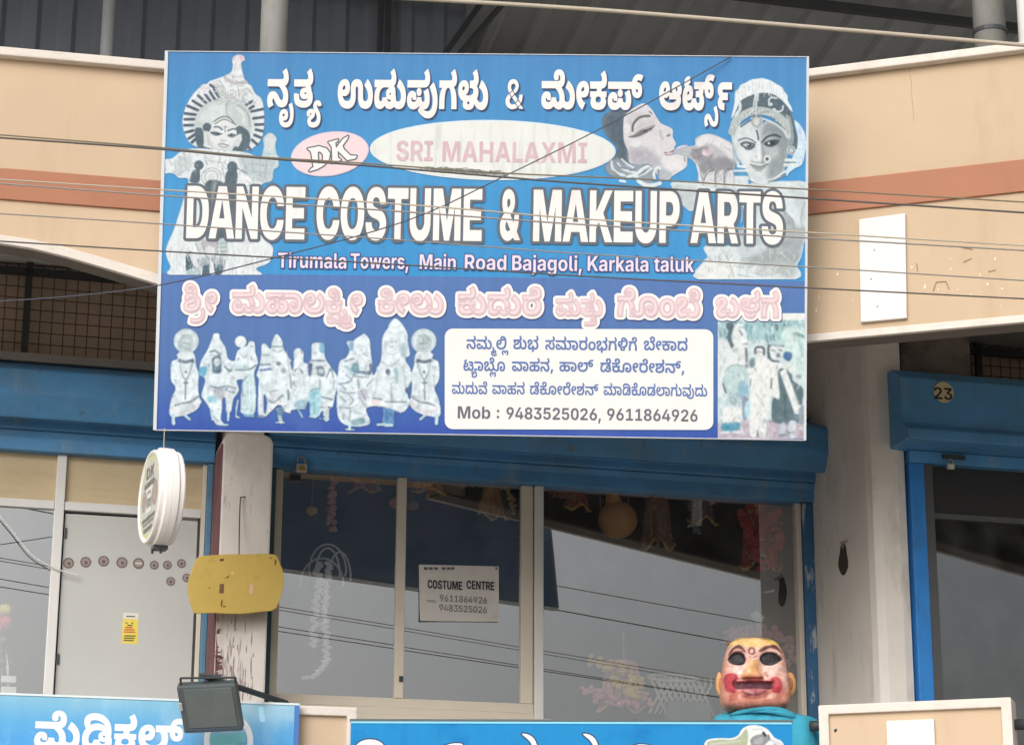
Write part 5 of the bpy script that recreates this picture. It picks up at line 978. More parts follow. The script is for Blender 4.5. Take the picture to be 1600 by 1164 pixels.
79 -2,~-19 0,~-29 13,~-17 24,0 16,36 0,~1 -7,~7 -11,~13 -6,~17 0,~14 8,~8 15,~0 19,~-8 15,~-14 9,~-18 0,~-15 -7,-4 -5,-33 5,8 96,111 0,0 -31,-80 0,-4 -46,1 0,~4 7,~20 8,~24 0,~21 -8,~15 -17,~9 -21,0 -14,~0 -18,~-17 -28,~-31 -16
17 0,0 27,65 60,~8 8,~12 13,~5 13,~0 15,~-7 12,~-13 6,~-16 0,~-13 -6,~-7 -13,0 -9,-35 0,~0 18,~16 26,~29 14,~38 0,~29 -13,~16 -25,0 -15,~0 -11,~-8 -19,~-21 -25,-18 -17,-28 -27,0 -1,77 0,0 -31
81 -2,~-23 0,~-31 22,~-16 41,~0 59,~16 42,~31 22,~46 0,~31 -22,~15 -42,~0 -59,~-15 -41,~-31 -22/81 29,~11 0,~14 13,~7 28,~0 42,~-7 28,~-14 14,~-22 0,~-15 -14,~-7 -28,~0 -42,~7 -28,~15 -13
81 -2,~-18 0,~-30 14,~-18 28,0 19,~0 14,~12 29,12 18,42 62,38 0,-58 -84,-10 0,~3 5,~11 8,~15 5,10 0,~17 0,~25 -14,~14 -25,~0 -36,~-17 -28,~-29 -15/81 27,~9 0,~13 8,~8 14,~0 19,~-8 14,~-13 8,~-18 0,~-13 -8,~-8 -14,~0 -18,~8 -15,~13 -8
22 0,0 30,123 0,0 -30/107 182,0 -182,-37 0,0 149,-2 0,-41 -29,0 34,40 28
96 -2,~-24 0,~-38 22,~-23 41,~0 60,~23 41,~38 22,24 0,~15 0,~27 -8,~21 -17,~13 -24,2 -15,-37 0,~-2 7,~-7 12,~-10 8,~-14 4,-7 0,~-14 0,~-22 -14,~-12 -27,~0 -39,~12 -27,~22 -13,14 0,~7 0,~14 4,~10 8,~7 12,2 7,37 0,~-1 -12,~-12 -24,~-20 -18,~-28 -10
96 -2,~-24 0,~-38 22,~-23 41,~0 60,~23 41,~38 22,~48 0,~39 -22,~22 -41,~0 -60,~-22 -42,~-39 -21/96 31,~14 0,~22 13,~11 27,~0 39,~-11 27,~-22 14,~-28 0,~-21 -14,~-12 -27,~0 -39,~12 -26,~21 -14
91 -3,~-22 0,~-34 17,~-19 30,0 20,0 118,38 0,0 -115,~0 -11,~9 -16,~17 -10,~23 0,~17 10,~9 16,0 11,0 115,38 0,0 -118,~0 -20,~-19 -30,~-34 -17
16 0,0 182,122 0,0 -31,-84 0,0 -44,78 0,0 -30,-78 0,0 -46,84 0,0 -31
16 0,0 182,42 0,57 -92,~5 -7,~9 -17,~9 -20,5 -13,-4 0,~-1 10,~-1 23,~-1 21,0 8,0 87,38 0,0 -182,-42 0,-52 83,~-6 10,~-9 18,~-11 21,-7 15,4 0,~1 -13,~2 -25,~1 -19,0 -6,0 -84
80 0,-47 0,0 32,46 0,~17 0,~24 13,~12 26,~0 40,~-12 26,~-24 13,-17 0,-47 0,0 32,49 0,~27 0,~40 -22,~21 -41,~0 -56,~-21 -41,~-40 -22/54 182,0 -182,-38 0,0 182
""".strip().split("\n")
WORDS = {
'nritya': [(0,0),(1,197),(2,234),(3,412)],
'udupu': [(4,0),(5,343),(6,559),(7,652),(8,875),(9,950),(10,1130),(6,1328)],
'mekap': [(11,0),(12,317),(13,441),(14,606)],
'arts': [(15,0),(16,243),(17,574),(18,611)],
'shri': [(19,0),(20,180),(12,214)],
'maha': [(21,0),(22,317),(23,538),(24,669),(25,878),(26,1042),(12,1108)],
'kilu': [(27,0),(12,164),(24,288),(28,497)],
'kudure': [(13,0),(6,165),(29,258),(6,468),(30,561)],
'mattu': [(21,0),(2,317),(31,495),(6,507)],
'gombe': [(32,0),(33,180),(34,392),(35,548)],
'balaga': [(36,0),(10,229),(9,427)],
'nammalli': [(37,0),(38,173),(39,451),(40,512),(41,705)],
'shubha': [(42,0),(43,155),(44,240)],
'sama': [(45,0),(46,172),(47,450),(48,562),(49,718),(44,853),(50,1052),(51,1210),(52,1388)],
'bekada': [(53,0),(54,199),(55,304),(47,445),(56,557)],
'tyablo': [(57,0),(58,202),(47,266),(53,378),(41,577),(59,591)],
'vahanac': [(60,0),(47,193),(61,305),(37,498),(62,671)],
'hal': [(63,0),(47,193),(64,305)],
'dekoc': [(65,0),(66,187),(59,328),(54,512),(67,617),(54,773),(42,878),(68,1033),(62,1285)],
'maduve': [(38,0),(56,278),(43,462),(69,547)],
'vahana': [(60,0),(47,193),(61,305),(37,498)],
'deko': [(65,0),(66,187),(59,328),(54,512),(67,617),(54,773),(42,878),(68,1033)],
'madi': [(46,0),(47,278),(70,390),(66,577),(59,718),(71,902),(72,1089),(47,1276),(50,1388),(43,1546),(73,1631),(74,1824),(56,1889),(43,2073)],
'medikal': [(11,0),(75,317),(13,533),(76,698)],
'ib:DANCE': [(77,0),(78,176),(79,360),(80,543),(81,725)],
'ib:COSTUME': [(80,0),(82,182),(83,369),(84,536),(85,697),(86,873),(81,1100)],
'ib:&': [(87,0)],
'ib:MAKEUP': [(86,0),(78,227),(88,411),(81,588),(85,743),(89,919)],
'ib:ARTS': [(78,0),(90,184),(84,348),(83,509)],
'im:SRI': [(91,0),(92,164),(93,328)],
'im:MAHALAXMI': [(94,0),(95,233),(96,420),(95,607),(97,794),(95,935),(98,1122),(94,1307),(93,1540)],
'im:Tirumala': [(99,0),(100,167),(101,235),(102,337),(103,493),(104,721),(105,866),(104,943)],
'im:Towers,': [(99,0),(106,167),(107,320),(108,533),(101,682),(109,784),(110,924)],
'im:Main': [(94,0),(104,233),(100,378),(111,446)],
'im:Road': [(92,0),(106,164),(104,317),(112,462)],
'im:Bajagoli,': [(113,0),(104,165),(114,310),(104,378),(115,523),(106,681),(105,834),(100,911),(110,979)],
'im:Karkala': [(116,0),(104,180),(101,325),(117,427),(104,572),(105,717),(104,794)],
'im:taluk': [(118,0),(104,92),(105,237),(102,314),(117,470)],
'im:Mob': [(94,0),(106,233),(119,386)],
'im::': [(120,0)],
'im:9483525026,': [(121,0),(122,162),(123,324),(124,486),(125,648),(126,810),(125,972),(127,1134),(126,1296),(128,1458),(110,1620)],
'im:9611864926': [(121,0),(128,162),(129,324),(129,486),(123,648),(128,810),(122,972),(121,1134),(126,1296),(128,1458)],
'im:COSTUME': [(130,0),(131,185),(91,378),(99,542),(132,709),(94,892),(133,1125)],
'im:CENTRE': [(130,0),(133,185),(134,337),(99,528),(92,695),(133,859)],
'im:23': [(126,0),(124,162)],
'im:D': [(135,0)],
'im:K': [(116,0)],
'im:9483525026': [(121,0),(122,162),(123,324),(124,486),(125,648),(126,810),(125,972),(127,1134),(126,1296),(128,1458)],
}
# ------------------------------------------------------------------ where the walls stand
B = wall_frame(840, 900, 12.5, 14.3)        # plane of the shop glass
PL = wall_frame(258, 250, 10.62, 12.0)      # left half of the parapets
PR = wall_frame(1264, 300, 10.62, -18.4)    # right half of the parapets
_A = np.array([[PL.X[0], -PR.X[0]], [PL.X[1], -PR.X[1]]])
KL, KR = np.linalg.solve(_A, (PR.o - PL.o)[:2])      # where they meet, behind the big sign
XE = 5.2                                             # how far the block runs on beyond the picture


def bx(px, py, off=0.0):
    return B.px(px, py, off)[0]


def bz(px, py, off=0.0):
    return B.px(px, py, off)[1]


# paints
peach = mat('peach_wall_paint', (197, 174, 148), 0.85, var=0.05, scale=1.6, dirt=(176, 150, 122), dirt_amt=0.45, dirt_scale=(7, 7, 1.2), dirt_th=(0.55, 0.8), bump=0.06, bump_scale=45)
peach_chipped = mat('peach_wall_paint_chipped', (189, 167, 141), 0.85, var=0.05, scale=1.6, dirt=(172, 146, 116), dirt_amt=0.5, dirt_scale=(5, 5, 1.3), dirt_th=(0.52, 0.8), bump=0.08, bump_scale=45)
cream_white = mat('white_trim_paint', (212, 204, 196), 0.8, var=0.04, scale=6, dirt=(170, 158, 142), dirt_amt=0.55, dirt_scale=(5, 5, 9), dirt_th=(0.54, 0.75), bump=0.2)
terracotta = mat('terracotta_band_paint', (168, 117, 93), 0.85, var=0.05, scale=3, dirt=(146, 100, 80), dirt_amt=0.4, dirt_scale=(4, 4, 4), dirt_th=(0.55, 0.75))
blue_paint = mat('blue_enamel_paint', (78, 138, 186), 0.5, var=0.1, scale=4, dirt=(84, 120, 146), dirt_amt=0.75, dirt_scale=(3, 3, 5), dirt_th=(0.46, 0.7), bump=0.2, bump_scale=14, fade=[((132, 150, 158), 0.5, (9, 9, 2.5), (0.56, 0.72)), ((70, 84, 94), 0.6, (22, 22, 9), (0.62, 0.7))])
blue_jamb = mat('blue_jamb_paint', (46, 122, 194), 0.5, var=0.1, scale=6, dirt=(45, 80, 110), dirt_amt=0.5, dirt_scale=(8, 8, 3), dirt_th=(0.5, 0.75))
blue_peeled = mat('peeling_blue_jamb', (58, 100, 140), 0.7, var=0.15, scale=8, dirt=(178, 184, 186), dirt_amt=0.85, dirt_scale=(16, 16, 5), dirt_th=(0.56, 0.62))
teal_dark = mat('dark_teal_paint', (66, 88, 98), 0.7, var=0.1, scale=8)
grey_plaster = mat('grey_plaster', (216, 210, 203), 0.9, var=0.07, scale=2.5, dirt=(120, 112, 104), dirt_amt=0.55, dirt_scale=(5, 5, 1.4), dirt_th=(0.55, 0.78), bump=0.35, bump_scale=30)
white_plaster = mat('worn_white_plaster', (210, 204, 198), 0.9, var=0.08, scale=3, dirt=(116, 104, 100), dirt_amt=0.85, dirt_scale=(24, 24, 4.5), dirt_th=(0.63, 0.74), fade=[((176, 166, 156), 0.6, (3, 3, 2.0), (0.5, 0.7))], bump=0.3, bump_scale=30)
maroon = mat('maroon_side_paint', (112, 76, 80), 0.8, var=0.15, scale=8, dirt=(150, 120, 118), dirt_amt=0.5, dirt_scale=(9, 9, 3), dirt_th=(0.5, 0.7))
brown_wall = mat('brown_wall', (196, 172, 154), 0.95, var=0.08, scale=4)
concrete = mat('bare_concrete', (160, 152, 144), 0.9, var=0.1, scale=3, bump=0.3)
alu_cream = mat('cream_aluminium', (206, 196, 180), 0.5, spec=0.4, var=0.03, scale=9)
alu_white = mat('white_aluminium', (210, 209, 206), 0.4, spec=0.45, var=0.03, scale=9)
alu_dark = mat('dark_window_frame', (76, 78, 80), 0.5, var=0.08, scale=9)
sheet_dark = mat('dark_roof_sheet', (142, 145, 147), 0.6, var=0.08, scale=2)
sheet_blue = mat('blue_grey_wall_sheet', (106, 112, 122), 0.6, var=0.08, scale=2)
steel_dark = mat('dark_steel', (58, 62, 64), 0.5, var=0.1, scale=10)
pipe_grey = mat('grey_pipe_paint', (156, 157, 154), 0.6, var=0.06, scale=5, dirt=(120, 116, 108), dirt_amt=0.6, dirt_scale=(8, 8, 2), dirt_th=(0.52, 0.7))
wire_black = mat('black_wire', (70, 66, 62), 0.6)
wire_pale = mat('pale_wire', (176, 166, 150), 0.6)
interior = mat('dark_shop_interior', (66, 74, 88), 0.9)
glass_main = glass_mat('shop_glass', 0.38, (0.86, 0.88, 0.9))
glass_dark = glass_mat('dark_shop_glass', 0.24, (0.3, 0.3, 0.3))
mesh_mat = mat('rusty_wire', (88, 74, 66), 0.8)

# ------------------------------------------------------------------ ground
g = MB()
S0 = Frame((0, 0, 0), (1, 0, 0), (0, 1, 0), (0, 0, 1))
g.add([(-400, -400, 0), (400, -400, 0), (400, 400, 0), (-400, 400, 0)], [(0, 1, 2, 3)])
tag(obj('ground', g, mat('dusty_ground', (186, 178, 166), 0.95, var=0.12, scale=0.6, bump=0.3), base=(0, 0, 0)), 'dusty bare ground in front of the shops', None, kind='structure')
g = MB().box(S0, -200, 200, -6, 2.0, 0.0, 0.004)
tag(obj('road', g, mat('asphalt', (70, 68, 66), 0.9, var=0.12, scale=2, bump=0.3), base=(0, 0, 0)), 'grey asphalt street passing the shops', None, kind='structure')

# ------------------------------------------------------------------ the block of shops
building = thing('shop_building', B.at(840, 900), 'two storey block of shops with peach parapets, blue shutter boxes and glass shopfronts', 'building')
building.location.z = 0
bpy.context.view_layer.update()
ROOTS[building.name] = building.matrix_world.inverted()

# upper parapet, left half: an arch below, terracotta band across
zt = PL.px(100, 87.6)[1]
zcb = PL.px(100, 101)[1]
zb0, zb1 = PL.px(100, 320)[1], PL.px(100, 271.7)[1]
arch_top = [(-420, 380), (-220, 362), (-90, 361), (0, 368.6), (50, 376), (103, 388), (160, 404), (205, 417.5), (247, 430), (300, 452), (345, 480)]
arch_bot = [(-420, 394), (-220, 376), (-90, 375), (0, 382), (50, 390), (103, 403), (160, 419.5), (205, 433), (247, 446), (300, 468), (345, 496)]
at_ = [PL.px(*p) for p in arch_top]
ab_ = [PL.px(*p) for p in arch_bot]
mid = [((a[0] + b[0]) / 2, (a[1] + b[1]) / 2) for a, b in zip(at_, ab_)]
zk = PL.px(700, 540)[1]
wall_l = MB().prism(PL, [(-XE, mid[0][1])] + mid + [(PL.px(420, 540)[0], zk), (KL, zk), (KL, zcb + 0.01), (-XE, zcb + 0.01)], 0.0, 0.12)
upl = obj('parapet', wall_l, peach, building)
obj('coping', MB().box(PL, -XE, KL, -0.05, 0.17, zcb, zt), cream_white, upl, bevel=0.008)
obj('band', MB().box(PL, -XE, KL - 0.01, -0.014, 0.02, zb0, zb1), terracotta, upl, bevel=0.004)
obj('arch_trim', MB().prism(PL, at_ + ab_[::-1], -0.018, 0.014), cream_white, upl, bevel=0.004)
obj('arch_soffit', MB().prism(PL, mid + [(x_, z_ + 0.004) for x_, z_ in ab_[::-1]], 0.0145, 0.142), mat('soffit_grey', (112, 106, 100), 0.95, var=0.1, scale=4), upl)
lining = mat('shade_toned_back', (70, 68, 68), 0.95, var=0.08, scale=3)  # dark sheet added behind the parapets, its colour standing in for shade there
obj('back_shade_lining', MB().prism(PL, [(x_, z_ + 0.012) for x_, z_ in mid] + [(PL.px(420, 540)[0], zk + 0.01), (KL - 0.2, zk + 0.01), (KL - 0.2, zcb - 0.03), (mid[0][0], zcb - 0.03)], 0.1285, 0.14), lining, upl)
# upper parapet, right half
rt, rcb = PR.px(1450, 90.2)[1], PR.px(1450, 103)[1]
rb0, rb1 = PR.px(1450, 316.5)[1], PR.px(1450, 267)[1]
rz0, rz1 = PR.px(1450, 518.5)[1], PR.px(1450, 507)[1]
upr = obj('parapet', MB().box(PR, KR, XE, 0.0, 0.12, rz0 + 0.02, rcb + 0.01), peach_chipped, building)
upr['label'] = 'right hand parapet with chipped and scuffed peach paint'
obj('coping', MB().box(PR, KR - 0.02, XE, -0.05, 0.17, rcb, rt), cream_white, upr, bevel=0.008)
obj('band', MB().box(PR, KR + 0.01, XE, -0.014, 0.02, rb0, rb1), terracotta, upr, bevel=0.004)
obj('arch_trim', MB().box(PR, KR, XE, -0.018, 0.014, rz0, rz1), cream_white, upr, bevel=0.004)
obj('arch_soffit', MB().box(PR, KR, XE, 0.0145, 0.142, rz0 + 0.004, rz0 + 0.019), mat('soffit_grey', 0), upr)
obj('back_shade_lining', MB().box(PR, KR + 0.2, XE, 0.1285, 0.14, rz0 + 0.012, rcb - 0.03), lining, upr)
rng = random.Random(5)
chips = MB()                                         # flaked and scraped places on the right half
for cx, cy, n, sx in ((1290, 470, 9, 28), (1535, 440, 10, 50), (1470, 430, 4, 40), (1550, 470, 5, 45)):
    for _ in range(n):
        X, Y = cx + rng.gauss(0, sx), cy + rng.gauss(0, 18)
        if not (1268 < X < 1335 or X > 1424) or Y > 492:
            continue
        a, b = rng.uniform(0.6, 2.6), rng.uniform(0.8, 4.5)
        k = [PR.px(X + a * math.cos(t) * rng.uniform(0.5, 1.2), Y + b * math.sin(t) * rng.uniform(0.5, 1.2)) for t in np.linspace(0, 2 * math.pi, 10)[:-1]]
        chips.prism(PR, k, -0.0025, 0.004)
obj('flaked_paint', chips, mat('flaked_filler', (222, 204, 178), 0.9, var=0.1, scale=20), upr)
for pts in ([(1458, 455), (1463, 441), (1478, 440), (1483, 452)], [(1505, 410), (1518, 404)], [(1500, 386), (1520, 390)], [(1544, 425), (1556, 422)], [(1432, 412), (1434, 424)]):
    P = [PR.wpx(x, y, -0.001) for x, y in pts]
    scr = MB()
    for a, b in zip(P, P[1:]):
        scr.tube([a, b], 0.0028, 5)
    obj('scraped_mark', scr, mat('scrape_brown', (158, 132, 104), 0.9), upr)
crack = MB()
cp = [(1423, 92), (1421, 110), (1424, 130), (1425, 155), (1428, 190)]
for a, b in zip(cp, cp[1:]):
    crack.tube([PR.wpx(*a, 0.0), PR.wpx(*b, 0.0)], 0.0014, 5)
obj('crack', crack, mat('crack_brown', (176, 148, 116), 0.9), upr)

# slabs
zc = bz(40, 413)
zf = PL.px(700, 1290)[1]                            # balcony floor, below the picture


def plan(mb, pts, z0, z1):
    n = len(pts)
    V = [(p[0], p[1], z0) for p in pts] + [(p[0], p[1], z1) for p in pts]
    return mb.add(V, [tuple(range(n))[::-1], tuple(range(n, 2 * n))] + [(i, (i + 1) % n, (i + 1) % n + n, i + n) for i in range(n)])


pl_end, kink, pr_end = PL.w(-XE, 0.1, 0), PL.w(KL, 0.1, 0), PR.w(XE, 0.1, 0)
bk0, bk1 = B.w(-XE, 6, 0), B.w(XE + 1.5, 6, 0)
obj('ceiling_slab', plan(MB(), [pl_end, kink, pr_end, bk1, bk0], zc, zc + 0.16), mat('whitewash', (206, 202, 196), 0.9, var=0.06, scale=2, dirt=(140, 134, 128), dirt_amt=0.5, dirt_scale=(2, 2, 2)), building)
obj('floor_slab', plan(MB(), [pl_end, kink, pr_end, bk1, bk0], zf - 0.18, zf), concrete, building)
obj('ground_floor_wall', MB().box(B, -XE, XE, 0.0, 0.2, 0.0, zf - 0.18), peach, building)

# shutter boxes (profile in depth and height), shared by the left shop and the costume shop
def yz(px, py, off):
    return (off, bz(px, py, off))


prof = [yz(100, 578, -0.27), yz(100, 581, -0.30), yz(100, 619, -0.305), yz(100, 657, -0.24), yz(100, 658, -0.10), yz(100, 674, -0.10), (0.02, bz(100, 674, -0.10)), (0.02, bz(100, 574, 0.0)), (-0.02, bz(100, 574, 0.0))]
lint = [yz(100, 687, -0.07), yz(100, 707, -0.07), (0.03, bz(100, 707, -0.07)), (0.03, bz(100, 674, -0.10) - 0.003), (-0.085, bz(100, 674, -0.10) - 0.003)]
xcl, xcr = bx(341, 880, -0.35), bx(421, 880, -0.35)           # the column's faces
for x0, x1, lab in ((-XE, xcl - 0.004, None), (xcr + 0.004, bx(1297, 690, -0.3), None)):
    sb = obj('shutter_box', MB().profile(B, prof, x0, x1), blue_paint, building, bevel=0.012)
    x2 = x1 if lab is None and x1 < 0 else bx(1274, 740, -0.07)
    obj('lintel', MB().profile(B, lint, x0 + 0.002, x2), blue_paint, sb, bevel=0.006)
    obj('ledge', MB().box(B, x0, x1, -0.06, 0.03, bz(100, 574, 0.0) + 0.002, bz(100, 560, 0.0)), concrete, sb, bevel=0.005)

# wall above the boxes seen through rusty mesh
zg0, zg1 = bz(100, 560), zc - 0.004
obj('upper_wall', MB().box(B, -XE, XE, 0.05, 0.2, zg0 - 0.5, zg1), brown_wall, building)
gm = MB()
x = -XE
while x < XE:
    gm.tube([B.w(x, -0.01, zg0), B.w(x, -0.01, zg1)], 0.0028, 4, False)
    x += 0.062
z = zg0
while z < zg1:
    gm.tube([B.w(-XE, -0.016, z), B.w(XE, -0.016, z)], 0.0028, 4, False)
    z += 0.062
grille = obj('wire_mesh', gm, mesh_mat, building)
bars = MB()
for px in (42, -160, 1520):
    xx = bx(px, 480)
    bars.box(B, xx - 0.018, xx + 0.018, -0.05, -0.02, zg0, zg1)
bars.box(B, -XE, XE, -0.05, -0.021, zg1 - 0.07, zg1 - 0.03)
obj('mesh_bar', bars, steel_dark, grille)

# column between the left shop and the costume shop
zct = bz(380, 677, -0.35)
cw = (xcr - xcl)
colp = [(xcl, zf), (xcr, zf), (xcr, zct - 0.05)] + [(xcr - 0.05 + 0.05 * math.cos(a), zct - 0.05 + 0.05 * math.sin(a)) for a in np.linspace(0.2, 1.5, 5)] + [(xcl + 0.05 - 0.05 * math.sin(a), zct - 0.05 + 0.05 * math.cos(a)) for a in np.linspace(0.1, 1.4, 5)]
col = obj('column', MB().prism(B, colp, -0.35, 0.02), white_plaster, building, bevel=0.012)
obj('column_head', MB().box(B, xcl + 0.03, xcr - 0.03, -0.2, 0.02, zct - 0.03, zc), grey_plaster, col)
obj('painted_side', MB().box(B, xcl - 0.006, xcl + 0.004, -0.345, 0.0, zf, zct - 0.06), maroon, col)
mk = MB()                                            # maroon paint left on the edge of the front
rng = random.Random(9)
for _ in range(120):
    zz = bz(380, 1100, -0.35) + abs(rng.gauss(0, 0.2))
    w_ = 0.008 + max(0.004, 0.07 - 0.13 * (zz - bz(380, 1100, -0.35))) * rng.random() ** 2
    hh = rng.uniform(0.006, 0.03)
    mk.prism(B, [(xcl + 0.006, zz), (xcl + w_, zz + rng.uniform(0, 0.03)), (xcl + w_ * rng.uniform(0.2, 0.9), zz + hh), (xcl + 0.006, zz + hh * 0.9)], -0.3525, -0.34)
obj('maroon_scuff', mk, maroon, col)
mk = MB()                                            # thin streaks of old paint low on the front
for _ in range(130):
    zz = bz(380, 1098, -0.35) + abs(rng.gauss(0, 0.17))
    xx = xcl + 0.03 + (cw - 0.06) * rng.betavariate(0.7, 1.6)
    w_, hh = rng.uniform(0.0012, 0.0045), rng.uniform(0.015, 0.09)
    mk.prism(B, [(xx, zz), (xx + w_, zz + hh * 0.2), (xx + w_ * 1.3, zz + hh * 0.7), (xx + w_ * 0.5, zz + hh), (xx - w_ * 0.4, zz + hh * 0.5)], -0.3512, -0.34)
obj('grey_flaking', mk, mat('old_grey_paint', (160, 144, 142), 0.9, var=0.25, scale=40), col)

# step wall and pier on the right, carrying the next shop forward
xf = bx(1269, 900)
lo_, hi_ = -1.6, -0.1
for _ in range(40):
    m_ = (lo_ + hi_) / 2
    q = project(B.w(xf, m_, bz(1366, 900, m_)))
    if q[0] > 1366:
        lo_ = m_
    else:
        hi_ = m_
Y1 = (lo_ + hi_) / 2
xp = bx(1426, 900, Y1)
obj('pier', MB().box(B, xf, xp, Y1, 0.3, zf, zc - 0.002), grey_plaster, building, bevel=0.06)

# soot-stained wall over the next shop's box
obj('sooty_wall', MB().box(B, xp + 0.004, bx(1520, 560, Y1), Y1 + 0.03, Y1 + 0.12, bz(1500, 584, Y1 - 0.06), zc - 0.003), mat('sooty_plaster', (120, 112, 104), 0.95, var=0.12, scale=4, dirt=(58, 54, 50), dirt_amt=0.85, dirt_scale=(4, 4, 4), dirt_th=(0.4, 0.62)), building)

# roof terrace above
roof = MB()
ry0, ry1, rz_a, rz_b = -2.4, 6.0, 9.02, 7.92
x = -XE
prev = None
pts = []
while x < XE + 1.5:
    pts += [(x, 0), (x + 0.03, -0.035), (x + 0.09, -0.035), (x + 0.12, 0)]
    x += 0.3
V = []
for px_, dz in pts:
    V += [B.w(px_, ry0, rz_a + dz), B.w(px_, ry1, rz_b + dz)]
roof.add(V, [(2 * i, 2 * i + 1, 2 * i + 3, 2 * i + 2) for i in range(len(pts) - 1)])
obj('roof_sheet', roof, sheet_dark, building)
bw = MB()
pts = []
x = -XE
xw = bx(690, 40, 2.0)
while x < xw:
    pts += [(x, 0), (x + 0.03, 0.03), (x + 0.12, 0.03), (x + 0.15, 0)]
    x += 0.22
V = []
for px_, dy in pts:
    V += [B.w(px_, 1.9 + dy, zc + 0.16), B.w(px_, 1.9 + dy, 8.8)]
bw.add(V, [(2 * i, 2 * i + 2, 2 * i + 3, 2 * i + 1) for i in range(len(pts) - 1)])
obj('sheet_wall', bw, sheet_blue, building)
obj('terrace_back_wall', MB().box(B, -XE, XE + 1.5, 5.8, 6.0, zc + 0.16, 8.6), brown_wall, building)
tr = MB()
for a, b, o in (((787, 5), (712, 92), 1.6), ((752, 5), (690, 92), 1.7), ((608, -20), (604, 130), 1.8), ((596, -20), (592, 130), 1.8)):
    tr.tube([B.wpx(*a, o), B.wpx(*b, o)], 0.022, 6)
for o in (1.3, 2.6):
    zz = rz_a + (rz_b - rz_a) * (o - ry0) / (ry1 - ry0) - 0.09
    tr.box(B, -XE, XE, o, o + 0.05, zz - 0.06, zz)
obj('roof_truss', tr, steel_dark, building)
for F_, px, r_, off in ((PL, 427.5, 0.069, 0.30), (PR, 1547, 0.079, 0.30)):
    xx, zz = F_.px(px, 60, off)
    post = obj('roof_post', MB().tube([F_.w(xx, off, zc + 0.16), F_.w(xx, off, 8.9)], r_, 24), pipe_grey if px < 1000 else mat('weathered_pipe_paint', (138, 138, 134), 0.65, var=0.1, scale=6, dirt=(104, 102, 98), dirt_amt=0.7, dirt_scale=(9, 9, 2.5), dirt_th=(0.48, 0.68)), building, smooth=True)
    if px > 1000:
        obj('collar', MB().tube([F_.w(xx, off, PR.px(1547, 55, off)[1]), F_.w(xx, off, PR.px(1547, 49, off)[1])], r_ + 0.006, 24), steel_dark, post)
xx, zz = B.px(168, 60, 0.9)
obj('roof_post', MB().tube([B.w(xx, 0.9, zc + 0.16), B.w(xx, 0.9, 8.6)], 0.04, 12), sheet_dark, building, smooth=True)
xx, zz = PR.px(1597, 30, 0.1)
obj('roof_post', MB().tube([PR.w(xx, 0.22, zt - 1.2), PR.w(xx, 0.22, 8.9)], 0.034, 12), alu_white, building, smooth=True)

# balcony wall below: two painted panels with white borders
def panel(F_, pxs, pys, label, mt):
    (xa, za), (xb, zb) = F_.px(pxs[0], pys[0]), F_.px(pxs[1], pys[1])
    zz = (za + zb) / 2
    o = obj('balcony_wall', MB().box(F_, xa, xb, 0.0, 0.13, zf - 0.5, zz - 0.03), mt, building)
    o['label'] = label
    bd = MB()
    t_ = 0.042
    bd.prism(F_, [(xa - 0.004, zf - 0.5), (xa - 0.004, zz), (xb + 0.004, zz), (xb + 0.004, zf - 0.5), (xb - t_, zf - 0.5), (xb - t_, zz - t_), (xa + t_, zz - t_), (xa + t_, zf - 0.5)], -0.022, 0.15)
    obj('border', bd, cream_white, o, bevel=0.006)
    return o


panel(PL, (440, 556), (1101, 1106), 'narrow peach balcony pier with white border', peach)
pw = panel(PR, (1281, 1579), (1103, 1089), 'wide peach balcony panel with white border', peach)
obj('drain_hole', MB().tube([PR.wpx(1306, 1141, -0.001), PR.wpx(1306, 1141, 0.05)], 0.009, 10), steel_dark, pw)
for F_, a, b, py, pe_ in ((PR, 1577, 1760, 1132, None), (PR, 1266, 1285, 1134, None), (PL, -900, 450, 1120, None), (PL, 552, None, 1150, KL)):
    xa, za = F_.px(a, py, 0.07)
    xb = pe_ if b is None else F_.px(b, py, 0.07)[0]
    obj('balcony_rail', MB().tube([F_.w(max(xa, -XE), 0.07, za), F_.w(xb, 0.07, za)], 0.024, 14), steel_dark, building, smooth=True)

# costume shop front
obj('sill_wall', MB().box(B, xcr + 0.003, xf - 0.003, -0.03, 0.1, zf, bz(640, 1124) - 0.011), alu_cream, building)
obj('sill_wall', MB().box(B, -XE, xcl - 0.008, -0.02, 0.1, zf, bz(50, 1094) - 0.002), alu_cream, building)
ctop = bz(100, 707, -0.07) - 0.002
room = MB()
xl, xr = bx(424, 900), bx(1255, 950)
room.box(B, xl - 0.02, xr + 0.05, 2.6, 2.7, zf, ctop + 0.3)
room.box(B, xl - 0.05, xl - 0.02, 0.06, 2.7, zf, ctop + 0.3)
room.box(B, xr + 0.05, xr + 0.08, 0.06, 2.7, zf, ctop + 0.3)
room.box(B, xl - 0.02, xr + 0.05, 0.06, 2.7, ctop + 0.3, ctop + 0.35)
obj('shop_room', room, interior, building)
zs = bz(640, 1124)                                   # underside of the sill
zw = bz(640, 1092)                                   # foot of the sliding panes
fr = MB()
win = obj('shop_window', fr.box(B, xl, xr, -0.035, 0.035, zs - 0.01, zs + 0.018), alu_cream, building, bevel=0.003)


def stile(name, p0, p1, y, m, z0, z1, par, dy=(-0.02, 0.02)):
    return obj(name, MB().box(B, bx(p0, y), bx(p1, y), dy[0], dy[1], z0, z1), m, par, bevel=0.004)


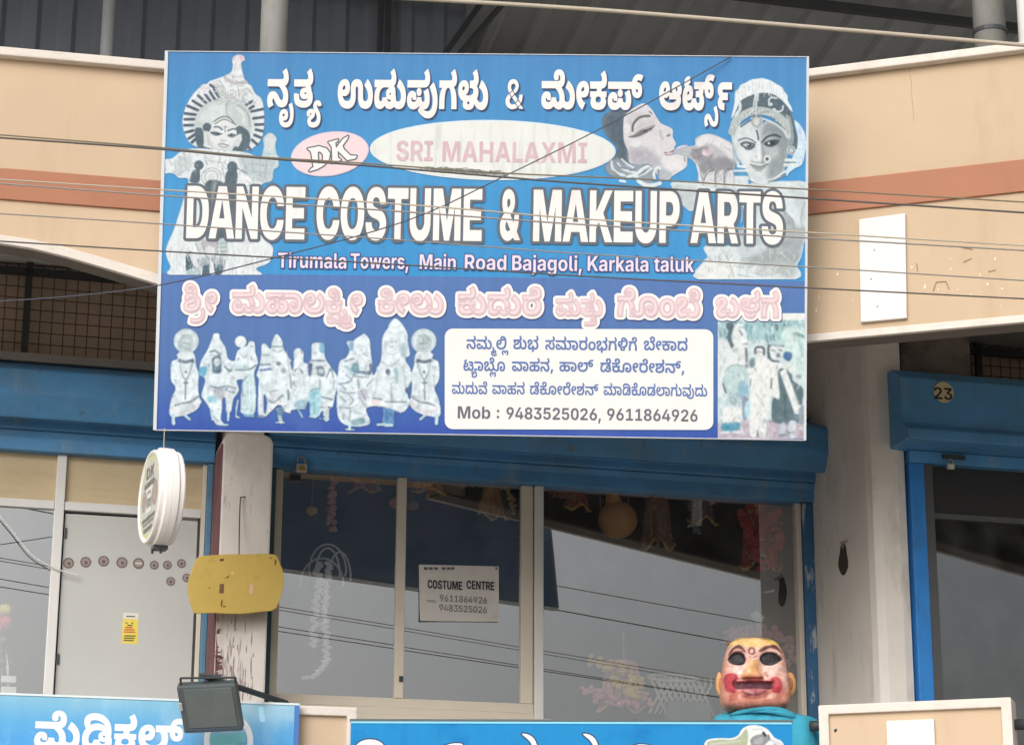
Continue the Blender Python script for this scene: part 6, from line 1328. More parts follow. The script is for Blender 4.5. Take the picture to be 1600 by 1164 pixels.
stile('frame', 425, 436.5, 900, alu_cream, zs + 0.018, ctop, win, (-0.03, 0.03))
stile('frame', 833, 847, 900, alu_white, zs + 0.018, ctop, win, (-0.034, 0.034))
stile('frame', 1245, 1253, 950, alu_cream, zs + 0.018, ctop, win, (-0.03, 0.03))
obj('frame', MB().box(B, bx(437, 900), bx(832.5, 900), -0.028, 0.03, zs + 0.0185, zs + 0.055), alu_cream, win, bevel=0.003)
obj('sash_rail', MB().box(B, bx(437, 900), bx(832.5, 900), -0.018, 0.02, zs + 0.056, zw), alu_cream, win, bevel=0.004)
stile('mullion', 618, 632, 900, alu_cream, zw, ctop, win, (-0.024, 0.02))
stile('mullion', 813, 831.5, 900, alu_cream, zw, ctop, win, (-0.02, 0.02))
obj('frame', MB().box(B, bx(847.5, 900), bx(1244.5, 950), -0.028, 0.03, zs + 0.0185, zs + 0.03), alu_cream, win, bevel=0.003)
for a, b, z0, y in ((436, 618.5, zw - 0.002, 0.0), (631.5, 813.5, zw - 0.002, 0.006), (846, 1246, zs + 0.029, 0.002)):
    obj('pane', MB().sheet(B, bx(a, 900), bx(b, 930), z0, ctop + 0.03, y), glass_main, win)
obj('latch', MB().box(B, bx(622, 1060), bx(628, 1060), -0.032, -0.02, bz(625, 1066), bz(625, 1057)), steel_dark, win, bevel=0.002)
obj('door_jamb', MB().box(B, bx(1253.5, 950), xf - 0.002, -0.05, 0.05, zf, ctop), blue_peeled, building, bevel=0.004)
obj('door_jamb', MB().box(B, xcr + 0.003, bx(424.5, 900), -0.05, 0.05, zf, ctop), teal_dark, building, bevel=0.004)

# left shop front
lw_r = bx(309, 900)
ltop = ctop
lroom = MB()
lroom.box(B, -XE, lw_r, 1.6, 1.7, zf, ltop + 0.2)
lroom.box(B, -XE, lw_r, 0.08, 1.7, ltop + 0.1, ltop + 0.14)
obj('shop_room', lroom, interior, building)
ztr = bz(100, 792)
lz0 = bz(50, 1094)
lwin = obj('shop_window', MB().box(B, bx(78.5, 900), bx(93.5, 900), -0.03, 0.03, lz0, ltop), alu_white, building, bevel=0.004)
obj('transom', MB().box(B, -XE, bx(78, 900), -0.022, 0.03, ztr - 0.018, ztr + 0.026), alu_white, lwin, bevel=0.004)
obj('transom', MB().box(B, bx(94, 900), lw_r, -0.022, 0.03, ztr - 0.02, ztr + 0.026), alu_white, lwin, bevel=0.004)
obj('frame', MB().box(B, lw_r + 0.001, bx(316, 900), -0.028, 0.03, lz0, ltop), alu_cream, lwin, bevel=0.003)
cloth_beige = mat('beige_blind', (196, 178, 146), 0.9, var=0.04, scale=5, dirt=(160, 142, 112), dirt_amt=0.4, dirt_scale=(3, 3, 12), dirt_th=(0.5, 0.7))
obj('blind', MB().box(B, -XE, bx(78.5, 900), 0.004, 0.012, ztr + 0.027, ltop + 0.02), cloth_beige, lwin)
obj('blind', MB().box(B, bx(93.5, 900), lw_r, 0.004, 0.012, ztr + 0.027, ltop + 0.02), cloth_beige, lwin)
obj('pane', MB().sheet(B, -XE, bx(78.5, 900), lz0, ztr - 0.018, 0.0), glass_main, lwin)
door_grey = mat('grey_door_film', (184, 185, 182), 0.45, spec=0.4, var=0.02, scale=1.5, dirt=(172, 172, 168), dirt_amt=0.4, dirt_scale=(2, 2, 2), dirt_th=(0.5, 0.75))
door = obj('shop_door', MB().box(B, bx(95, 900) + 0.004, lw_r - 0.012, -0.004, 0.024, lz0, ztr - 0.034), door_grey, building, bevel=0.003)
for y_ in (833, 1030):
    obj('hinge', MB().box(B, bx(97, 900), bx(100, 900), -0.014, -0.004, bz(97, y_ + 8), bz(97, y_ - 8)), steel_dark, door)
obj('seal', MB().box(B, lw_r - 0.012, lw_r - 0.001, -0.006, 0.02, bz(305, 1080), ztr - 0.02), steel_dark, door)
obj('door_jamb', MB().box(B, bx(316.5, 900), xcl - 0.007, -0.05, 0.05, lz0 - 0.2, ltop), mat('dull_blue_jamb', (86, 128, 156), 0.6, var=0.1, scale=6, dirt=(62, 92, 114), dirt_amt=0.6, dirt_scale=(8, 8, 3)), building, bevel=0.004)

# shop 23 on the right
sx0 = xp + 0.002
bxy = lambda px, py, d: (Y1 + d, bz(px, py, Y1 + d))
p23 = [bxy(1500, 586, -0.06), bxy(1500, 596, -0.16), bxy(1500, 668, -0.16), bxy(1500, 674, -0.23), bxy(1500, 690, -0.23), bxy(1500, 697, -0.16), (Y1 + 0.1, bz(1500, 697, Y1 - 0.16)), (Y1 + 0.1, bz(1500, 586, Y1 - 0.06))]
box23 = obj('shutter_box', MB().profile(B, p23, bx(1408, 640, Y1 - 0.16), XE), blue_paint, building, bevel=0.01)
z23 = bz(1500, 729, Y1)
obj('lintel', MB().box(B, sx0, XE, Y1 - 0.03, Y1 + 0.08, z23, bz(1500, 697, Y1 - 0.16) - 0.002), blue_paint, box23, bevel=0.005)
obj('hasp', MB().box(B, bx(1468, 715, Y1), bx(1503, 715, Y1), Y1 - 0.045, Y1 - 0.03, bz(1485, 720, Y1), bz(1485, 713, Y1)), steel_dark, box23, bevel=0.002)
obj('door_jamb', MB().box(B, sx0, bx(1449, 900, Y1), Y1 - 0.02, Y1 + 0.08, zf, z23 - 0.001), blue_jamb, building, bevel=0.005)
w23 = obj('shop_window', MB().box(B, bx(1449.5, 900, Y1), bx(1464, 900, Y1), Y1 - 0.01, Y1 + 0.05, zf, z23 - 0.002), alu_dark, building, bevel=0.003)
zt23 = bz(1500, 812, Y1)
obj('transom', MB().box(B, bx(1464, 900, Y1), XE, Y1, Y1 + 0.05, zt23, zt23 + 0.03), alu_dark, w23, bevel=0.003)
obj('pane', MB().sheet(B, bx(1463.5, 900, Y1), XE, zf, zt23 + 0.001, Y1 + 0.01), glass_dark, w23)
obj('pane', MB().sheet(B, bx(1463.5, 900, Y1), XE, zt23 + 0.029, z23, Y1 + 0.03), mat('black_panel', (46, 46, 48), 0.5, var=0.1, scale=5), w23)
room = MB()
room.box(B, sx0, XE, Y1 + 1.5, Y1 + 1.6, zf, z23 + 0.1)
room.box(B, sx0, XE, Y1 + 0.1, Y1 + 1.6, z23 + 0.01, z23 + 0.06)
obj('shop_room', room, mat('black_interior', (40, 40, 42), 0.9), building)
# ------------------------------------------------------------------ the big printed sign
SG, SH, _err = fit_rect([(258,80),(1264,89),(1259.5,688),(239.5,672)], 3.05,10.9)
SW = 3.05
_bo = SG.wpx(750,680,0.0)
sign = thing('shop_sign', Frame(_bo, SG.X, SG.Y, SG.Z), 'large blue printed signboard with dancers and white lettering, hung across the peach parapet', 'signboard')
white_ink = mat('white_ink', (238,236,235),0.55, spec=0.05, var=0.025, scale=14, dirt=(196,196,198), dirt_amt=0.45, dirt_scale=(14,2,3), dirt_th=(0.54,0.74))
pink_ink = mat('faded_pink_ink', (214,190,198),0.55, spec=0.05, var=0.03, scale=9, dirt=(228,208,212), dirt_amt=0.7, dirt_scale=(12,2,6), dirt_th=(0.48,0.66))
pink_pale = mat('pale_pink_ink', (232,212,217),0.55, spec=0.05, var=0.03, scale=9)
slate_ink = mat('slate_outline_ink', (104,113,124),0.55, spec=0.05, var=0.04, scale=12)
shade_ink = mat('dark_blue_shade_ink', (78,92,128),0.55, spec=0.05, var=0.04, scale=12)
lilac_ink = mat('lilac_ink', (226,216,232),0.55, spec=0.05)
violet_ink = mat('violet_outline_ink', (82,92,146),0.55, spec=0.05)
blue_ink = mat('blue_text_ink', (104,126,180),0.55, spec=0.05, var=0.05, scale=20)
grey_ink = mat('grey_text_ink', (112,112,126),0.55, spec=0.05, var=0.04, scale=20)
faded_pink_text = mat('faded_pink_text_ink', (210,180,190),0.55, spec=0.05, var=0.04, scale=9, dirt=(226,212,214), dirt_amt=0.6, dirt_scale=(20,2,3), dirt_th=(0.5,0.64))
edge_white = mat('sign_edge_tape', (196,202,208),0.5, spec=0.3, var=0.03, scale=9)
back_blue = mat('banner_back', (140,168,210),0.8, var=0.05, scale=3)

zsplit = SG.px(750,433)[1]
zs_l = lambda px, py: SG.px(px, py)[1]
_zo = SG.px(750,680)[1]
up_m = grade_mat('upper_print', [(zsplit - _zo, (74,158,220)),(SH / 2 - 0.55 - _zo, (84,164,224)),(SH / 2 - 0.3 - _zo, (86,156,214)),(SH / 2 - _zo, (88,146,204))], streak=0.06, blotch=((112,170,220),0.35,3.5,(0.5,0.75)), k=0.75)
lo_m = grade_mat('lower_print', [(-SH / 2 - _zo, (68,94,180)),(-SH / 2 + 0.07 - _zo, (74,106,186)),(-SH / 2 + 0.35 - _zo, (93,128,186)),(zsplit - _zo, (98,132,194))], streak=0.05, blotch=((112,146,200),0.35,3.0,(0.52,0.78)), k=0.75)
board = obj('board', MB().box(SG, -SW / 2 + 0.004, SW / 2 - 0.004,0.003,0.045,-SH / 2 + 0.004, SH / 2 - 0.004), back_blue, sign)
fm = MB()
t_ = 0.016
fm.box(SG, -SW / 2,-SW / 2 + t_, -0.006,0.05,-SH / 2, SH / 2)
fm.box(SG, SW / 2 - t_ * 0.7, SW / 2,-0.006,0.05,-SH / 2, SH / 2)
fm.box(SG, -SW / 2 + t_ + 0.0005, SW / 2 - t_ * 0.7 - 0.0005,-0.004,0.05, SH / 2 - 0.0035, SH / 2)
fm.box(SG, -SW / 2 + t_ + 0.0005, SW / 2 - t_ * 0.7 - 0.0005,-0.004,0.05,-SH / 2,-SH / 2 + 0.0035)
obj('frame', fm, edge_white, sign)
obj('upper_panel', MB().box(SG, -SW / 2 + t_, SW / 2 - t_ * 0.7,0.0,0.0035, zsplit, SH / 2 - 0.004), up_m, sign)
obj('lower_panel', MB().box(SG, -SW / 2 + t_, SW / 2 - t_ * 0.7,0.0,0.0035,-SH / 2 + 0.004, zsplit), lo_m, sign)
for xx in (-1.2,0.2,1.15):                         # angle iron holding it to the parapet
    obj('bracket', MB().box(SG, xx, xx + 0.03,0.046,0.12, SH / 2 - 0.5, SH / 2 - 0.1), back_blue, sign)

# --- pictures printed on the sign
W_, LG = (224,230,230),(200,208,208)
MG, DG, VD = (160,170,172),(98,113,122),(72,84,92)
SKY = (84,152,210)

p = Pic(246,84,444,430, SKY, 1.25)                # dancer with the round headdress
p.crop(250,80,6.465)
p.poly([(345,960),(262,870),(226,730),(252,580),(330,440),(410,360),(470,335),(500,305),(560,285),(650,250),(715,215),(735,150),(728,95),(755,50),(800,38),(845,52),(858,95),(822,120),(832,200),(868,310),(920,350),(965,430),(1030,490),(1052,620),(1052,760),(1030,880),(965,960),(880,1000),(600,1010)], W_)
p.poly([(350,940),(300,850),(290,720),(320,590),(410,480),(560,420),(700,430),(860,470),(960,580),(985,720),(960,850),(900,960)], (214,220,219),3)
for a, b in (((252,692),(348,690)),((246,752),(338,750)),((250,632),(362,645)),((280,556),(388,602)),((332,505),(432,568)),((385,450),(468,528)),((450,432),(512,512)),((500,405),(556,496)),((545,395),(596,465)),((256,824),(338,804)),((288,886),(352,845)),((322,925),(372,880)),((510,345),(545,372)),
             ((868,548),(934,508)),((905,584),(965,545)),((925,612),(1042,588)),((945,682),(1050,668)),((965,745),(1050,742)),((970,796),(1042,812)),((955,850),(1022,878)),((930,900),(988,948)),((888,962),(918,1002))):
    p.line([a, b], 29,(96,108,122),0.5)
p.poly([(348,800),(362,670),(430,560),(550,498),(690,486),(810,512),(900,595),(925,730),(905,830),(780,760),(690,690),(560,720),(440,770)], (198,207,205),1.5)
p.poly([(400,700),(460,590),(560,540),(660,540),(650,650),(540,700)], (214,221,219),5)
p.line([(780,545),(850,590),(895,660),(905,760)], 14, MG, 1.2)
p.line([(790,580),(840,640),(850,720)], 26,(216,222,221),1.5)
p.line([(690,500),(668,590),(690,680)], 10,(164,172,172),0.8)
p.line([(560,500),(640,478),(740,480),(830,515)], 10,(170,176,176),1)
for cx, cy, r, c in ((450,385,52,(228,226,228)),(985,525,44,(222,224,224)),(725,440,50,(226,226,224)),(610,380,40,(205,210,210)),(850,420,42,(208,212,210)),(625,440,34,(190,198,198)),(905,400,34,(222,225,224))):
    p.ell(cx, cy, r, r, c, 0,1)
p.ring(725,440,42,42,9,(176,180,180)); p.ell(725,445,18,24,(196,200,196))
for a, b in (((545,335),(600,440)),((600,300),(660,390)),((660,400),(670,470)),((790,380),(800,460)),((880,380),(940,440)),((580,410),(660,460)),((830,470),(860,520)),((770,360),(850,350))):
    p.line([a, b], 12,(172,178,178),0.9,0.8)
p.line([(655,265),(740,325),(870,315)], 34,(188,184,184),1.2)
p.line([(700,235),(770,265),(840,245)], 16,(206,202,203),1)
p.ell(795,75,62,34,(226,192,202),0,1.0); p.poly([(770,60),(800,55),(822,190),(745,200)], (222,222,220),1)
p.line([(765,120),(755,190)], 9,(190,192,190),0.8)
p.ell(475,772,44,46, DG, 0,0.7)
p.poly([(355,790),(400,775),(432,800),(448,900),(440,960),(512,985),(505,1008),(400,995),(360,900)], DG)
p.poly([(755,790),(815,758),(900,825),(908,930),(855,1015),(735,1035),(740,975),(792,950),(830,885),(770,852)], DG)
p.poly([(498,830),(535,745),(600,702),(670,690),(742,738),(775,840),(752,960),(690,1022),(600,1032),(530,1000),(502,920)], (224,227,226))
p.poly([(500,900),(560,980),(690,1000),(750,940),(690,1025),(600,1035),(520,990)], (200,206,206),2.5)
p.poly([(445,830),(485,820),(505,960),(450,955)], (214,219,217)); p.poly([(775,860),(825,845),(800,960),(765,955)], (212,218,216))
p.line([(482,850),(490,950)], 7, MG); p.line([(500,850),(510,950)], 6,(180,186,186))
p.line([(548,712),(610,672),(690,668),(762,745)], 11,(112,122,126)); p.line([(556,738),(650,692),(745,735)], 9,(104,112,116))
p.line([(552,768),(590,768),(628,796)], 17,(112,122,130)); p.line([(685,806),(735,788),(765,792)], 16,(112,122,130))
p.poly([(505,822),(560,815),(625,840),(570,860),(530,845)], (120,130,138)); p.poly([(680,852),(720,832),(775,848),(740,875),(700,870)], (120,130,138))
p.line([(515,828),(635,838)], 6, VD); p.ell(585,838,13,11, VD); p.ell(722,850,12,11, VD)
p.line([(660,760),(656,822)], 8,(130,136,140)); p.line([(642,762),(680,770)], 7,(140,146,148))
p.line([(618,898),(640,912),(664,902)], 9,(170,176,176))
p.line([(588,945),(640,940),(695,958)], 12,(142,148,150)); p.line([(600,960),(640,975),(680,968)], 12,(166,170,172))
p.poly([(1040,885),(1075,842),(1120,826),(1172,862),(1180,900),(1165,960),(1190,1080),(1190,1180),(1020,1180),(1028,1060),(1050,960)], (190,211,213))
p.poly([(1060,880),(1120,845),(1160,890),(1140,1000),(1070,1000)], (214,220,219),3)
p.crop(250,250,6.125)
p.poly([(-10,-30),(60,-8),(120,-20),(200,-80),(330,-110),(560,-95),(760,-80),(860,-60),(940,-30),(1125,-40),(1122,30),(1085,110),(1070,200),(960,260),(1010,500),(990,640),(1040,780),(1085,850),(1050,980),(920,1040),(930,1110),(130,1110),(100,1020),(60,920),(62,830),(140,640),(225,370),(270,190),(180,175),(120,130),(-10,125)], W_)
p.poly([(760,-60),(940,-20),(1115,-30),(1085,110),(1060,210),(900,200),(780,100)], (192,204,204),2)
for a, b in (((800,0),(830,120)),((880,-10),(900,170)),((960,-10),(950,190)),((1020,-10),(1010,180)),((850,40),(1060,60)),((860,110),(1050,130)),((140,20),(150,110)),((180,-30),(200,110)),((230,-60),(260,100)),((120,110),(200,150)),((430,-40),(450,50)),((580,-60),(560,40)),((470,10),(600,30)),((590,60),(620,180))):
    p.line([a, b], 11,(166,176,178),1.0,0.75)
p.poly([(150,0),(280,-40),(300,90),(170,120)], (198,205,205),3,0.8)
p.poly([(780,140),(880,190),(850,240),(800,230)], (236,236,234),1)
p.line([(720,70),(830,130)], 12,(126,130,132),0.9)
p.ell(372,52,46,46, DG); p.poly([(285,210),(300,130),(335,95),(380,100),(372,215)], DG)
p.ell(692,72,50,58, DG); p.poly([(628,225),(642,110),(735,110),(728,225)], DG)
p.ring(492,165,62,60,11,(176,184,184)); p.ring(492,165,92,86,10,(184,190,190)); p.ell(492,165,34,34,(216,220,218))
p.poly([(430,230),(640,220),(730,220),(735,700),(650,760),(440,740)], (100,113,118),1.5)
p.poly([(500,240),(560,240),(640,500),(560,700),(500,600)], (150,160,162),3)
p.poly([(255,890),(330,900),(345,1040),(250,1060)], (88,106,116)); p.poly([(280,900),(345,900),(395,1020),(335,1030)], (222,222,224),0.8)
p.poly([(395,770),(545,770),(540,900),(470,960),(410,880)], (186,182,184),1.2)
p.poly([(335,790),(400,770),(430,900),(360,860)], (206,212,212)); p.line([(340,800),(370,870)], 12, MG)
p.ell(475,880,48,56,(218,216,216),0,1); p.line([(400,790),(430,880),(480,960),(550,890),(545,780)], 10,(140,150,154))
p.poly([(560,770),(650,780),(620,960),(560,990)], (190,202,202)); 
for y in (800,840,880,920,960):
    p.line([(560, y),(640, y - 6)], 9,(138,156,158),0.7,0.8)
p.poly([(370,940),(620,950),(580,1080),(430,1090),(380,1020)], (160,170,172),1.5)
p.poly([(400,1020),(585,1000),(580,1100),(370,1100)], (92,112,122),1.2); p.poly([(480,980),(508,985),(520,1100),(478,1100)], (226,228,226))
p.poly([(270,1050),(400,1020),(370,1100),(260,1095)], (176,194,196),1.5)
for a, b in (((690,790),(720,1080)),((820,780),(850,1090)),((200,640),(170,900)),((230,800),(200,1000))):
    p.line([a, b], 14,(208,214,212),2.5,0.7)
p.folds(220,31,(260,385,420,430),(5,16),(0.8,1.8),((204,212,212),(190,200,202),(236,240,239)),0.25)
p.folds(160,32,(258,230,436,300),(3,8),(0.7,1.4),((176,186,188),(158,168,172),(234,238,237)),0.9)
p.folds(120,33,(300,118,400,160),(2,6),(0.7,1.3),((176,182,182),(160,168,170),(236,238,236)),1.2)
p.rim((150,170,184),2,0.5)
p.mottle(3.5,34,9)
p.grain(3.5,1)
_gy, _gx = np.mgrid[0:p.h, 0:p.w] / p.res
p.a[_gx + p.x0 < 258.5 - 0.031 * (_gy + p.y0 - 80) + 5.5] = 0
picture('headdress_dancer_print', p, SG, -0.002, sign)

p = Pic(926,152,1074,300, SKY, 1.25)              # face of the flute player
p.crop(920,150,7.76)
p.solid = True
p.poly([(150,300),(220,200),(390,150),(560,130),(600,200),(470,420),(450,560),(500,700),(500,860),(430,985),(250,960),(195,860),(330,700),(322,600),(200,470)], (108,122,131),2.2)
p.poly([(230,300),(420,200),(440,560),(490,850),(380,800),(350,640),(260,480)], (96,110,120),6)
p.poly([(420,335),(436,240),(540,150),(662,92),(750,150),(800,220),(838,280),(880,336),(1000,392),(1022,440),(1018,500),(1050,560),(1058,592),(1036,640),(1110,660),(1185,715),(1196,790),(1180,868),(1090,930),(1000,985),(985,1010),(870,1015),(790,900),(690,850),(560,835),(490,800),(478,680),(430,560),(418,430)], (219,216,217))
p.poly([(500,650),(700,640),(840,740),(900,860),(870,1000),(760,860),(520,810)], (184,182,188),5)
p.poly([(470,250),(600,200),(720,240),(640,300),(540,360),(480,420)], (204,203,205),4)
p.poly([(870,880),(1000,930),(985,1010),(880,1015)], (180,187,190),3)
p.poly([(900,760),(1060,720),(1160,760),(1100,880),(960,880)], (228,224,224),5)
p.ell(462,395,40,64,(227,227,227),0,1.2); p.ell(560,575,74,54,(226,228,228),8,1.2); p.ell(475,500,34,30,(218,219,219),0,2)
p.line([(505,610),(580,632),(630,600)], 9,(190,188,192),1,0.7)
p.line([(530,425),(538,350),(590,282),(650,252),(735,245)], 27,(112,107,108),1)
p.poly([(475,500),(560,468),(640,418),(700,400),(800,366),(760,410),(700,450),(620,490),(540,508)], (128,124,125),1)
p.line([(560,455),(640,410),(710,380),(800,355)], 9,(150,146,148),0.8); p.ell(690,428,26,20,(96,94,98)); p.ell(745,408,14,18,(110,110,114))
p.poly([(560,420),(620,330),(740,290),(790,330),(700,370),(620,400)], (206,202,203),2)
p.poly([(728,186),(745,190),(776,222),(742,208)], (104,102,104))
p.line([(868,425),(875,480),(892,522)], 26,(184,184,184),2); p.poly([(945,480),(985,465),(980,492),(950,496)], (128,124,126),1)
p.line([(920,692),(985,690),(1050,652)], 15,(122,112,116),0.9); p.poly([(935,700),(1040,650),(1100,655),(1180,670),(1060,700),(960,722)], (214,192,196),1)
p.line([(930,715),(985,720),(1060,694),(1130,682)], 10,(146,136,140),1); p.line([(1040,690),(1190,660)], 14,(190,158,166),0.8)
p.poly([(975,690),(1010,668),(1040,652),(1020,680)], (110,112,116))
p.line([(1160,752),(1164,790)], 13,(130,128,130),0.9)
p.line([(1080,640),(1130,620),(1220,618)], 40,(222,214,218),1)
p.poly([(1100,680),(1180,650),(1240,660),(1240,760),(1190,720)], (168,168,172),1.5)
p.poly([(200,850),(330,760),(480,830),(700,830),(780,880),(800,1000),(740,1090),(640,1060),(560,985),(400,985),(250,960)], (150,162,168),3)
for pts, w in (([(275,800),(290,880),(350,940),(430,965)], 30),([(350,820),(400,880),(480,915),(560,930)], 26),([(400,770),(470,830),(540,870)], 22),([(470,985),(580,950),(660,880),(740,845)], 40),([(560,990),(680,940),(760,880)], 24),([(800,1010),(790,930),(830,870),(862,885)], 30),([(600,1035),(680,1080),(770,1085),(862,1060)], 50),([(380,1030),(440,1040)], 34)):
    p.line(pts, w, (222,230,230),1.1)
for pts in ([(330,830),(380,870),(460,880)], [(500,905),(560,890)], [(610,960),(680,920)], [(300,920),(360,970)], [(850,900),(840,980)], [(640,860),(700,830),(760,850)]):
    p.line(pts, 14,(116,128,136),1.2)
p.mottle(3.5,35,8)
p.grain(3,2)
picture('flute_player_print', p, SG, -0.002, sign)

p = Pic(1040,118,1262,437, SKY, 1.25)             # hand on the flute and the dancer with flowers in her hair
p.crop(1060,270,6.467)
p.poly([(-60,95),(200,96),(540,36),(700,36),(720,120),(900,100),(1100,84),(1330,140),(1330,600),(1256,740),(1225,860),(1190,920),(1170,1085),(205,1085),(248,900),(292,850),(268,740),(600,700),(640,300),(300,200),(150,384),(60,345),(-10,250),(-60,160)], (215,225,225))
p.poly([(-50,130),(180,150),(140,370),(60,340),(0,250)], (196,204,204),3)
p.poly([(640,900),(740,830),(860,770),(1060,660),(1280,590),(1256,760),(1200,930),(1000,960),(820,930)], (166,174,174),6)
p.poly([(1060,380),(1180,520),(1290,560),(1290,640),(1080,640)], (172,180,180),4); p.line([(1070,400),(1150,480),(1170,570)], 12,(150,160,160),1.5)
p.poly([(600,700),(900,680),(1000,700),(820,800),(660,880)], (200,209,210),6)
p.poly([(800,1000),(1000,900),(1180,930),(1165,1060),(1000,1040)], (184,190,188),5)
p.poly([(235,930),(520,890),(570,1080),(215,1080)], (228,231,226),3)
for pts in ([(480,820),(520,930),(560,1040)], [(560,940),(680,960),(780,930)], [(760,1010),(860,1040),(960,1010)], [(300,850),(340,900)], [(400,820),(420,880)], [(600,1030),(760,1060)]):
    p.line(pts, 9,(170,176,174),1.2,0.85)
rngp = np.random.RandomState(4)
for _ in range(40):
    a, b = rngp.uniform(300,560), rngp.uniform(760,940)
    p.line([(a, b),(a + rngp.uniform(-18,18), b + rngp.uniform(6,26))], 6,(176,182,180),0.7,0.7)
p.line([(210,1068),(520,1080),(800,1070),(1160,1082)], 20,(230,236,234),1)
p.poly([(1120,150),(1290,170),(1295,520),(1230,470),(1180,300)], (198,208,208),5)
p.poly([(700,130),(860,120),(820,260),(760,420),(700,300)], (196,205,206),5)
p.poly([(600,560),(800,600),(1060,560),(1070,640),(820,700),(600,660)], (186,196,197),6)
p.line([(1100,110),(1200,140),(1292,200)], 14,(228,235,234),2)
p.line([(1276,300),(1240,470),(1270,600)], 10,(160,170,171),1.6)
p.line([(560,150),(640,300),(640,500)], 12,(176,187,189),2)
for q in ([(640,880),(760,860),(900,880)], [(620,940),(740,920),(880,950)], [(900,760),(1040,730),(1180,690)], [(940,850),(1080,820),(1200,800)]):
    p.line(q, 10,(158,167,167),2.2,0.7)
p.line([(1262,740),(1232,860),(1196,925),(1186,1080)], 12,(196,222,236),0.8)
p.crop(1060,110,6.129)
p.poly([(-60,790),(60,735),(160,718),(160,660),(222,620),(320,612),(430,656),(512,706),(525,800),(545,900),(530,980),(520,1120),(215,1100),(190,980),(168,905),(110,850),(20,810)], (186,188,190))
p.poly([(162,690),(222,622),(320,616),(440,665),(510,715),(515,860),(430,780),(300,700),(200,745)], (224,222,222),2.5)
p.poly([(120,790),(260,730),(330,800),(300,860),(180,870)], (150,150,154),2.5); p.poly([(205,885),(330,850),(440,830),(535,890),(510,960),(350,960),(230,990)], (148,149,153),3)
p.ell(270,790,44,30,(216,194,200),20,1.5); p.ell(250,800,20,16,(232,214,218),0,1); p.ell(310,770,30,40,(200,190,194),0,2)
p.line([(130,760),(180,770),(230,740)], 10,(128,126,132),1); p.line([(140,840),(210,830)], 10,(136,134,138),1.2)
for x0, x1 in ((250,345),(368,432),(455,525)):
    p.poly([(x0,1110),(x0 + 15,1000),(x0 + 45,962),(x1 - 8,965),(x1,1110)], (217,218,218),1)
for pts in ([(245,1050),(270,1000),(330,950)], [(356,1090),(350,1010),(372,960)], [(442,1090),(440,1000),(470,950),(520,950)], [(300,970),(340,960)]):
    p.line(pts, 10,(120,122,126),0.9)
p.line([(175,900),(200,1000),(215,1090)], 16,(230,234,236),1)
gaj = [(505,460),(520,390),(538,300),(542,210),(575,180),(595,140),(640,122),(690,92),(740,84),(800,76),(850,88),(900,106),(935,130),(990,160),(1010,195),(1045,240),(1050,290),(1085,360),(1090,400),(1000,320),(860,240),(740,240),(600,300),(540,430)]
p.poly(gaj, (228,234,234),0.9)
for x in range(570,1040,34):
    y = 110 + ((x - 790) / 250) ** 2 * 120
    p.line([(x, y),(x + (x - 790) * -0.06, y + 90)], 5,(200,208,210),1.2,0.8)
p.poly([(1105,480),(1150,505),(1185,550),(1215,620),(1228,720),(1212,800),(1195,880),(1165,920),(1120,940),(1060,985),(1040,1020),(1030,960),(1080,860),(1130,720),(1130,590)], (205,230,238),0.9)
for _ in range(60):
    a, b = rngp.uniform(1130,1205), rngp.uniform(540,920)
    p.ell(a, b, rngp.uniform(5,12), rngp.uniform(5,12),(178 + rngp.uniform(0,60),) * 2 + (236,),0,0.8,0.6)
p.poly([(508,535),(524,450),(560,370),(600,292),(720,232),(860,218),(960,262),(1042,345),(1092,430),(1130,590),(1142,650),(1130,760),(1060,700),(900,460),(700,420),(560,470)], DG)
p.poly([(496,545),(520,470),(560,430),(590,560),(560,640),(548,780),(590,890),(560,910),(530,820),(518,720)], (202,213,214),1)
p.line([(520,700),(535,790),(570,870)], 10,(160,170,172),1)
p.poly([(545,650),(575,565),(680,495),(760,560),(850,485),(965,545),(1058,625),(1064,710),(1042,830),(1012,960),(925,1042),(800,1075),(700,1042),(645,960),(590,870),(550,780)], (212,219,219))
p.poly([(790,550),(850,490),(965,545),(1058,625),(1060,720),(1040,830),(1005,965),(900,1045),(850,1000),(835,900),(815,780),(800,660)], (172,180,180),6)
p.poly([(900,560),(1058,640),(1050,780),(1000,950),(930,1000),(960,800),(930,680)], (146,155,157),6)
p.poly([(840,740),(930,740),(960,820),(900,880),(850,820)], (188,195,194),5)
p.poly([(850,500),(960,545),(1050,620),(980,640),(860,600),(800,640)], (148,157,160),4); p.poly([(900,860),(1000,840),(960,980),(860,1020)], (150,160,161),5)
p.poly([(600,770),(700,780),(720,880),(640,880)], (224,229,228),4)
p.line([(515,590),(545,520),(600,450),(680,402),(750,388),(860,402),(950,442),(1030,520),(1058,620)], 76,(184,192,190),1)
p.line([(555,600),(590,540),(680,490),(740,460),(820,470),(920,510),(1000,570),(1045,640)], 18,(212,217,214),0.9)
for k in range(34):
    u = k / 33
    a = 520 + u * 530; b = 392 + ((a - 770) / 270) ** 2 * 200 + (k % 3 - 1) * 16
    p.ell(a, b, 7,7,(140,150,150) if k % 2 else (222,226,224),0,0.7,0.9)
p.line([(752,235),(738,300),(732,370)], 40,(200,208,206),0.9); p.line([(744,240),(726,370)], 8,(150,160,162),0.8)
p.ell(748,490,62,66,(196,201,196),0,1); p.ring(748,490,44,48,9,(152,158,156)); p.ell(720,440,16,16,(126,134,136)); p.ell(770,440,18,14,(130,138,140)); p.ell(750,500,18,30,(214,217,212)); p.line([(690,480),(660,500),(600,540)], 16,(96,108,114),1)
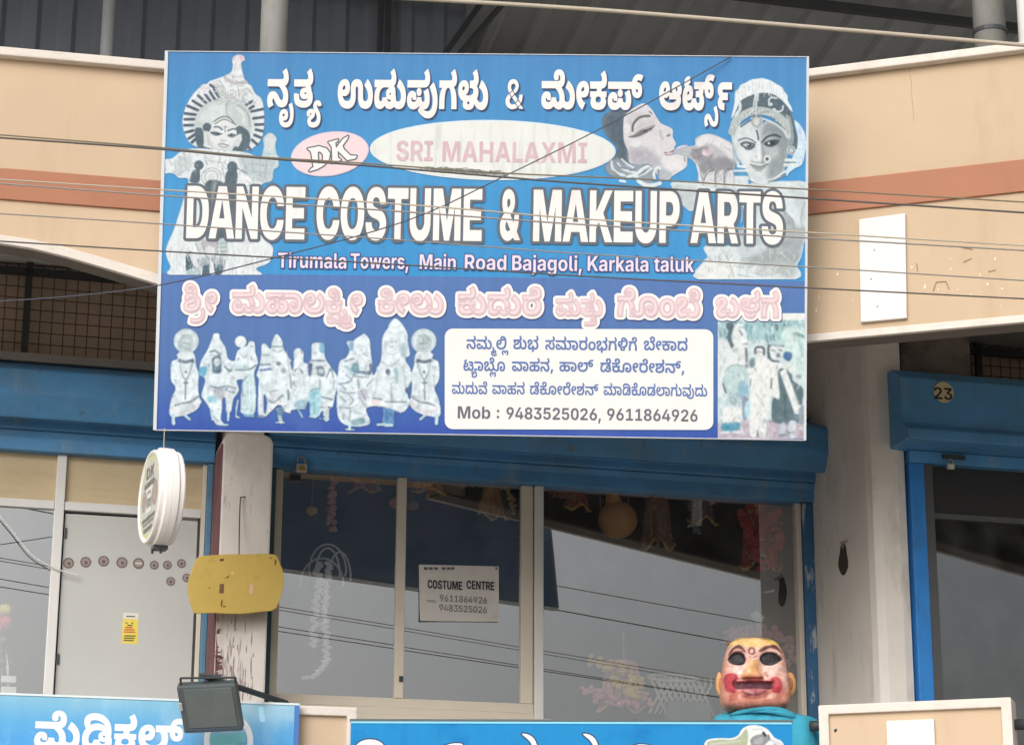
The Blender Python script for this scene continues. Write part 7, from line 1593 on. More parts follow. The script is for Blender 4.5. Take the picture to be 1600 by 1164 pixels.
p.line([(868,335),(868,285),(895,262),(935,270)], 17,(206,214,215),0.8); p.ell(884,328,19,17,(208,216,217)); p.line([(915,382),(960,398),(996,380),(1002,345)], 17,(206,214,215),0.8); p.ell(918,378,17,15,(208,216,217))
p.line([(585,310),(590,370),(550,430)], 30,(216,224,226),1)
p.line([(1058,450),(1080,540),(1092,640),(1085,700)], 30,(150,162,166),1); p.line([(1036,430),(1062,540),(1070,640)], 10,(200,208,208),0.8)
p.ell(1082,770,42,46,(196,204,204)); p.ring(1082,770,26,30,9,(128,138,140)); p.line([(1030,862),(1120,860)], 28,(226,231,230),0.8); p.line([(1020,908),(1130,906)], 30,(222,228,227),0.8); p.line([(1028,885),(1122,884)], 9,(110,120,124),0.7)
p.line([(578,672),(640,652),(700,668),(738,695)], 14,(112,124,130),0.8); p.line([(800,692),(850,640),(920,622),(975,640)], 22,(84,96,102),0.9)
p.poly([(592,712),(640,690),(700,694),(735,716),(690,756),(640,748)], (102,114,122),0.8); p.poly([(618,716),(660,702),(712,716),(670,738)], (206,212,214),0.8); p.ell(680,720,24,22,(82,94,102)); p.ell(668,714,7,7,(220,224,226),0,0.5)
p.line([(598,704),(650,684),(735,712)], 9,(84,98,106),0.7); p.line([(640,752),(690,760),(730,730)], 10,(92,104,112),0.8)
p.poly([(815,705),(880,668),(970,672),(930,720),(870,735)], (84,94,98),1); p.ell(868,700,12,11,(206,212,212),0,0.6); p.ell(900,695,24,20,(66,76,80))
p.line([(748,580),(760,620),(766,665)], 16,(98,106,110),0.8)
p.poly([(795,680),(822,760),(830,870),(800,890),(800,780)], (146,155,156),2.5); p.line([(770,700),(772,800),(780,870)], 26,(228,232,231),2)
p.line([(700,870),(745,885),(820,880)], 9,(150,158,158),1); p.ell(745,830,5,16,(160,168,168),0,0.7)
p.ring(850,852,27,30,17,(214,220,219)); p.ell(850,850,14,14,(90,98,100))
p.line([(690,905),(740,918),(790,925),(852,902)], 10,(96,104,106),0.8); p.poly([(700,918),(780,930),(840,915),(800,958),(740,955)], (156,163,163),1); p.line([(740,965),(800,970)], 10,(170,177,177),1.2)
p.line([(670,1000),(690,1050),(760,1080)], 16,(190,198,197),1); p.line([(690,1040),(780,1080),(900,1050),(1030,965)], 20,(222,228,226),1); p.line([(860,1070),(950,1040),(1030,1000)], 12,(140,150,150),1)
p.line([(700,1085),(780,1102),(880,1088)], 18,(206,212,210),1)
p.line([(540,965),(655,962)], 22,(226,234,238),0.9); p.line([(570,920),(630,925)], 26,(230,235,236),0.9); p.line([(560,942),(640,945)], 7,(120,132,138),0.7)
p.poly([(545,985),(655,985),(655,1012),(545,1010)], (92,158,194),0.8)
p.folds(150,36,(1092,385,1245,432),(4,10),(0.7,1.5),((196,203,202),(180,188,188),(234,237,234)),0.8)
p.folds(90,37,(1140,125,1235,150),(4,9),(0.7,1.4),((206,214,216),(240,243,243)),0.3)
p.folds(90,38,(1062,215,1145,285),(3,8),(0.7,1.5),((150,152,156),(206,206,208)),1.0,0.5)
p.rim((160,190,206),2,0.35)
p.mottle(4,39,8)
p.grain(3,3)
picture('flower_dancer_print', p, SG, -0.0026, sign)

# troupe of big puppets
p = Pic(258,496,692,676,(84,116,188),1.25)
WB, PB, CB, KB = (222,233,236),(206,212,216),(196,220,226),(110,128,142)


def kathakali(ox, fl):
    """one end figure with the round crown; fl mirrors it"""
    p.crop(ox, 490,5.82 * (1 if fl > 0 else 1))
    q = (lambda pts: pts) if fl > 0 else (lambda pts: [(420 - x, y) for x, y in pts])
    p.poly(q([(60,930),(70,780),(110,680),(70,610),(65,500),(80,430),(130,410),(120,370),(180,340),(270,350),(295,400),(300,460),(325,560),(320,650),(330,760),(350,800),(300,880),(180,930)]), WB)
    c = q([(210,250)])[0]
    p.ell(c[0], c[1], 118,116,(210,222,224)); p.ring(c[0], c[1], 100,98,12,(190,204,206)); p.ell(c[0], c[1] + 20,74,90,(186,200,200),0,1.5); p.ring(c[0], c[1] + 10,52,60,8,(164,178,180))
    p.line(q([(180,265),(245,275)]),16,(140,156,158)); p.line(q([(195,195),(215,215),(205,235)]),9,(170,180,176))
    p.poly(q([(165,350),(250,350),(255,400),(160,400)]),(218,226,226),1)
    p.line(q([(150,425),(205,440),(265,425)]),26,(92,108,120)); p.line(q([(130,432),(280,440)]),12,(120,134,142))
    p.line(q([(150,440),(170,540),(205,600),(240,540),(268,440)]),9, KB); p.line(q([(205,600),(200,780)]),12,(120,132,138)); p.ell(*q([(207,530)])[0], 12,12,(92,104,110)); p.line(q([(190,628),(220,630)]),18,(120,132,138))
    p.line(q([(110,835),(170,815),(250,800),(330,745)]),18,(136,140,146)); p.line(q([(120,700),(180,710)]),9, PB); p.line(q([(215,690),(270,680)]),9, PB)
    p.line(q([(75,515),(110,525)]),14, PB); p.line(q([(120,560),(110,670)]),9,(176,186,190)); p.line(q([(80,860),(180,900),(330,820)]),22,(224,214,214),1.2)
    p.line(q([(90,925),(95,1000)]),34, CB, 0.9); p.line(q([(190,920),(240,960)]),26, CB, 0.9)
    p.line(q([(160,460),(165,790)]),7,(200,210,213),1.0); p.line(q([(270,470),(290,740)]),7,(200,210,213),1.0)


kathakali(255,1)
kathakali(626,-1)
p.crop(255,490,5.82)
p.poly([(330,480),(345,420),(400,330),(440,230),(460,180),(510,182),(520,230),(570,310),(590,400),(640,430),(720,400),(820,400),(850,480),(830,530),(820,620),(700,600),(640,640),(560,700),(540,880),(440,880),(380,800),(345,740),(380,600),(330,560)], WB)
p.poly([(325,500),(395,480),(385,560),(340,570)], (110,170,196)); p.poly([(445,460),(450,400),(520,385),(530,470),(525,535),(455,540)], (96,118,132)); p.ell(490,440,32,36,(214,224,226)); p.line([(425,350),(470,340),(520,375)], 16,(120,136,142)); p.line([(430,375),(520,378)], 9,(150,164,168))
p.line([(440,300),(540,300)], 9, PB); p.line([(455,230),(460,290)], 7, PB); p.line([(520,300),(560,460)], 8,(190,202,206)); p.line([(420,400),(400,640)], 9,(198,208,212))
p.line([(425,660),(500,675),(570,660)], 12, KB); p.poly([(450,690),(570,690),(560,790),(480,770)], (190,192,198),1); p.line([(560,480),(600,520),(620,510)], 18,(112,130,140))
for x in (470,500,530):
    p.line([(x, 690),(x + 8,770)], 6,(150,158,166))
p.poly([(400,760),(470,750),(490,800),(420,810)], (150,206,220),1); p.poly([(430,840),(530,860),(525,960),(560,1010),(480,1010),(450,930)], WB); p.line([(440,890),(520,1000),(585,1010)], 22, CB); p.line([(450,930),(500,980)], 7, KB); p.line([(430,880),(450,965)], 22, CB)
p.ell(705,255,56,56,(230,237,238)); p.poly([(650,420),(680,330),(760,290),(780,250),(830,260),(840,350),(855,470),(640,500)], WB); p.line([(700,370),(740,400),(760,370)], 9,(160,176,182)); p.line([(690,400),(680,420)], 9, KB); p.line([(800,390),(805,420)], 9, KB); p.line([(795,300),(815,300)], 12,(150,160,160)); p.line([(770,300),(775,470)], 7,(180,196,202))
p.line([(640,480),(760,480)], 26,(196,224,226),1); p.line([(660,510),(780,510),(840,470)], 12, KB); p.poly([(700,890),(720,640),(740,570),(830,570),(835,900)], (206,228,230)); p.line([(725,750),(715,640),(760,575)], 10, KB); p.line([(770,620),(760,880)], 8,(178,200,206)); p.line([(800,620),(805,880)], 8,(178,200,206)); p.line([(745,925),(820,930)], 26,(120,160,186))
p.poly([(560,880),(560,740),(600,640),(620,560),(660,600),(690,700),(640,780),(620,890)], (218,226,228)); p.ell(625,590,26,26, PB); p.line([(590,660),(660,680)], 20,(150,160,168)); p.line([(595,880),(590,970)], 26, CB); p.line([(680,790),(660,920),(690,945)], 20, CB); p.line([(580,700),(650,720)], 7, KB); p.line([(610,620),(640,640)], 6, KB)
p.crop(390,490,5.82)
p.poly([(80,500),(100,400),(110,280),(150,275),(190,320),(200,260),(245,180),(300,250),(310,310),(360,400),(400,430),(400,340),(445,310),(495,350),(490,430),(530,450),(560,400),(560,300),(580,265),(660,265),(680,300),(690,400),(740,480),(800,580),(780,740),(740,900),(660,930),(540,900),(540,730),(520,860),(420,870),(400,900),(250,830),(160,930),(80,930),(75,740),(80,600),(60,560)], WB)
p.poly([(530,460),(570,460),(560,560),(535,560)], (96,112,140)); p.erase([(702,850),(785,830),(790,890),(755,940)])
p.line([(90,465),(190,462)], 12, KB); p.line([(100,515),(190,505)], 18,(90,108,150)); p.line([(110,380),(180,378)], 10,(140,154,160)); p.line([(200,300),(300,300)], 10, KB); p.line([(215,260),(290,255)], 8, PB); p.line([(210,330),(260,352),(300,330)], 9,(140,154,160))
p.ell(262,455,24,20,(130,146,150)); p.ell(312,520,26,26,(150,164,166)); p.line([(340,340),(365,580)], 10,(168,180,182)); p.line([(210,400),(215,560)], 9,(190,202,206)); p.line([(240,500),(240,640)], 9, PB); p.line([(350,700),(355,780)], 16,(110,128,140))
p.ell(220,760,56,50,(206,212,214)); p.line([(165,780),(220,810),(300,740)], 12, KB); p.line([(180,710),(240,700)], 12,(150,160,166)); p.line([(200,880),(280,800),(300,850)], 14,(110,130,140)); p.line([(150,910),(280,800),(330,880),(400,890)], 34,(228,230,228)); p.line([(265,890),(285,985)], 38,(196,216,220)); p.line([(240,990),(315,990)], 16,(222,232,234)); p.poly([(240,860),(310,860),(300,920),(250,920)], (110,142,160)); p.line([(80,935),(130,935)], 20,(120,136,150)); p.line([(110,600),(120,900)], 10,(190,200,206))
p.line([(470,330),(480,360)], 12,(140,140,150)); p.line([(410,520),(450,500),(480,540)], 16,(120,136,144)); p.ell(445,530,22,26,(214,222,224)); p.line([(370,560),(380,680)], 10, KB); p.line([(400,620),(410,660)], 12,(140,150,156)); p.line([(430,650),(420,780)], 8, PB); p.poly([(420,800),(530,780),(530,850),(420,860)], (160,196,208),1); p.line([(440,870),(480,940)], 22,(150,190,210)); p.line([(490,560),(500,700)], 8,(186,200,204))
p.poly([(630,270),(680,270),(680,350),(640,350)], (130,176,200),1); p.line([(540,425),(680,430)], 14,(110,126,142)); p.line([(560,355),(630,358)], 9, PB); p.poly([(600,490),(670,480),(680,570),(620,560)], (120,134,144)); p.ell(650,525,26,22,(196,206,210)); p.ell(590,530,26,32,(216,222,222)); p.line([(700,580),(740,500),(760,580)], 12, KB); p.poly([(545,700),(640,690),(635,920),(550,930)], (168,214,222)); p.line([(590,720),(590,910)], 10,(130,180,194)); p.line([(560,700),(620,680)], 9, KB); p.line([(640,600),(640,690)], 9, KB)
p.line([(660,760),(750,780)], 16,(120,136,144)); p.line([(640,830),(750,840)], 22,(230,236,238)); p.line([(650,850),(740,862)], 9, KB); p.line([(700,870),(700,960)], 44,(206,216,218)); p.line([(545,935),(600,935)], 20,(206,218,224)); p.line([(640,950),(720,960)], 18, CB); p.line([(770,600),(760,690)], 9,(140,150,156))
p.crop(530,490,5.82)
p.poly([(-20,640),(0,440),(60,400),(90,330),(65,255),(130,245),(140,230),(200,195),(230,180),(280,240),(290,350),(310,470),(350,480),(380,400),(390,220),(440,130),(460,80),(510,40),(560,75),(620,170),(630,280),(645,380),(600,410),(650,500),(660,600),(620,700),(640,820),(570,900),(400,850),(250,860),(280,960),(270,1010),(150,1030),(30,1000),(-20,900)], WB)
p.poly([(90,260),(130,260),(125,330),(95,330)], (130,170,196),1); p.poly([(100,530),(130,450),(170,460),(180,540),(110,560)], (120,156,164)); p.poly([(180,540),(185,520),(270,520),(270,460),(310,460),(285,555)], (110,124,138)); p.line([(50,435),(130,410)], 12, KB); p.line([(60,480),(120,540)], 26,(160,196,206))
for a, b in ((200,330),(250,325),(185,380),(250,385),(270,430),(225,370),(160,430),(210,410),(230,440)):
    p.ell(a, b, 7,6,(150,160,162),0,0.6)
p.line([(190,490),(240,505),(250,450)], 9,(170,180,186)); p.line([(130,570),(270,580)], 12,(130,142,152)); p.line([(0,640),(90,620),(130,560)], 12, KB); p.line([(60,560),(110,590)], 16,(150,164,170)); p.line([(170,600),(180,680)], 10,(120,130,138)); p.line([(250,660),(300,600)], 10, KB); p.poly([(170,700),(250,690),(250,780),(180,770)], (196,196,206),1)
for pts in ([(0,700),(60,720),(150,720)], [(20,760),(60,800)], [(80,730),(130,790),(90,830)], [(0,850),(100,860),(160,830)], [(40,900),(40,960)], [(100,880),(90,1000)], [(180,760),(250,860)], [(200,700),(240,790)], [(150,900),(200,910)], [(20,650),(60,690)]):
    p.line(pts, 9,(120,134,142),0.7,0.9)
p.poly([(110,970),(220,950),(230,1000),(130,1020)], (140,170,176),1.2); p.line([(60,1052),(135,1056)], 16,(190,216,224)); p.line([(95,1000),(95,1050)], 30, CB)
p.line([(455,128),(550,122)], 12, PB); p.line([(420,250),(430,350),(490,370),(550,340),(550,240)], 9,(176,188,192)); p.line([(465,258),(485,254)], 7, KB); p.line([(500,254),(525,258)], 7, KB); p.line([(460,302),(490,300)], 7, KB); p.line([(440,170),(520,190),(590,170)], 8,(196,206,210)); p.poly([(570,270),(600,280),(610,400),(560,380)], (170,190,198),1.2); p.line([(600,200),(625,370)], 14,(180,198,206),1)
p.line([(380,430),(470,480),(550,410)], 12,(180,190,194)); p.poly([(425,510),(460,510),(460,555),(430,552)], (96,108,116)); p.poly([(495,500),(525,490),(540,580),(520,640),(500,560)], (160,190,194)); p.line([(360,470),(330,740)], 9,(190,200,204)); p.line([(580,480),(610,690)], 10,(176,188,194)); p.line([(470,640),(480,790)], 10,(160,172,178))
p.line([(310,770),(390,780)], 14,(120,136,146)); p.line([(410,800),(610,805)], 12,(120,136,146)); p.line([(390,850),(500,880),(560,905)], 9, KB); p.poly([(300,780),(380,790),(360,840),(300,840)], (224,214,214),1); p.ell(410,760,26,24, WB); p.ell(395,815,24,22, WB)
p.poly([(390,870),(500,880),(495,1000),(400,990)], (104,146,190)); p.line([(350,1010),(410,1005)], 26, CB); p.line([(415,1015),(485,1015)], 26, CB); p.line([(430,880),(430,990)], 9,(84,120,170)); p.poly([(600,680),(640,670),(630,720),(605,720)], (90,110,130))
for q in ([(120,990),(175,940),(190,1010),(130,1040)], [(345,815),(395,820),(425,905),(330,890)], [(536,800),(562,770),(572,970),(545,970)], [(628,830),(650,790),(655,930),(630,960)], [(690,800),(706,690),(700,900),(686,900)]):
    p.crop(255,490,5.82).erase(q)
for q in ([(130,740),(158,790),(150,890),(132,900)], [(200,905),(246,880),(250,950),(200,960)], [(320,905),(390,915),(400,960),(325,960)], [(505,870),(540,800),(545,930),(500,930)], [(380,880),(430,885),(440,950),(380,940)], [(636,930),(668,880),(664,960)], [(370,440),(396,440),(392,520),(378,480)]):
    p.crop(390,490,5.82).erase(q)
for q in ([(300,480),(340,500),(310,560)], [(290,850),(390,862),(390,960),(280,960)], [(500,905),(560,915),(600,960),(510,1000)]):
    p.crop(530,490,5.82).erase(q)
p.mottle(12,40,7)
p.folds(1300,41,(262,515,690,668),(2,8),(0.6,1.3),((196,206,211),(176,190,198),(158,174,184),(238,244,245),(198,220,226)),0.5,0.6)
p.folds(500,42,(262,560,690,660),(1.5,4),(0.6,1.2),((150,164,174),(120,138,150),(214,206,210),(240,244,244)),1.6)
p.soften(2)
p.rim((112,134,160),2,0.7)
p.grain(3.5,6,(2.2,2.2))
picture('puppet_troupe_print', p, SG, -0.002, sign)

# photograph of the costumed crowd, printed at the lower right
p = Pic(1121.5,489.5,1260,686,(206,222,222),1.25)
p.a[:] = 1
p.crop(1110,480,5.543)
p.poly([(60,110),(840,100),(840,290),(60,290)], (164,196,198),3, sm=False)
for _ in range(120):
    a, b = rngp.uniform(70,830), rngp.uniform(100,300)
    L = rngp.uniform(15,55)
    p.line([(a, b),(a + rngp.uniform(-14,14), b + L)], rngp.uniform(6,20), [(212,226,226),(112,146,150),(150,190,196),(90,118,124)][rngp.randint(4)], 0.9,0.85)
p.poly([(60,1000),(840,960),(840,1160),(60,1160)], (186,174,184),4, sm=False)
for _ in range(70):
    a, b = rngp.uniform(60,830), rngp.uniform(960,1130)
    p.line([(a, b),(a + rngp.uniform(10,60), b + rngp.uniform(-6,6))], rngp.uniform(5,12), [(206,196,202),(150,140,152),(196,186,196)][rngp.randint(3)], 0.9,0.7)
p.poly([(60,55),(840,50),(840,112),(60,118)], (232,234,230),1, sm=False)
p.poly([(60,300),(170,300),(260,400),(200,700),(110,740),(60,700)], (218,226,224),3); p.poly([(620,200),(830,220),(840,620),(760,680),(640,420)], (206,226,220),3); p.line([(770,280),(800,420)], 30,(170,206,198),2); p.line([(740,230),(820,260)], 26,(120,160,150),1.5)
p.ell(170,165,36,38,(100,116,122)); p.line([(180,190),(162,260),(190,340)], 34,(100,116,122)); p.poly([(200,180),(250,140),(300,200),(320,270),(310,330),(250,345),(195,310)], (226,232,230)); p.line([(250,200),(275,240)], 16,(140,150,156)); p.line([(285,320),(325,316)], 8,(120,130,136)); p.line([(245,170),(290,180)], 8,(150,160,166))
p.poly([(130,510),(190,400),(200,340),(310,340),(320,420),(300,530),(220,520)], (224,229,226)); p.line([(220,360),(250,440),(235,500)], 9,(166,174,178)); p.line([(310,360),(315,520)], 20,(120,120,132),1)
p.poly([(115,660),(130,540),(220,500),(330,540),(320,680),(320,790),(250,790),(280,840),(140,850),(140,760)], (190,212,210)); p.line([(110,660),(132,740)], 14,(100,112,122)); p.line([(130,560),(200,500),(320,520)], 9,(150,166,168)); p.poly([(250,650),(320,650),(325,790),(245,790)], (152,188,202),1.2)
for _ in range(30):
    a, b = rngp.uniform(150,260), rngp.uniform(740,850)
    p.line([(a, b),(a + rngp.uniform(-8,20), b + 14)], 7, [(150,166,176),(206,200,210),(130,160,172)][rngp.randint(3)], 0.7)
p.poly([(105,870),(275,865),(270,990),(95,1000)], (232,234,230),1, sm=False); p.poly([(100,1010),(170,1000),(250,1000),(240,1060),(110,1070)], (92,156,178),1.2); p.line([(100,1085),(160,1080)], 20,(206,222,226)); p.line([(200,1080),(285,1080)], 18,(222,228,228)); p.poly([(280,780),(330,790),(320,960),(280,960)], (140,150,166),1.5); p.poly([(300,840),(345,820),(345,960),(300,940)], (186,222,230),1.5)
p.poly([(335,470),(380,440),(400,540),(345,520)], (120,140,144),2)
p.ell(425,395,44,52,(222,226,224)); p.line([(390,400),(392,355),(430,345),(462,360),(464,410)], 18,(90,98,106)); p.line([(410,385),(445,390)], 7,(120,128,134)); p.line([(420,425),(440,425)], 6,(150,150,152))
p.poly([(345,560),(385,500),(400,450),(470,440),(560,470),(600,520),(605,780),(520,770),(505,900),(490,960),(475,1110),(420,1120),(405,1075),(395,1120),(345,1110),(340,960),(350,800),(345,680)], (231,233,228)); p.line([(530,620),(525,700)], 14,(110,118,122)); p.line([(408,1070),(410,1110)], 14,(110,110,118)); p.line([(350,620),(345,680)], 9,(120,130,134)); p.line([(380,520),(400,560)], 9,(150,160,162)); p.poly([(320,530),(370,530),(370,565),(315,570)], (228,232,230),1); p.line([(440,560),(445,760)], 8,(216,220,215),2); p.line([(430,800),(425,1040)], 10,(214,218,213),2)
p.ell(565,385,62,74,(218,224,222)); p.line([(505,440),(505,340),(560,325),(630,335)], 20,(96,108,114)); p.line([(505,400),(530,460),(590,470)], 16,(84,96,104)); p.ell(588,418,18,20,(120,126,138)); p.line([(530,370),(560,380)], 9,(110,120,128)); p.line([(590,365),(620,380)], 9,(110,120,128)); p.poly([(510,300),(640,280),(635,330),(520,325)], (180,206,206),1.5)
p.poly([(630,430),(650,385),(705,400),(700,450),(670,470)], (84,118,158)); p.poly([(560,500),(640,490),(700,560),(660,620),(600,640)], (224,229,226))
p.poly([(585,560),(650,540),(720,640),(800,700),(800,800),(770,990),(700,980),(650,1010),(560,1000),(530,960),(540,790),(600,780)], (100,120,126)); p.poly([(660,520),(690,540),(710,620),(680,640)], (110,124,132)); p.poly([(600,560),(650,530),(700,660),(760,840),(800,860),(770,925),(730,925),(680,780)], (230,233,229),0.9, sm=False); p.line([(700,660),(770,840)], 6,(190,196,196)); p.poly([(650,470),(720,500),(740,560),(680,560)], (222,228,224),1.5); p.ell(765,605,26,22,(190,194,196)); p.line([(745,600),(785,600)], 8,(120,124,130)); p.line([(640,700),(650,960)], 10,(84,102,108),1.5)
p.poly([(680,1000),(740,990),(735,1120),(690,1130)], (206,216,222)); p.poly([(590,1080),(620,1000),(650,1010),(640,1090)], (186,200,210)); p.line([(600,1110),(650,1105)], 18,(120,140,156)); p.poly([(770,870),(830,860),(830,1010),(770,1000)], (150,160,166),2)
for _ in range(36):
    a, b = rngp.uniform(650,820), rngp.uniform(1010,1140)
    p.line([(a, b),(a + rngp.uniform(5,26), b)], 8, [(206,186,190),(140,130,142),(222,214,216)][rngp.randint(3)], 0.8,0.8)
p.line([(838,55),(836,1150)], 14,(214,206,212),0.8, sm=False); p.line([(66,1133),(838,1150)], 12,(206,196,208),0.8, sm=False)
p.folds(420,43,(1123,515,1260,684),(2,8),(0.6,1.4),((186,200,202),(160,178,184),(214,206,212),(240,242,240),(140,160,168)),0.6)
p.soften(2)
p.mottle(6,44,6)
p.grain(4,7,(1.6,1.6))
picture('crowd_photo_print', p, SG, -0.0015, sign)

# --- ovals, notice box and all the wording
ov = flat_shape('name_oval', [px_loop(SG, -0.0012, ellipse_px(770,235,189.5,44.5,0.7))], SG, -0.0034, mat('weathered_white_ink', (226,230,227),0.6, spec=0.05, var=0.03, scale=10, dirt=(186,192,190), dirt_amt=0.75, dirt_scale=(16,2,2.2), dirt_th=(0.52,0.7)), sign)
flat_shape('oval_rim', [px_loop(SG, 0, ellipse_px(770,235,192,47,0.7))], SG, -0.0028, mat('oval_rim_ink', (214,228,238),0.6, spec=0.05), ov)
sm_ = Pic(640,252,800,284,(226,230,227),1.5)  # soot rubbed along the foot of the oval
rs = np.random.RandomState(8)
for _ in range(240):
    u = rs.beta(1.6,1.6)
    x = 650 + 140 * u
    y = 262.5 + 9.5 * u + rs.normal(0,1.9)
    if ((x - 770) / 187) ** 2 + ((y + 2.5 - 235) / 43) ** 2 < 1:
        sm_.line([(x, y),(x + rs.uniform(2,9), y + rs.uniform(-0.4,1))], rs.uniform(0.6,2.0),(118,120,116),0.7, rs.uniform(0.5,0.95))
picture('soot_smear', sm_, SG, -0.0042, ov, 0.3)
lettering('name_lettering', SG, -0.005, [('im:SRI', 619,676,251.5,220),('im:MAHALAXMI', 691,917,252.5,221)], faded_pink_text, sign)
ov2 = flat_shape('monogram_oval', [px_loop(SG, 0, ellipse_px(515.5,241,60,33,-9))], SG, -0.0034, pink_pale, sign)
flat_shape('oval_rim', [px_loop(SG, 0, ellipse_px(515.5,241,61.5,34.5,-9))], SG, -0.0028, mat('pink_rim_ink', (206,196,220),0.6, spec=0.05), ov2)
K4 = lambda pts: [(400 + x / 4,80 + y / 4) for x, y in pts]
dk_d = K4([(325,612),(395,598),(440,612),(462,640),(455,680),(425,715),(385,738),(335,752),(348,736),(362,728),(350,650),(345,630)])
dk_h = K4([(385,632),(402,628),(422,650),(420,682),(400,704),(388,708)])
dk_k = K4([(455,572),(512,556),(508,566),(494,574),(500,612),(546,552),(576,534),(572,548),(540,592),(548,616),(590,656),(628,658),(622,672),(572,682),(530,640),(508,622),(512,668),(530,682),(474,700),(480,686),(476,600)])
A_ = [px_loop(SG, 0, dk_d), px_loop(SG, 0, dk_h), px_loop(SG, 0, dk_k)]
fld, lo = field([A_[0], A_[1][::-1] if (np.sign(sum(a[0] * b[1] - b[0] * a[1] for a, b in zip(A_[0], np.roll(A_[0], -1,0)))) == np.sign(sum(a[0] * b[1] - b[0] * a[1] for a, b in zip(A_[1], np.roll(A_[1], -1,0))))) else A_[1], A_[2]], 0.0012,0.02)
mono = flat_shape('monogram', loops_at(fld.copy(), lo, 0.0012,0.001), SG, -0.005, white_ink, sign)
flat_shape('letter_outline', loops_at(fld.copy(), lo, 0.0012,0.0075), SG, -0.0042, slate_ink, mono)

lettering('heading_lettering', SG, -0.005, [('nritya', 417.5,502,167,124),('udupu', 527.5,762,169,124.5)], white_ink, sign, grow=0.0012, shadow=(0.006,-0.007,0.0025, shade_ink))
lettering('heading_lettering', SG, -0.0055, [('mekap', 846,1004,170,127),('arts', 1030,1143,171.5,128)], white_ink, sign, grow=0.0012, shadow=(0.006,-0.007,0.0025, shade_ink))
lettering('ampersand', SG, -0.005, [('ib:&', 789,819,171,124)], white_ink, sign, grow=-0.002, shadow=(0.005,-0.006,0.001, shade_ink))
lettering('title_lettering', SG, -0.006, [('ib:DANCE', 291,475,372,291),('ib:COSTUME', 494,752,373.5,293),('ib:&', 781,812,375,297),('ib:MAKEUP', 833,1061,377,297),('ib:ARTS', 1079,1223,379.5,299)], white_ink, sign, grow=0.001, outline=(0.0145, slate_ink), h=0.0018)
lettering('address_lettering', SG, -0.005, [('im:Tirumala', 434,541,418.5,395),('im:Towers,', 547.5,638,419.5,396),('im:Main', 655.5,712,420.5,397.5),('im:Road', 726,791,421.5,398),('im:Bajagoli,', 800,909,422.5,399),('im:Karkala', 918,1013,423.5,400),('im:taluk', 1022,1084.5,424.5,401)], lilac_ink, sign, outline=(0.005, violet_ink), h=0.0012)
lettering('troupe_lettering', SG, -0.005, [('shri', 287,338,487,456),('maha', 363,566,488,457),('kilu', 591,692,489.5,458.5),('kudure', 716,845,491,460),('mattu', 869,941,493,467),('gombe', 965,1093,494,463),('balaga', 1119,1216,495.5,465)], pink_ink, sign, grow=0.004, outline=(0.016, white_ink), shadow=(0.002,-0.003,0.018, violet_ink), inline=(-0.0045, pink_pale), h=0.0013)
nb = flat_shape('notice_box', [px_loop(SG, 0, round_rect_px(695,513.5,1114.5,670.5,13,0.003))], SG, -0.0034, mat('notice_white_ink', (233,235,234),0.6, spec=0.05, var=0.015, scale=6), sign)
lettering('notice_lettering', SG, -0.0045, [('nammalli', 729,794.5,545,530),('shubha', 802,841,545.3,530),('sama', 852,995,546,531),('bekada', 1006,1074,547,532)], blue_ink, sign, grow=0.0006, h=0.001)
lettering('notice_lettering', SG, -0.0045, [('tyablo', 724,789,579,564),('vahanac', 800,864,579.5,564.5),('hal', 874,927,580,565),('dekoc', 938,1069,581,566)], blue_ink, sign, grow=0.0006, h=0.001)
lettering('notice_lettering', SG, -0.0045, [('maduve', 706,761,615,601),('vahana', 769,819.5,615.3,601.3),('deko', 828,935,616,602),('madi', 943,1105,617,603)], blue_ink, sign, grow=0.0004, h=0.001)
lettering('phone_lettering', SG, -0.0045, [('im:Mob', 715,766,653.5,634.5),('im::', 776,780,653.5,634.5),('im:9483525026,', 791,939,654.5,636),('im:9611864926', 948.5,1090,656.5,638)], grey_ink, sign, h=0.0012)
# ------------------------------------------------------------------ smaller things on and before the shops
def local_words(F, off, spec):
    out = []
    for key, xl, xr, z0, hb in spec:
        P = word_polys(key)
        A = np.concatenate(P)
        lo_x, hi_x = A[:, 0].min(), A[:, 0].max()
        body = 182.0 if ':' in key else 142.5
        out += [np.stack([(q[:, 0] - lo_x) * (xr - xl) / (hi_x - lo_x) + xl, q[:, 1] * hb / body + z0], 1) for q in P]
    return out


def letter_local(name, F, off, spec, m, parent, h=0.001):
    fld, lo = field(local_words(F, off, spec), h, 3 * h)
    return flat_shape(name, loops_at(fld, lo, h, 0.0), F, off, m, parent)


# hanging round light box, seen edge-on
white_plastic = mat('white_plastic', (232,228,226),0.4, spec=0.4, var=0.03, scale=6, dirt=(196,190,184), dirt_amt=0.4, dirt_scale=(5,5,3), dirt_th=(0.5,0.75))
be = math.radians(21.8)
lo3 = CAM + ray(252,777.5) * (10.5 / ray(252,777.5)[1])
LB = Frame(lo3,(math.sin(be),-math.cos(be),0),(math.cos(be), math.sin(be),0),(0,0,1))
lb = thing('light_box', Frame(lo3 - np.array([0,0,0.23]), LB.X, LB.Y, LB.Z), 'round white double sided light box hanging edge-on under the blue signboard', 'light box')
obj('casing', MB().lathe(LB, [(0.192,-0.052),(0.2,-0.06),(0.212,-0.06),(0.216,-0.054),(0.216,-0.036),(0.222,-0.032),(0.228,-0.028),(0.229,-0.002),(0.226,0.0),(0.229,0.002),(0.228,0.028),(0.222,0.032),(0.216,0.036),(0.216,0.054),(0.212,0.06),(0.2,0.06),(0.192,0.052)], 72, 'y'), white_plastic, lb, smooth=False)
yl = mat('yellow_print', (206,208,156),0.5, var=0.04, scale=8)
face = obj('printed_face', MB().lathe(LB, [(0.199,-0.054),(0.199,-0.0535)], 64, 'y'), yl, lb)
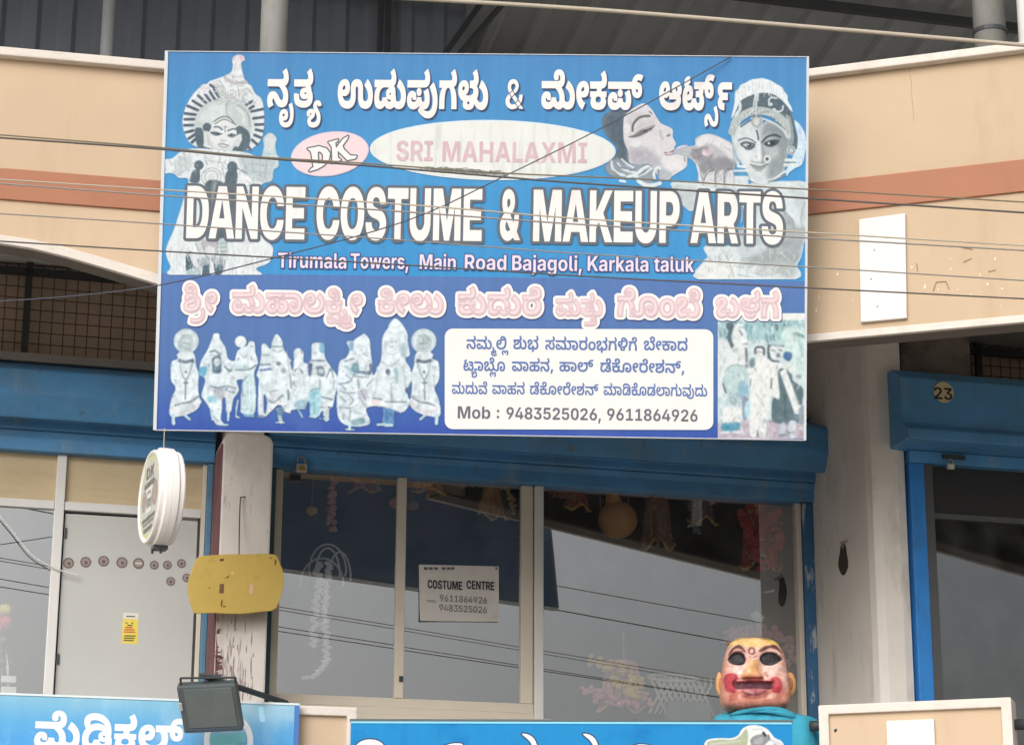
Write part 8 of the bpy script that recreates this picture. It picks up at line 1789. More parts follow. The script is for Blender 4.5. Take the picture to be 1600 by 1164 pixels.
obj('face_white', MB().lathe(LB, [(0.176,-0.0552),(0.176,-0.0542)], 64, 'y'), mat('face_white', (206,206,200),0.5, var=0.05, scale=9, dirt=(176,182,168), dirt_amt=0.6, dirt_scale=(9,9,9), dirt_th=(0.48,0.66)), face)
LBf = Frame(lo3, LB.X, LB.Y, LB.Z)
ink_brown = mat('brown_print', (176,162,152),0.6, var=0.15, scale=20)
ink_dark = mat('dark_print', (138,138,130),0.6)
circ = lambda cx, cz, rx, rz, n=20: np.array([(cx + rx * math.cos(t), cz + rz * math.sin(t)) for t in np.linspace(0,2 * math.pi, n + 1)[:-1]])
flat_shape('face_picture', [circ(-0.1,-0.005,0.045,0.05), circ(0.105,0.0,0.05,0.06)], LBf, -0.0565, ink_brown, face)
flat_shape('face_picture', [np.array([(-0.05,-0.075),(0.06,-0.075),(0.045,-0.01),(0.07,0.045),(-0.055,0.045),(-0.035,-0.01)])], LBf, -0.0572, white_plastic, face)
strip = []
rl = random.Random(3)
for zz, hw, ht in ((0.062,0.1,0.016),(-0.1,0.115,0.012),(-0.122,0.09,0.008),(-0.15,0.08,0.014),(-0.03,0.035,0.03),(0.02,0.03,0.012)):
    xx = -hw
    while xx < hw:
        w_ = rl.uniform(0.008,0.02)
        strip.append(np.array([(xx, zz - ht * rl.uniform(0.6,1)),(xx + w_, zz - ht * 0.7),(xx + w_, zz + ht * rl.uniform(0.5,1)),(xx, zz + ht * 0.8)]))
        xx += w_ + rl.uniform(0.004,0.011)
flat_shape('face_marks', strip, LBf, -0.0578, ink_dark, face)
letter_local('face_letters', LBf, -0.0578, [('im:D', -0.07,-0.005,0.092,0.052),('im:K', 0.01,0.075,0.088,0.055)], ink_dark, face) if 'im:D' in WORDS else None
obj('bottom_clip', MB().box(LB, -0.03,0.03,-0.03,0.035,-0.244,-0.226).box(LB, -0.025,-0.012,-0.03,-0.02,-0.258,-0.244).box(LB, 0.01,0.024,0.0,0.01,-0.262,-0.244), steel_dark, lb)
obj('hanger', MB().tube([LB.w(0,0,0.226), LB.w(0,0,0.33)], 0.0025,6), wire_pale, lb)

# yellow board hanging on the column
YO = -0.46
yb_px = [(260 + a / 7.275,840 + b / 7.275) for a, b in ((243,540),(256,450),(300,340),(332,258),(352,222),(400,206),(560,192),(800,185),(1000,183),(1110,178),(1225,188),(1262,215),(1282,268),(1312,335),(1332,410),(1338,470),(1328,560),(1310,640),(1276,740),(1246,800),(1200,826),(1000,848),(860,862),(700,862),(560,852),(420,856),(325,858),(298,815),(270,740),(250,640))]
yroot = thing('hanging_board', B.at(368,957, YO), 'blank yellow painted board with clipped corners, hanging before the white column', 'board')
y_m = mat('yellow_enamel', (192,164,84),0.55, var=0.07, scale=4, dirt=(150,116,62), dirt_amt=0.75, dirt_scale=(6,6,7), dirt_th=(0.55,0.75), bump=0.12, bump_scale=25)
panel_y = obj('panel', MB().prism(B, [B.px(*q, YO) for q in yb_px], YO, YO + 0.014), y_m, yroot, bevel=0.003)
k7 = lambda pts: [(260 + a / 7.275,840 + b / 7.275) for a, b in pts]
obj('slot', MB().prism(B, [B.px(*q, YO - 0.001) for q in k7([(606,525),(655,522),(650,632),(600,628)])], YO - 0.0015, YO + 0.004), mat('slot_brown', (120,86,64),0.9, var=0.2, scale=30), panel_y)
obj('patch', MB().prism(B, [B.px(*q, YO - 0.001) for q in k7([(950,530),(990,528),(984,640),(944,640)])], YO - 0.003, YO + 0.004), mat('patch_pink', (226,186,150),0.8), panel_y)
for q in ([(605,240),(660,235),(650,262),(612,268)], [(1235,240),(1252,260),(1245,300),(1228,318)], [(478,565),(500,560),(496,578)], [(625,710),(640,700),(628,800),(618,760)], [(640,770),(690,780),(650,790)], [(665,460),(720,420),(700,455)], [(1170,222),(1205,226),(1190,240)]):
    obj('rust_stain', MB().prism(B, [B.px(*t, YO - 0.001) for t in k7(q)], YO - 0.0012, YO + 0.004), mat('rust', (112,74,44),0.9, var=0.2, scale=40), panel_y)
obj('pale_stain', MB().prism(B, [B.px(*t, YO - 0.001) for t in k7([(730,395),(760,378),(778,395),(760,418),(735,420)])], YO - 0.0012, YO + 0.004), mat('pale_yellow', (214,186,100),0.7), panel_y)
hk = [B.wpx(383,776,-0.355), B.wpx(376,776.5,-0.37), B.wpx(375,790,-0.38), B.wpx(374,822,-0.41), B.wpx(373.5,866, YO + 0.007)]
obj('hook_wire', MB().tube(hk, 0.0032,6), mat('rusty_wire_dark', (84,66,56),0.9), yroot)

# floodlight on its arm
FL, fh, _e = fit_rect([(274,1073.5),(369,1070),(378,1141),(289,1146)], 0.265,10.15,0.235,0.5)
fw = 0.265
fl = thing('floodlight', Frame(FL.wpx(330,1145,0.0), FL.X, FL.Y, FL.Z), 'dark grey square floodlight leaning from a steel arm over the left blue board', 'floodlight')
fl_body = mat('floodlight_grey', (84,92,94),0.5, spec=0.4, var=0.06, scale=12)
housing = obj('housing', MB().box(FL, -fw / 2, fw / 2,0.0,0.05,-fh / 2, fh / 2), fl_body, fl, bevel=0.008)
obj('glass', MB().box(FL, -fw / 2 + 0.03, fw / 2 - 0.018,-0.003,0.004,-fh / 2 + 0.026, fh / 2 - 0.012), mat('floodlight_glass', (98,108,110),0.25, spec=0.5, var=0.06, scale=9, dirt=(112,122,112), dirt_amt=0.6, dirt_scale=(6,6,6), dirt_th=(0.5,0.7)), housing, bevel=0.002)
obj('rim', MB().box(FL, -fw / 2 + 0.012, fw / 2 - 0.006,-0.005,0.004,-fh / 2 + 0.004,-fh / 2 + 0.022), mat('rim_blue_grey', (70,84,96),0.4), housing, bevel=0.002)
obj('clip', MB().box(FL, -fw / 2 - 0.002,-fw / 2 + 0.014,-0.006,0.01,0.0,0.04), mat('clip_grey', (176,180,182),0.5), housing, bevel=0.003)
obj('fin', MB().box(FL, -fw / 2 + 0.03, fw / 2 - 0.03,0.05,0.085,-fh / 2 + 0.03, fh / 2 - 0.03), fl_body, housing, bevel=0.006)
br = [FL.wpx(283,1082,0.02), FL.wpx(282,1059,0.02), FL.wpx(368,1058,0.02), FL.wpx(368,1080,0.02)]
bk = MB()
for a, b in zip(br, br[1:]):
    bk.tube([a, b], 0.0052,6)
obj('yoke', bk, steel_dark, fl)
arm_a, arm_b = FL.wpx(316,1055,0.025), PL.wpx(449,1098.5,0.02)
obj('arm', MB().tube([arm_a, arm_b], 0.0145,4), steel_dark, fl, bevel=0.002)
obj('arm', MB().tube([FL.wpx(312,1054,0.03), FL.wpx(345,1057,0.03)], 0.009,6), steel_dark, fl)

# left blue board (chemist's)
MO = -0.07
mz = PL.px(234,1091.5, MO)[1]
mx0, mx1 = PL.px(-190,1100, MO)[0], PL.px(468,1100, MO)[0]
mz0 = mz - 0.62
med = thing('shop_board', PL.at(140,1164, MO), 'light blue board with large white Kannada letters on the left balcony rail', 'signboard')
_z = PL.px(140,1164, MO)[1]
obj('board', MB().box(PL, mx0, mx1 - 0.022, MO, MO + 0.03, mz0, mz - 0.006), grade_mat('medical_print', [(mz0 - _z, (80,154,212)),(mz - 0.2 - _z, (82,156,214)),(mz - 0.11 - _z, (98,164,210)),(mz - _z, (132,182,206))], streak=0.03, blotch=((186,212,222),0.6,2.6,(0.48,0.72))), med)
edge_lb = mat('board_edge', (206,218,222),0.6, var=0.06, scale=10)
obj('edge', MB().box(PL, mx0, mx1, MO - 0.004, MO + 0.032, mz - 0.0055, mz + 0.004), edge_lb, med)
obj('edge', MB().box(PL, mx1 - 0.0215, mx1, MO - 0.004, MO + 0.032, mz0, mz - 0.006), mat('board_edge_blue', (72,116,186),0.6), med)
lettering('lettering', PL, MO - 0.0015, [('medikal', 53,287,1168,1126)], mat('white_board_letters', (222,226,232),0.5, spec=0.06, var=0.02, scale=8), med, grow=0.001, shadow=(-0.002,0.002,0.0015, mat('letter_shade_teal', (104,150,176),0.6)))
ccx, ccy = 357,1156
ring = flat_shape('emblem_ring', [px_loop(PL, MO, ellipse_px(ccx, ccy, 38.5,42)), px_loop(PL, MO, ellipse_px(ccx, ccy, 29.5,33))], PL, MO - 0.0015, mat('white_board_letters', 0), med)
flat_shape('emblem_cross', [px_loop(PL, MO, [(328,1147),(384,1144),(384,1159),(372,1160),(372,1190),(340,1190),(340,1161),(328,1161)])], PL, MO - 0.0018, mat('teal_emblem', (116,190,200),0.6, var=0.05, scale=20), ring)
flat_shape('scratch', [px_loop(PL, MO, [(403,1104),(411,1103.5),(415,1126),(411,1128),(406,1127)])], PL, MO - 0.0015, mat('pale_scratch', (160,212,236),0.7), med)

# lower blue board in front of the costume shop
LS = wall_frame(890,1128,10.45,-0.8)
lz = LS.px(890,1127.5)[1]
lx0, lx1 = LS.px(548,1131)[0], LS.px(1237,1124)[0]
lsg = thing('shop_board', LS.at(890,1164), 'bright blue printed board below the costume shop window, only its top showing', 'signboard')
_z = LS.px(890,1164)[1]
obj('board', MB().box(LS, lx0, lx1,0.0,0.03, lz - 0.7, lz), grade_mat('lower_board_print', [(lz - 0.7 - _z, (32,126,190)),(lz - _z, (42,140,202))], k=0.86, streak=0.04, blotch=((28,112,180),0.6,5.0,(0.52,0.7))), lsg)
obj('edge', MB().box(LS, lx0 - 0.004, lx1 + 0.004,-0.004,0.034, lz + 0.0005, lz + 0.011), mat('lip_dark', (86,96,100),0.6, var=0.1, scale=9), lsg)
obj('edge', MB().box(LS, lx0 + 0.001, lx1 - 0.001,-0.0035,0.0, lz - 0.008, lz), mat('lip_pale', (130,204,238),0.6), lsg)
wl = mat('white_board_letters', 0)
outl = mat('navy_outline', (46,66,104),0.6)


def two(name, pts, sm=True):
    L = px_loop(LS, 0, pts, sm)
    fld, lo = field([L], 0.0012,0.012)
    o = flat_shape(name, loops_at(fld.copy(), lo, 0.0012,0.0), LS, -0.003, wl, lsg)
    flat_shape('letter_outline', loops_at(fld.copy(), lo, 0.0012,0.0065), LS, -0.0015, outl, o)


C7 = lambda pts: [(540 + a / 2.162,1090 + b / 2.162) for a, b in pts]
two('letter_tip', C7([(596,122),(618,124),(638,140),(650,175),(648,215),(632,215),(634,175),(622,146)]))
two('letter_tip', C7([(802,122),(824,124),(844,140),(856,175),(854,215),(838,215),(840,175),(828,146)]))
two('letter_top', C7([(34,168),(50,148),(80,140),(112,146),(132,168),(120,210),(40,210)]))
two('letter_top', C7([(325,170),(345,158),(375,153),(398,160),(408,200),(330,210)]))
two('letter_top', C7([(955,175),(975,161),(1000,157),(1030,165),(1040,210),(950,210)]))
K6 = lambda pts: [(1090 + a / 6.325,980 + b / 6.325) for a, b in pts]
pp = Pic(1098,1128,1236,1185,(40,138,200),1.4)
pp.crop(1090,980,6.325)
pp.poly([(60,1180),(90,1110),(200,1090),(330,1090),(400,1060),(440,1000),(500,968),(570,962),(640,975),(700,1010),(740,1060),(770,1090),(830,1120),(860,1180),(860,1300),(60,1300)], (228,230,226),0.9)
pp.poly([(90,1180),(105,1125),(220,1105),(340,1108),(420,1070),(480,1000),(500,1080),(480,1200),(440,1290),(90,1290)], (176,184,152),1.0)
pp.line([(130,1150),(300,1135),(420,1120)], 14,(206,210,190),1.5)
pp.poly([(520,1110),(560,1070),(640,1050),(690,1060),(715,1100),(680,1140),(640,1180),(540,1180),(525,1140)], (146,146,148),1.2)
pp.poly([(560,1110),(640,1080),(640,1140),(570,1150)], (172,172,172),2)
pp.line([(650,1040),(668,1065)], 26,(70,70,74),0.8); pp.line([(700,1060),(715,1110)], 12,(110,110,112),0.9)
pp.line([(540,1010),(600,1000),(640,1010)], 12,(206,208,206),1); pp.line([(730,1110),(820,1150)], 26,(206,210,212),1); pp.line([(760,1150),(820,1190)], 20,(170,178,180),1)
pp.grain(4,12)
picture('figure_print', pp, LS, -0.0035, lsg)

# paper notice in the costume shop window
NO = -0.006
nt_ = thing('paper_notice', B.at(717,970, NO), 'white paper notice with printed phone numbers stuck inside the middle window pane', 'notice')
nm = MB()
nxp = [(654.6,881.7),(779.4,884.7),(779.4,971),(655.8,970)]
gx, gz = 14,10
for j in range(gz + 1):
    for i in range(gx + 1):
        u, v = i / gx, j / gz
        a = np.array(nxp[0]) * (1 - u) + np.array(nxp[1]) * u
        b = np.array(nxp[3]) * (1 - u) + np.array(nxp[2]) * u
        q = a * (1 - v) + b * v
        x_, z_ = B.px(*q, NO)
        nm.v.append(tuple(B.w(x_, NO + 0.0015 * math.sin(7 * u + 3 * v) * v - (0.01 * max(0,0.25 - u) * max(0, v - 0.75) * 16), z_)))
for j in range(gz):
    for i in range(gx):
        a = j * (gx + 1) + i
        nm.f.append((a, a + gx + 1, a + gx + 2, a + 1))
paper = mat('notice_paper', (206,202,196),0.8, var=0.03, scale=8, dirt=(176,170,160), dirt_amt=0.5, dirt_scale=(8,8,8), dirt_th=(0.52,0.7))
sheet_o = obj('paper', nm, paper, nt_, smooth=True)
tx = mat('notice_ink', (66,66,72),0.8)
tg = mat('notice_ink_grey', (112,110,112),0.8)
lettering('lettering', B, NO - 0.003, [('im:COSTUME', 668,722,918.5,905.5),('im:CENTRE', 729,772,919.5,906.5)], tx, nt_, grow=0.0006, h=0.0008)
lettering('lettering', B, NO - 0.003, [('im:9611864926', 687,761,939,928.5),('im:9483525026', 686,761,954,943.5),('im:Mob', 668,681,940.5,936)], tg, nt_, grow=-0.0006, h=0.0008)
hb = MB()
for a, b in ((662,668),(670,676),(678,684),(690,696),(698,704),(705,710),(774,777)):
    hb.prism(B, [B.px(a, 886, NO), B.px(b, 886, NO), B.px(b, 890, NO), B.px(a, 890, NO)], NO - 0.0032, NO - 0.0024)
obj('header_marks', hb, tg, nt_)

# stickers in a row on the grey door
st_dark = mat('sticker_rim', (112,100,98),0.6)
st_mid = mat('sticker_brown', (150,136,132),0.6, var=0.12, scale=60)
SO = -0.0045
spots = [(107,879.5,8.7),(134,878,8.7),(162,876.5,8.7),(190.5,878.6,8.9),(216.5,880,8.9),(241,882.5,7.2),(261.5,882.5,7.2),(283.5,880,7.2),(266.7,908,7.2),(292,902.5,7.2)]
st_lab = ['large round brown sticker, first from the white mullion in the row on the grey door', 'large round brown sticker, second from the white mullion on the grey door', 'large round brown sticker, third from the mullion and middle of the five large ones', 'large round brown sticker, fourth from the white mullion on the grey door', 'large round brown sticker with pale stripe, last of the large ones, under the light box', 'small round brown sticker, just right of the striped large sticker', 'small round brown sticker, middle of the three small ones in the upper row', 'small round brown sticker ending the upper row by the door edge', 'small round brown sticker alone below the upper row, lower of the pair', 'small round brown sticker partly behind the yellow board']
for i, (cx, cy, r) in enumerate(spots):
    cxx, czz = B.px(cx, cy, SO)
    rr = r * 0.00325
    F0 = Frame(B.w(cxx, SO, czz), B.X, B.Y, B.Z)
    st = thing('door_sticker', F0, st_lab[i], 'sticker', 'round stickers on the grey door')
    obj('disc', MB().lathe(F0, [(rr, -0.001),(rr, 0.0004)], 28, 'y'), st_dark, st)
    obj('centre', MB().lathe(F0, [(rr * 0.72,-0.0018),(rr * 0.72,-0.0012)], 24, 'y'), st_mid, st)
    if i == 4:
        obj('stripe', MB().box(F0.turned(0),-rr * 0.6, rr * 0.6,-0.0026,-0.002,-0.004,0.004), mat('stripe_pale', (206,200,196),0.6), st)
    else:
        obj('mark', MB().lathe(Frame(F0.w(rr * (0.1 - 0.05 * (i % 3)),0,-rr * 0.1), B.X, B.Y, B.Z), [(rr * 0.36,-0.0026),(rr * 0.36,-0.002)], 5 + i % 3, 'y'), mat('sticker_mark', (104,90,88),0.6), st)

# yellow leaflet on the door
lf = thing('yellow_leaflet', B.at(203,1005, SO), 'small yellow leaflet with white header stuck low on the grey door', 'leaflet')
lq = [B.px(192,966.5, SO), B.px(216,967, SO), B.px(214.5,1006, SO), B.px(190,1004.5, SO)]
lp = obj('sheet', MB().prism(B, lq, SO, SO + 0.001), mat('leaflet_yellow', (226,204,92),0.7, var=0.04, scale=20), lf)
obj('header', MB().prism(B, [B.px(193,957, SO), B.px(216.5,958, SO), B.px(216,967, SO), B.px(192,966.3, SO)], SO - 0.0004, SO + 0.001), mat('leaflet_white', (220,216,206),0.7), lf)
rd, dk = mat('leaflet_red', (190,96,60),0.7), mat('leaflet_dark', (96,92,60),0.7)
for nme, m_, rows in (('red_print', rd, ((195,979,12),(194,982.5,16),(193.5,986,18))),('dark_print', dk, ((196,972,3),(199,975.5,8),(205,972,3),(194,992,18),(193.5,995.5,17),(193,999,16),(197,961.5,14)))):
    mb_ = MB()
    for a, b, w_ in rows:
        mb_.prism(B, [B.px(a, b, SO), B.px(a + w_, b + 0.3, SO), B.px(a + w_, b + 2.2, SO), B.px(a, b + 1.9, SO)], SO - 0.0012, SO - 0.0006)
    obj(nme, mb_, m_, lp)

# padlocks
def padlock(F, px, py, off, s, label, brass):
    r_ = thing('padlock', F.at(px, py, off), label, 'padlock', 'padlocks on the shutters')
    G_ = F.at(px, py, off)
    bd = obj('lock_body', MB().box(G_, -0.026 * s, 0.026 * s, -0.014 * s, 0.014 * s, -0.02 * s, 0.02 * s), mat('lock_steel', (190,184,172),0.4, spec=0.5), r_, bevel=0.004 * s)
    obj('keyhole_plate', MB().box(G_, -0.014 * s, 0.016 * s, -0.0165 * s, -0.0142 * s, -0.012 * s, 0.01 * s), brass, bd)
    obj('shackle', MB().tube([G_.w(-0.017 * s, 0,0.02 * s), G_.w(-0.017 * s, 0,0.042 * s)] + [G_.w(0.017 * s * math.cos(t),0,0.042 * s + 0.017 * s * math.sin(t)) for t in np.linspace(math.pi, 0,9)] + [G_.w(0.017 * s, 0,0.02 * s)], 0.005 * s, 8), mat('shackle_steel', (150,150,148),0.3, metal=0.6), r_, smooth=True)


padlock(B, 470.5,732,-0.105,1.12, 'brass fronted padlock hanging from the lintel of the costume shop', mat('lock_brass', (176,146,92),0.4, metal=0.3))
padlock(B, 1485.5,729, Y1 - 0.05,0.72, 'small pale padlock hanging on the blue lintel of the right hand shop', mat('lock_pale', (206,204,200),0.4))
hkb = MB().tube([B.wpx(888,697,-0.31), B.wpx(892,697,-0.325), B.wpx(895,701,-0.325), B.wpx(892,706,-0.32)], 0.0055,6)
tag(obj('shutter_hook', hkb, mat('hook_tan', (140,126,108),0.7), base=B.wpx(892,706,-0.31)), 'small tan hook on the blue shutter box under the signboard', 'hook')

# number plate of the right hand shop
NPo = Y1 - 0.162
nF = B.at(1474.5,613, NPo)
npl = thing('number_plate', nF, 'round cream plate reading 23 on the right hand blue shutter box', 'number plate')
obj('disc', MB().lathe(nF, [(0.0565,-0.003),(0.058,0.001)], 40, 'y'), mat('plate_cream', (196,184,146),0.6, var=0.06, scale=20), npl)
lettering('lettering', B, NPo - 0.0045, [('im:23', 1460,1488.5,623,604.5)], mat('plate_ink', (52,50,52),0.6), npl, h=0.001)

# white boards on the parapets
wp = thing('wall_board', PR.at(1380,503), 'blank white rectangular board on the right hand parapet', 'board')
obj('panel', MB().prism(PR, [PR.px(1342,343,-0.02), PR.px(1414.5,333.5,-0.02), PR.px(1417,497,-0.02), PR.px(1345,503.5,-0.02)], -0.022,0.0), mat('board_white', (216,213,210),0.6, var=0.02, scale=6, dirt=(206,198,190), dirt_amt=0.4, dirt_scale=(5,5,3), dirt_th=(0.55,0.75)), wp, bevel=0.004)
for a, b in ((1366,391),(1361,436),(1371,479)):
    obj('screw', MB().tube([PR.wpx(a, b, -0.0245), PR.wpx(a, b, -0.021)], 0.0042,8), mat('screw_grey', (146,140,134),0.5), wp)
wq = thing('wall_board', PR.at(1422,1164), 'blank white board on the lower peach balcony panel', 'board')
obj('panel', MB().box(PR, PR.px(1385,1140,-0.02)[0], PR.px(1460,1140,-0.02)[0], -0.02,0.0, zf - 0.2, PR.px(1422,1124,-0.02)[1]), mat('board_white', 0), wq, bevel=0.004)

# hole knocked in the side of the pier
FSd = Frame(B.w(xf, 0,0),-B.Y, B.X, B.Z)
hp = [FSd.px(1318 + 7 * math.cos(t) * (1 + 0.2 * math.sin(3 * t)),874 + 25 * math.sin(t),0.0) for t in np.linspace(0,2 * math.pi, 15)[:-1]]
ho = obj('hole', MB().prism(FSd, hp, -0.003,0.01), mat('hole_dark', (70,62,56),0.95, var=0.2, scale=30), building)
obj('loose_fibre', MB().tube([FSd.wpx(1313,848,-0.006), FSd.wpx(1319,846,-0.02), FSd.wpx(1325,844,-0.006)], 0.004,5).tube([FSd.wpx(1318,846,-0.012), FSd.wpx(1317,856,-0.006)], 0.005,5), mat('fibre', (150,136,122),0.9), ho)

# ------------------------------------------------------------------ inside the shops, behind the glass
def IN(px, py, d):
    return B.wpx(px, py, d)


def ball_string(name, path, r, col, label, cat, jit=0.6, step=None, seed=1, d=0.4, cols=None):
    rr = random.Random(seed)
    r, jit, step = r * 0.55, jit * 1.25,(step or r) * 0.3
    mb_ = MB()
    P = [np.array(IN(a, b, d)) for a, b in path]
    F0 = B
    for a, b in zip(P, P[1:]):
        n = max(1, int(np.linalg.norm(b - a) / (step or r * 1.1)))
        for i in range(n):
            c = a + (b - a) * i / n + np.array([rr.uniform(-1,1), rr.uniform(-1,1), rr.uniform(-1,1)]) * r * jit
            k = r * rr.uniform(0.7,1.15)
            mb_.ellipsoid(Frame(c, B.X, B.Y, B.Z).turned(rr.uniform(0,180)),(0,0,0),(k * rr.uniform(0.6,1.2), k, k * rr.uniform(0.5,1.1)),7,4)
    o = obj(name, mb_, mat(label, col, 0.85, var=0.25, scale=30), base=P[-1], smooth=True)
    return tag(o, label, cat)


ball_string('flower_garland', [(522,732),(521,760),(518,790),(516,812),(521,830)], 0.026,(226,160,140), 'faded pink flower garland hanging at top of the left window pane', 'garland', 1.0,0.016,2,0.1)
ball_string('white_bead_string', [(584,752),(590,758),(595,766)], 0.012,(206,206,200), 'short string of white beads hanging high in the left pane', 'beads', 0.8,0.012,3,0.12)
for px, py, c, lab, r in ((487,798,(240,204,90), 'yellow pompom hanging on a thread in the left window pane', 0.028),(620,786,(230,130,110), 'dull red pompom hanging behind the window mullion', 0.036),(645,790,(176,140,80), 'brown yellow pompom hanging just right of the window mullion', 0.03)):
    pr_ = thing('pompom', B.at(px, py, 0.1), lab, 'pompom', 'pompoms hanging in the window')
    Fp = B.at(px, py, 0.1)
    obj('tuft', MB().ellipsoid(Fp, (0,0,0),(r * 1.1, r, r * 0.8),18,12, lambda t, q: 1 + 0.12 * math.sin(7 * t) * math.cos(5 * q)), mat(lab, c, 0.9, var=0.2, scale=60), pr_, smooth=True)
    obj('thread', MB().tube([Fp.w(0,0, r * 0.7), Fp.w(0,0,0.3)], 0.002,5), wire_pale, pr_)
neck = thing('bead_necklace', B.at(500,1060,0.08), 'silver strings of beads in nested loops hanging in the left window pane', 'necklace')
silver = mat('silver_beads', (232,233,230),0.5, spec=0.5, var=0.1, scale=60)
for k, (cx, rx, top, bot) in enumerate(((512,19,856,905),(512,29,850,912),(503,34,872,915),(531,17,862,915))):
    pts = [IN(cx + rx * math.cos(t), top + 42 - 42 * math.sin(t) if math.sin(t) > 0 else top + 42 + (bot - top - 42) * -math.sin(t),0.08 + 0.01 * k) for t in np.linspace(-0.4, math.pi + 0.4,22)]
    obj('strand', MB().tube(pts, 0.0055,6), silver, neck, smooth=True)
rr = random.Random(6)
for pts, w_ in (([(496,880),(499,905),(492,950),(490,1000),(489,1012)], 13),([(513,880),(510,920),(508,975),(511,1000),(510,1030),(500,1046),(488,1058),(476,1059)], 9)):
    mb_ = MB()
    for a, b in zip(pts, pts[1:]):
        n = int(math.hypot(b[0] - a[0], b[1] - a[1]) / 4) + 1
        for i in range(n):
            u = i / n
            c = IN(a[0] + (b[0] - a[0]) * u + rr.uniform(-0.4,0.4) * w_, a[1] + (b[1] - a[1]) * u, 0.08)
            mb_.ellipsoid(Frame(c, B.X, B.Y, B.Z),(0,0,0),(0.02,0.014,0.012),8,5)
    obj('pendant_strand', mb_, silver, neck, smooth=True)
gourd = thing('gourd_instrument', B.at(965,850,0.15), 'round tan gourd hanging from cords at upper left of the right pane', 'gourd')
Gf = B.at(965,812,0.15)
obj('bowl', MB().ellipsoid(Gf, (0,0,0),(0.11,0.1,0.105),28,18), mat('gourd_tan', (232,172,110),0.5, var=0.15, scale=8), gourd, smooth=True)
obj('neck', MB().tube([Gf.w(-0.02,0,0.08), Gf.w(-0.03,0,0.17), Gf.w(0.0,0,0.2)], [0.05,0.03,0.02], 14), mat('gourd_tan', 0), gourd, smooth=True)
obj('cord', MB().tube([Gf.w(-0.1,0,0.0), Gf.w(-0.1,0,0.26)], 0.003,5).tube([Gf.w(0.06,0,0.08), Gf.w(0.075,0,0.26)], 0.003,5), wire_pale, gourd)
ball_string('red_garland', [(1160,800),(1175,850),(1190,885),(1205,880),(1218,840),(1212,800),(1190,830),(1185,860)], 0.034,(220,84,90), 'dark red flower garland hanging at upper right of the right pane', 'garland', 1.0,0.02,7,0.1)
ball_string('yellow_cloth_flowers', [(925,1030),(950,1040),(980,1052),(1000,1068),(985,1085),(960,1062),(1000,1090)], 0.034,(226,190,90), 'yellow cloth flowers heaped low behind the right pane', 'flowers', 1.1,0.018,8,0.1)
ball_string('pink_cloth_flowers', [(915,1075),(940,1088),(975,1098),(1010,1090),(1015,1100)], 0.036,(228,150,160), 'pink cloth flowers heaped under the yellow ones behind the right pane', 'flowers', 1.1,0.02,9,0.12)
ball_string('pink_garland', [(1135,1000),(1150,988),(1180,985),(1215,990),(1235,1010),(1240,1040)], 0.04,(206,150,156), 'pale pink paper garland showing behind the puppet head', 'garland', 1.0,0.02,10,0.1)
ball_string('gold_ornament', [(785,757),(795,768),(801,785),(803,800)], 0.022,(230,200,150), 'gold brown ornament hanging at top right of the middle pane', 'ornament', 0.9,0.014,11,0.1)
ball_string('silver_ornament', [(648,752),(665,756),(680,752),(690,745)], 0.014,(220,196,170), 'tan ornament lying high in the middle pane beside the mullion', 'ornament', 0.8,0.01,12,0.1)
for k_, (path, r, c, lab, cat, sd) in enumerate((
    ([(540,742),(556,750),(570,760)], 0.016,(200,150,140), 'dim brown pink ornament high in the left pane beside the garland', 'ornament', 31),
    ([(700,752),(720,760),(742,758),(760,748)], 0.012,(190,170,150), 'low dim row of tan ornaments along the top of the middle pane', 'ornament', 32),
    ([(860,770),(880,776),(900,772)], 0.022,(190,130,110), 'dim reddish tassel high at the left of the right pane', 'tassel', 33),
    ([(1020,775),(1030,800),(1036,830),(1030,850)], 0.03,(170,140,120), 'dim brown hanging costume piece right of the gourd', 'costume', 34),
    ([(1075,780),(1085,805),(1090,835)], 0.024,(150,150,165), 'dim grey hanging costume piece in the middle of the right pane', 'costume', 35),
    ([(1120,770),(1130,775),(1110,785)], 0.018,(220,190,180), 'pale pink ornament near the top of the right pane', 'ornament', 36),
    ([(1075,822),(1095,820)], 0.009,(230,230,230), 'short white tag hanging high in the right pane', 'tag', 37),
    ([(1195,925),(1210,922)], 0.009,(232,232,230), 'short white tag hanging right of the reflection', 'tag', 38))):
    ball_string('hanging_' + cat, path, r, c, lab, cat, 0.9, r * 0.7, sd, 0.1)
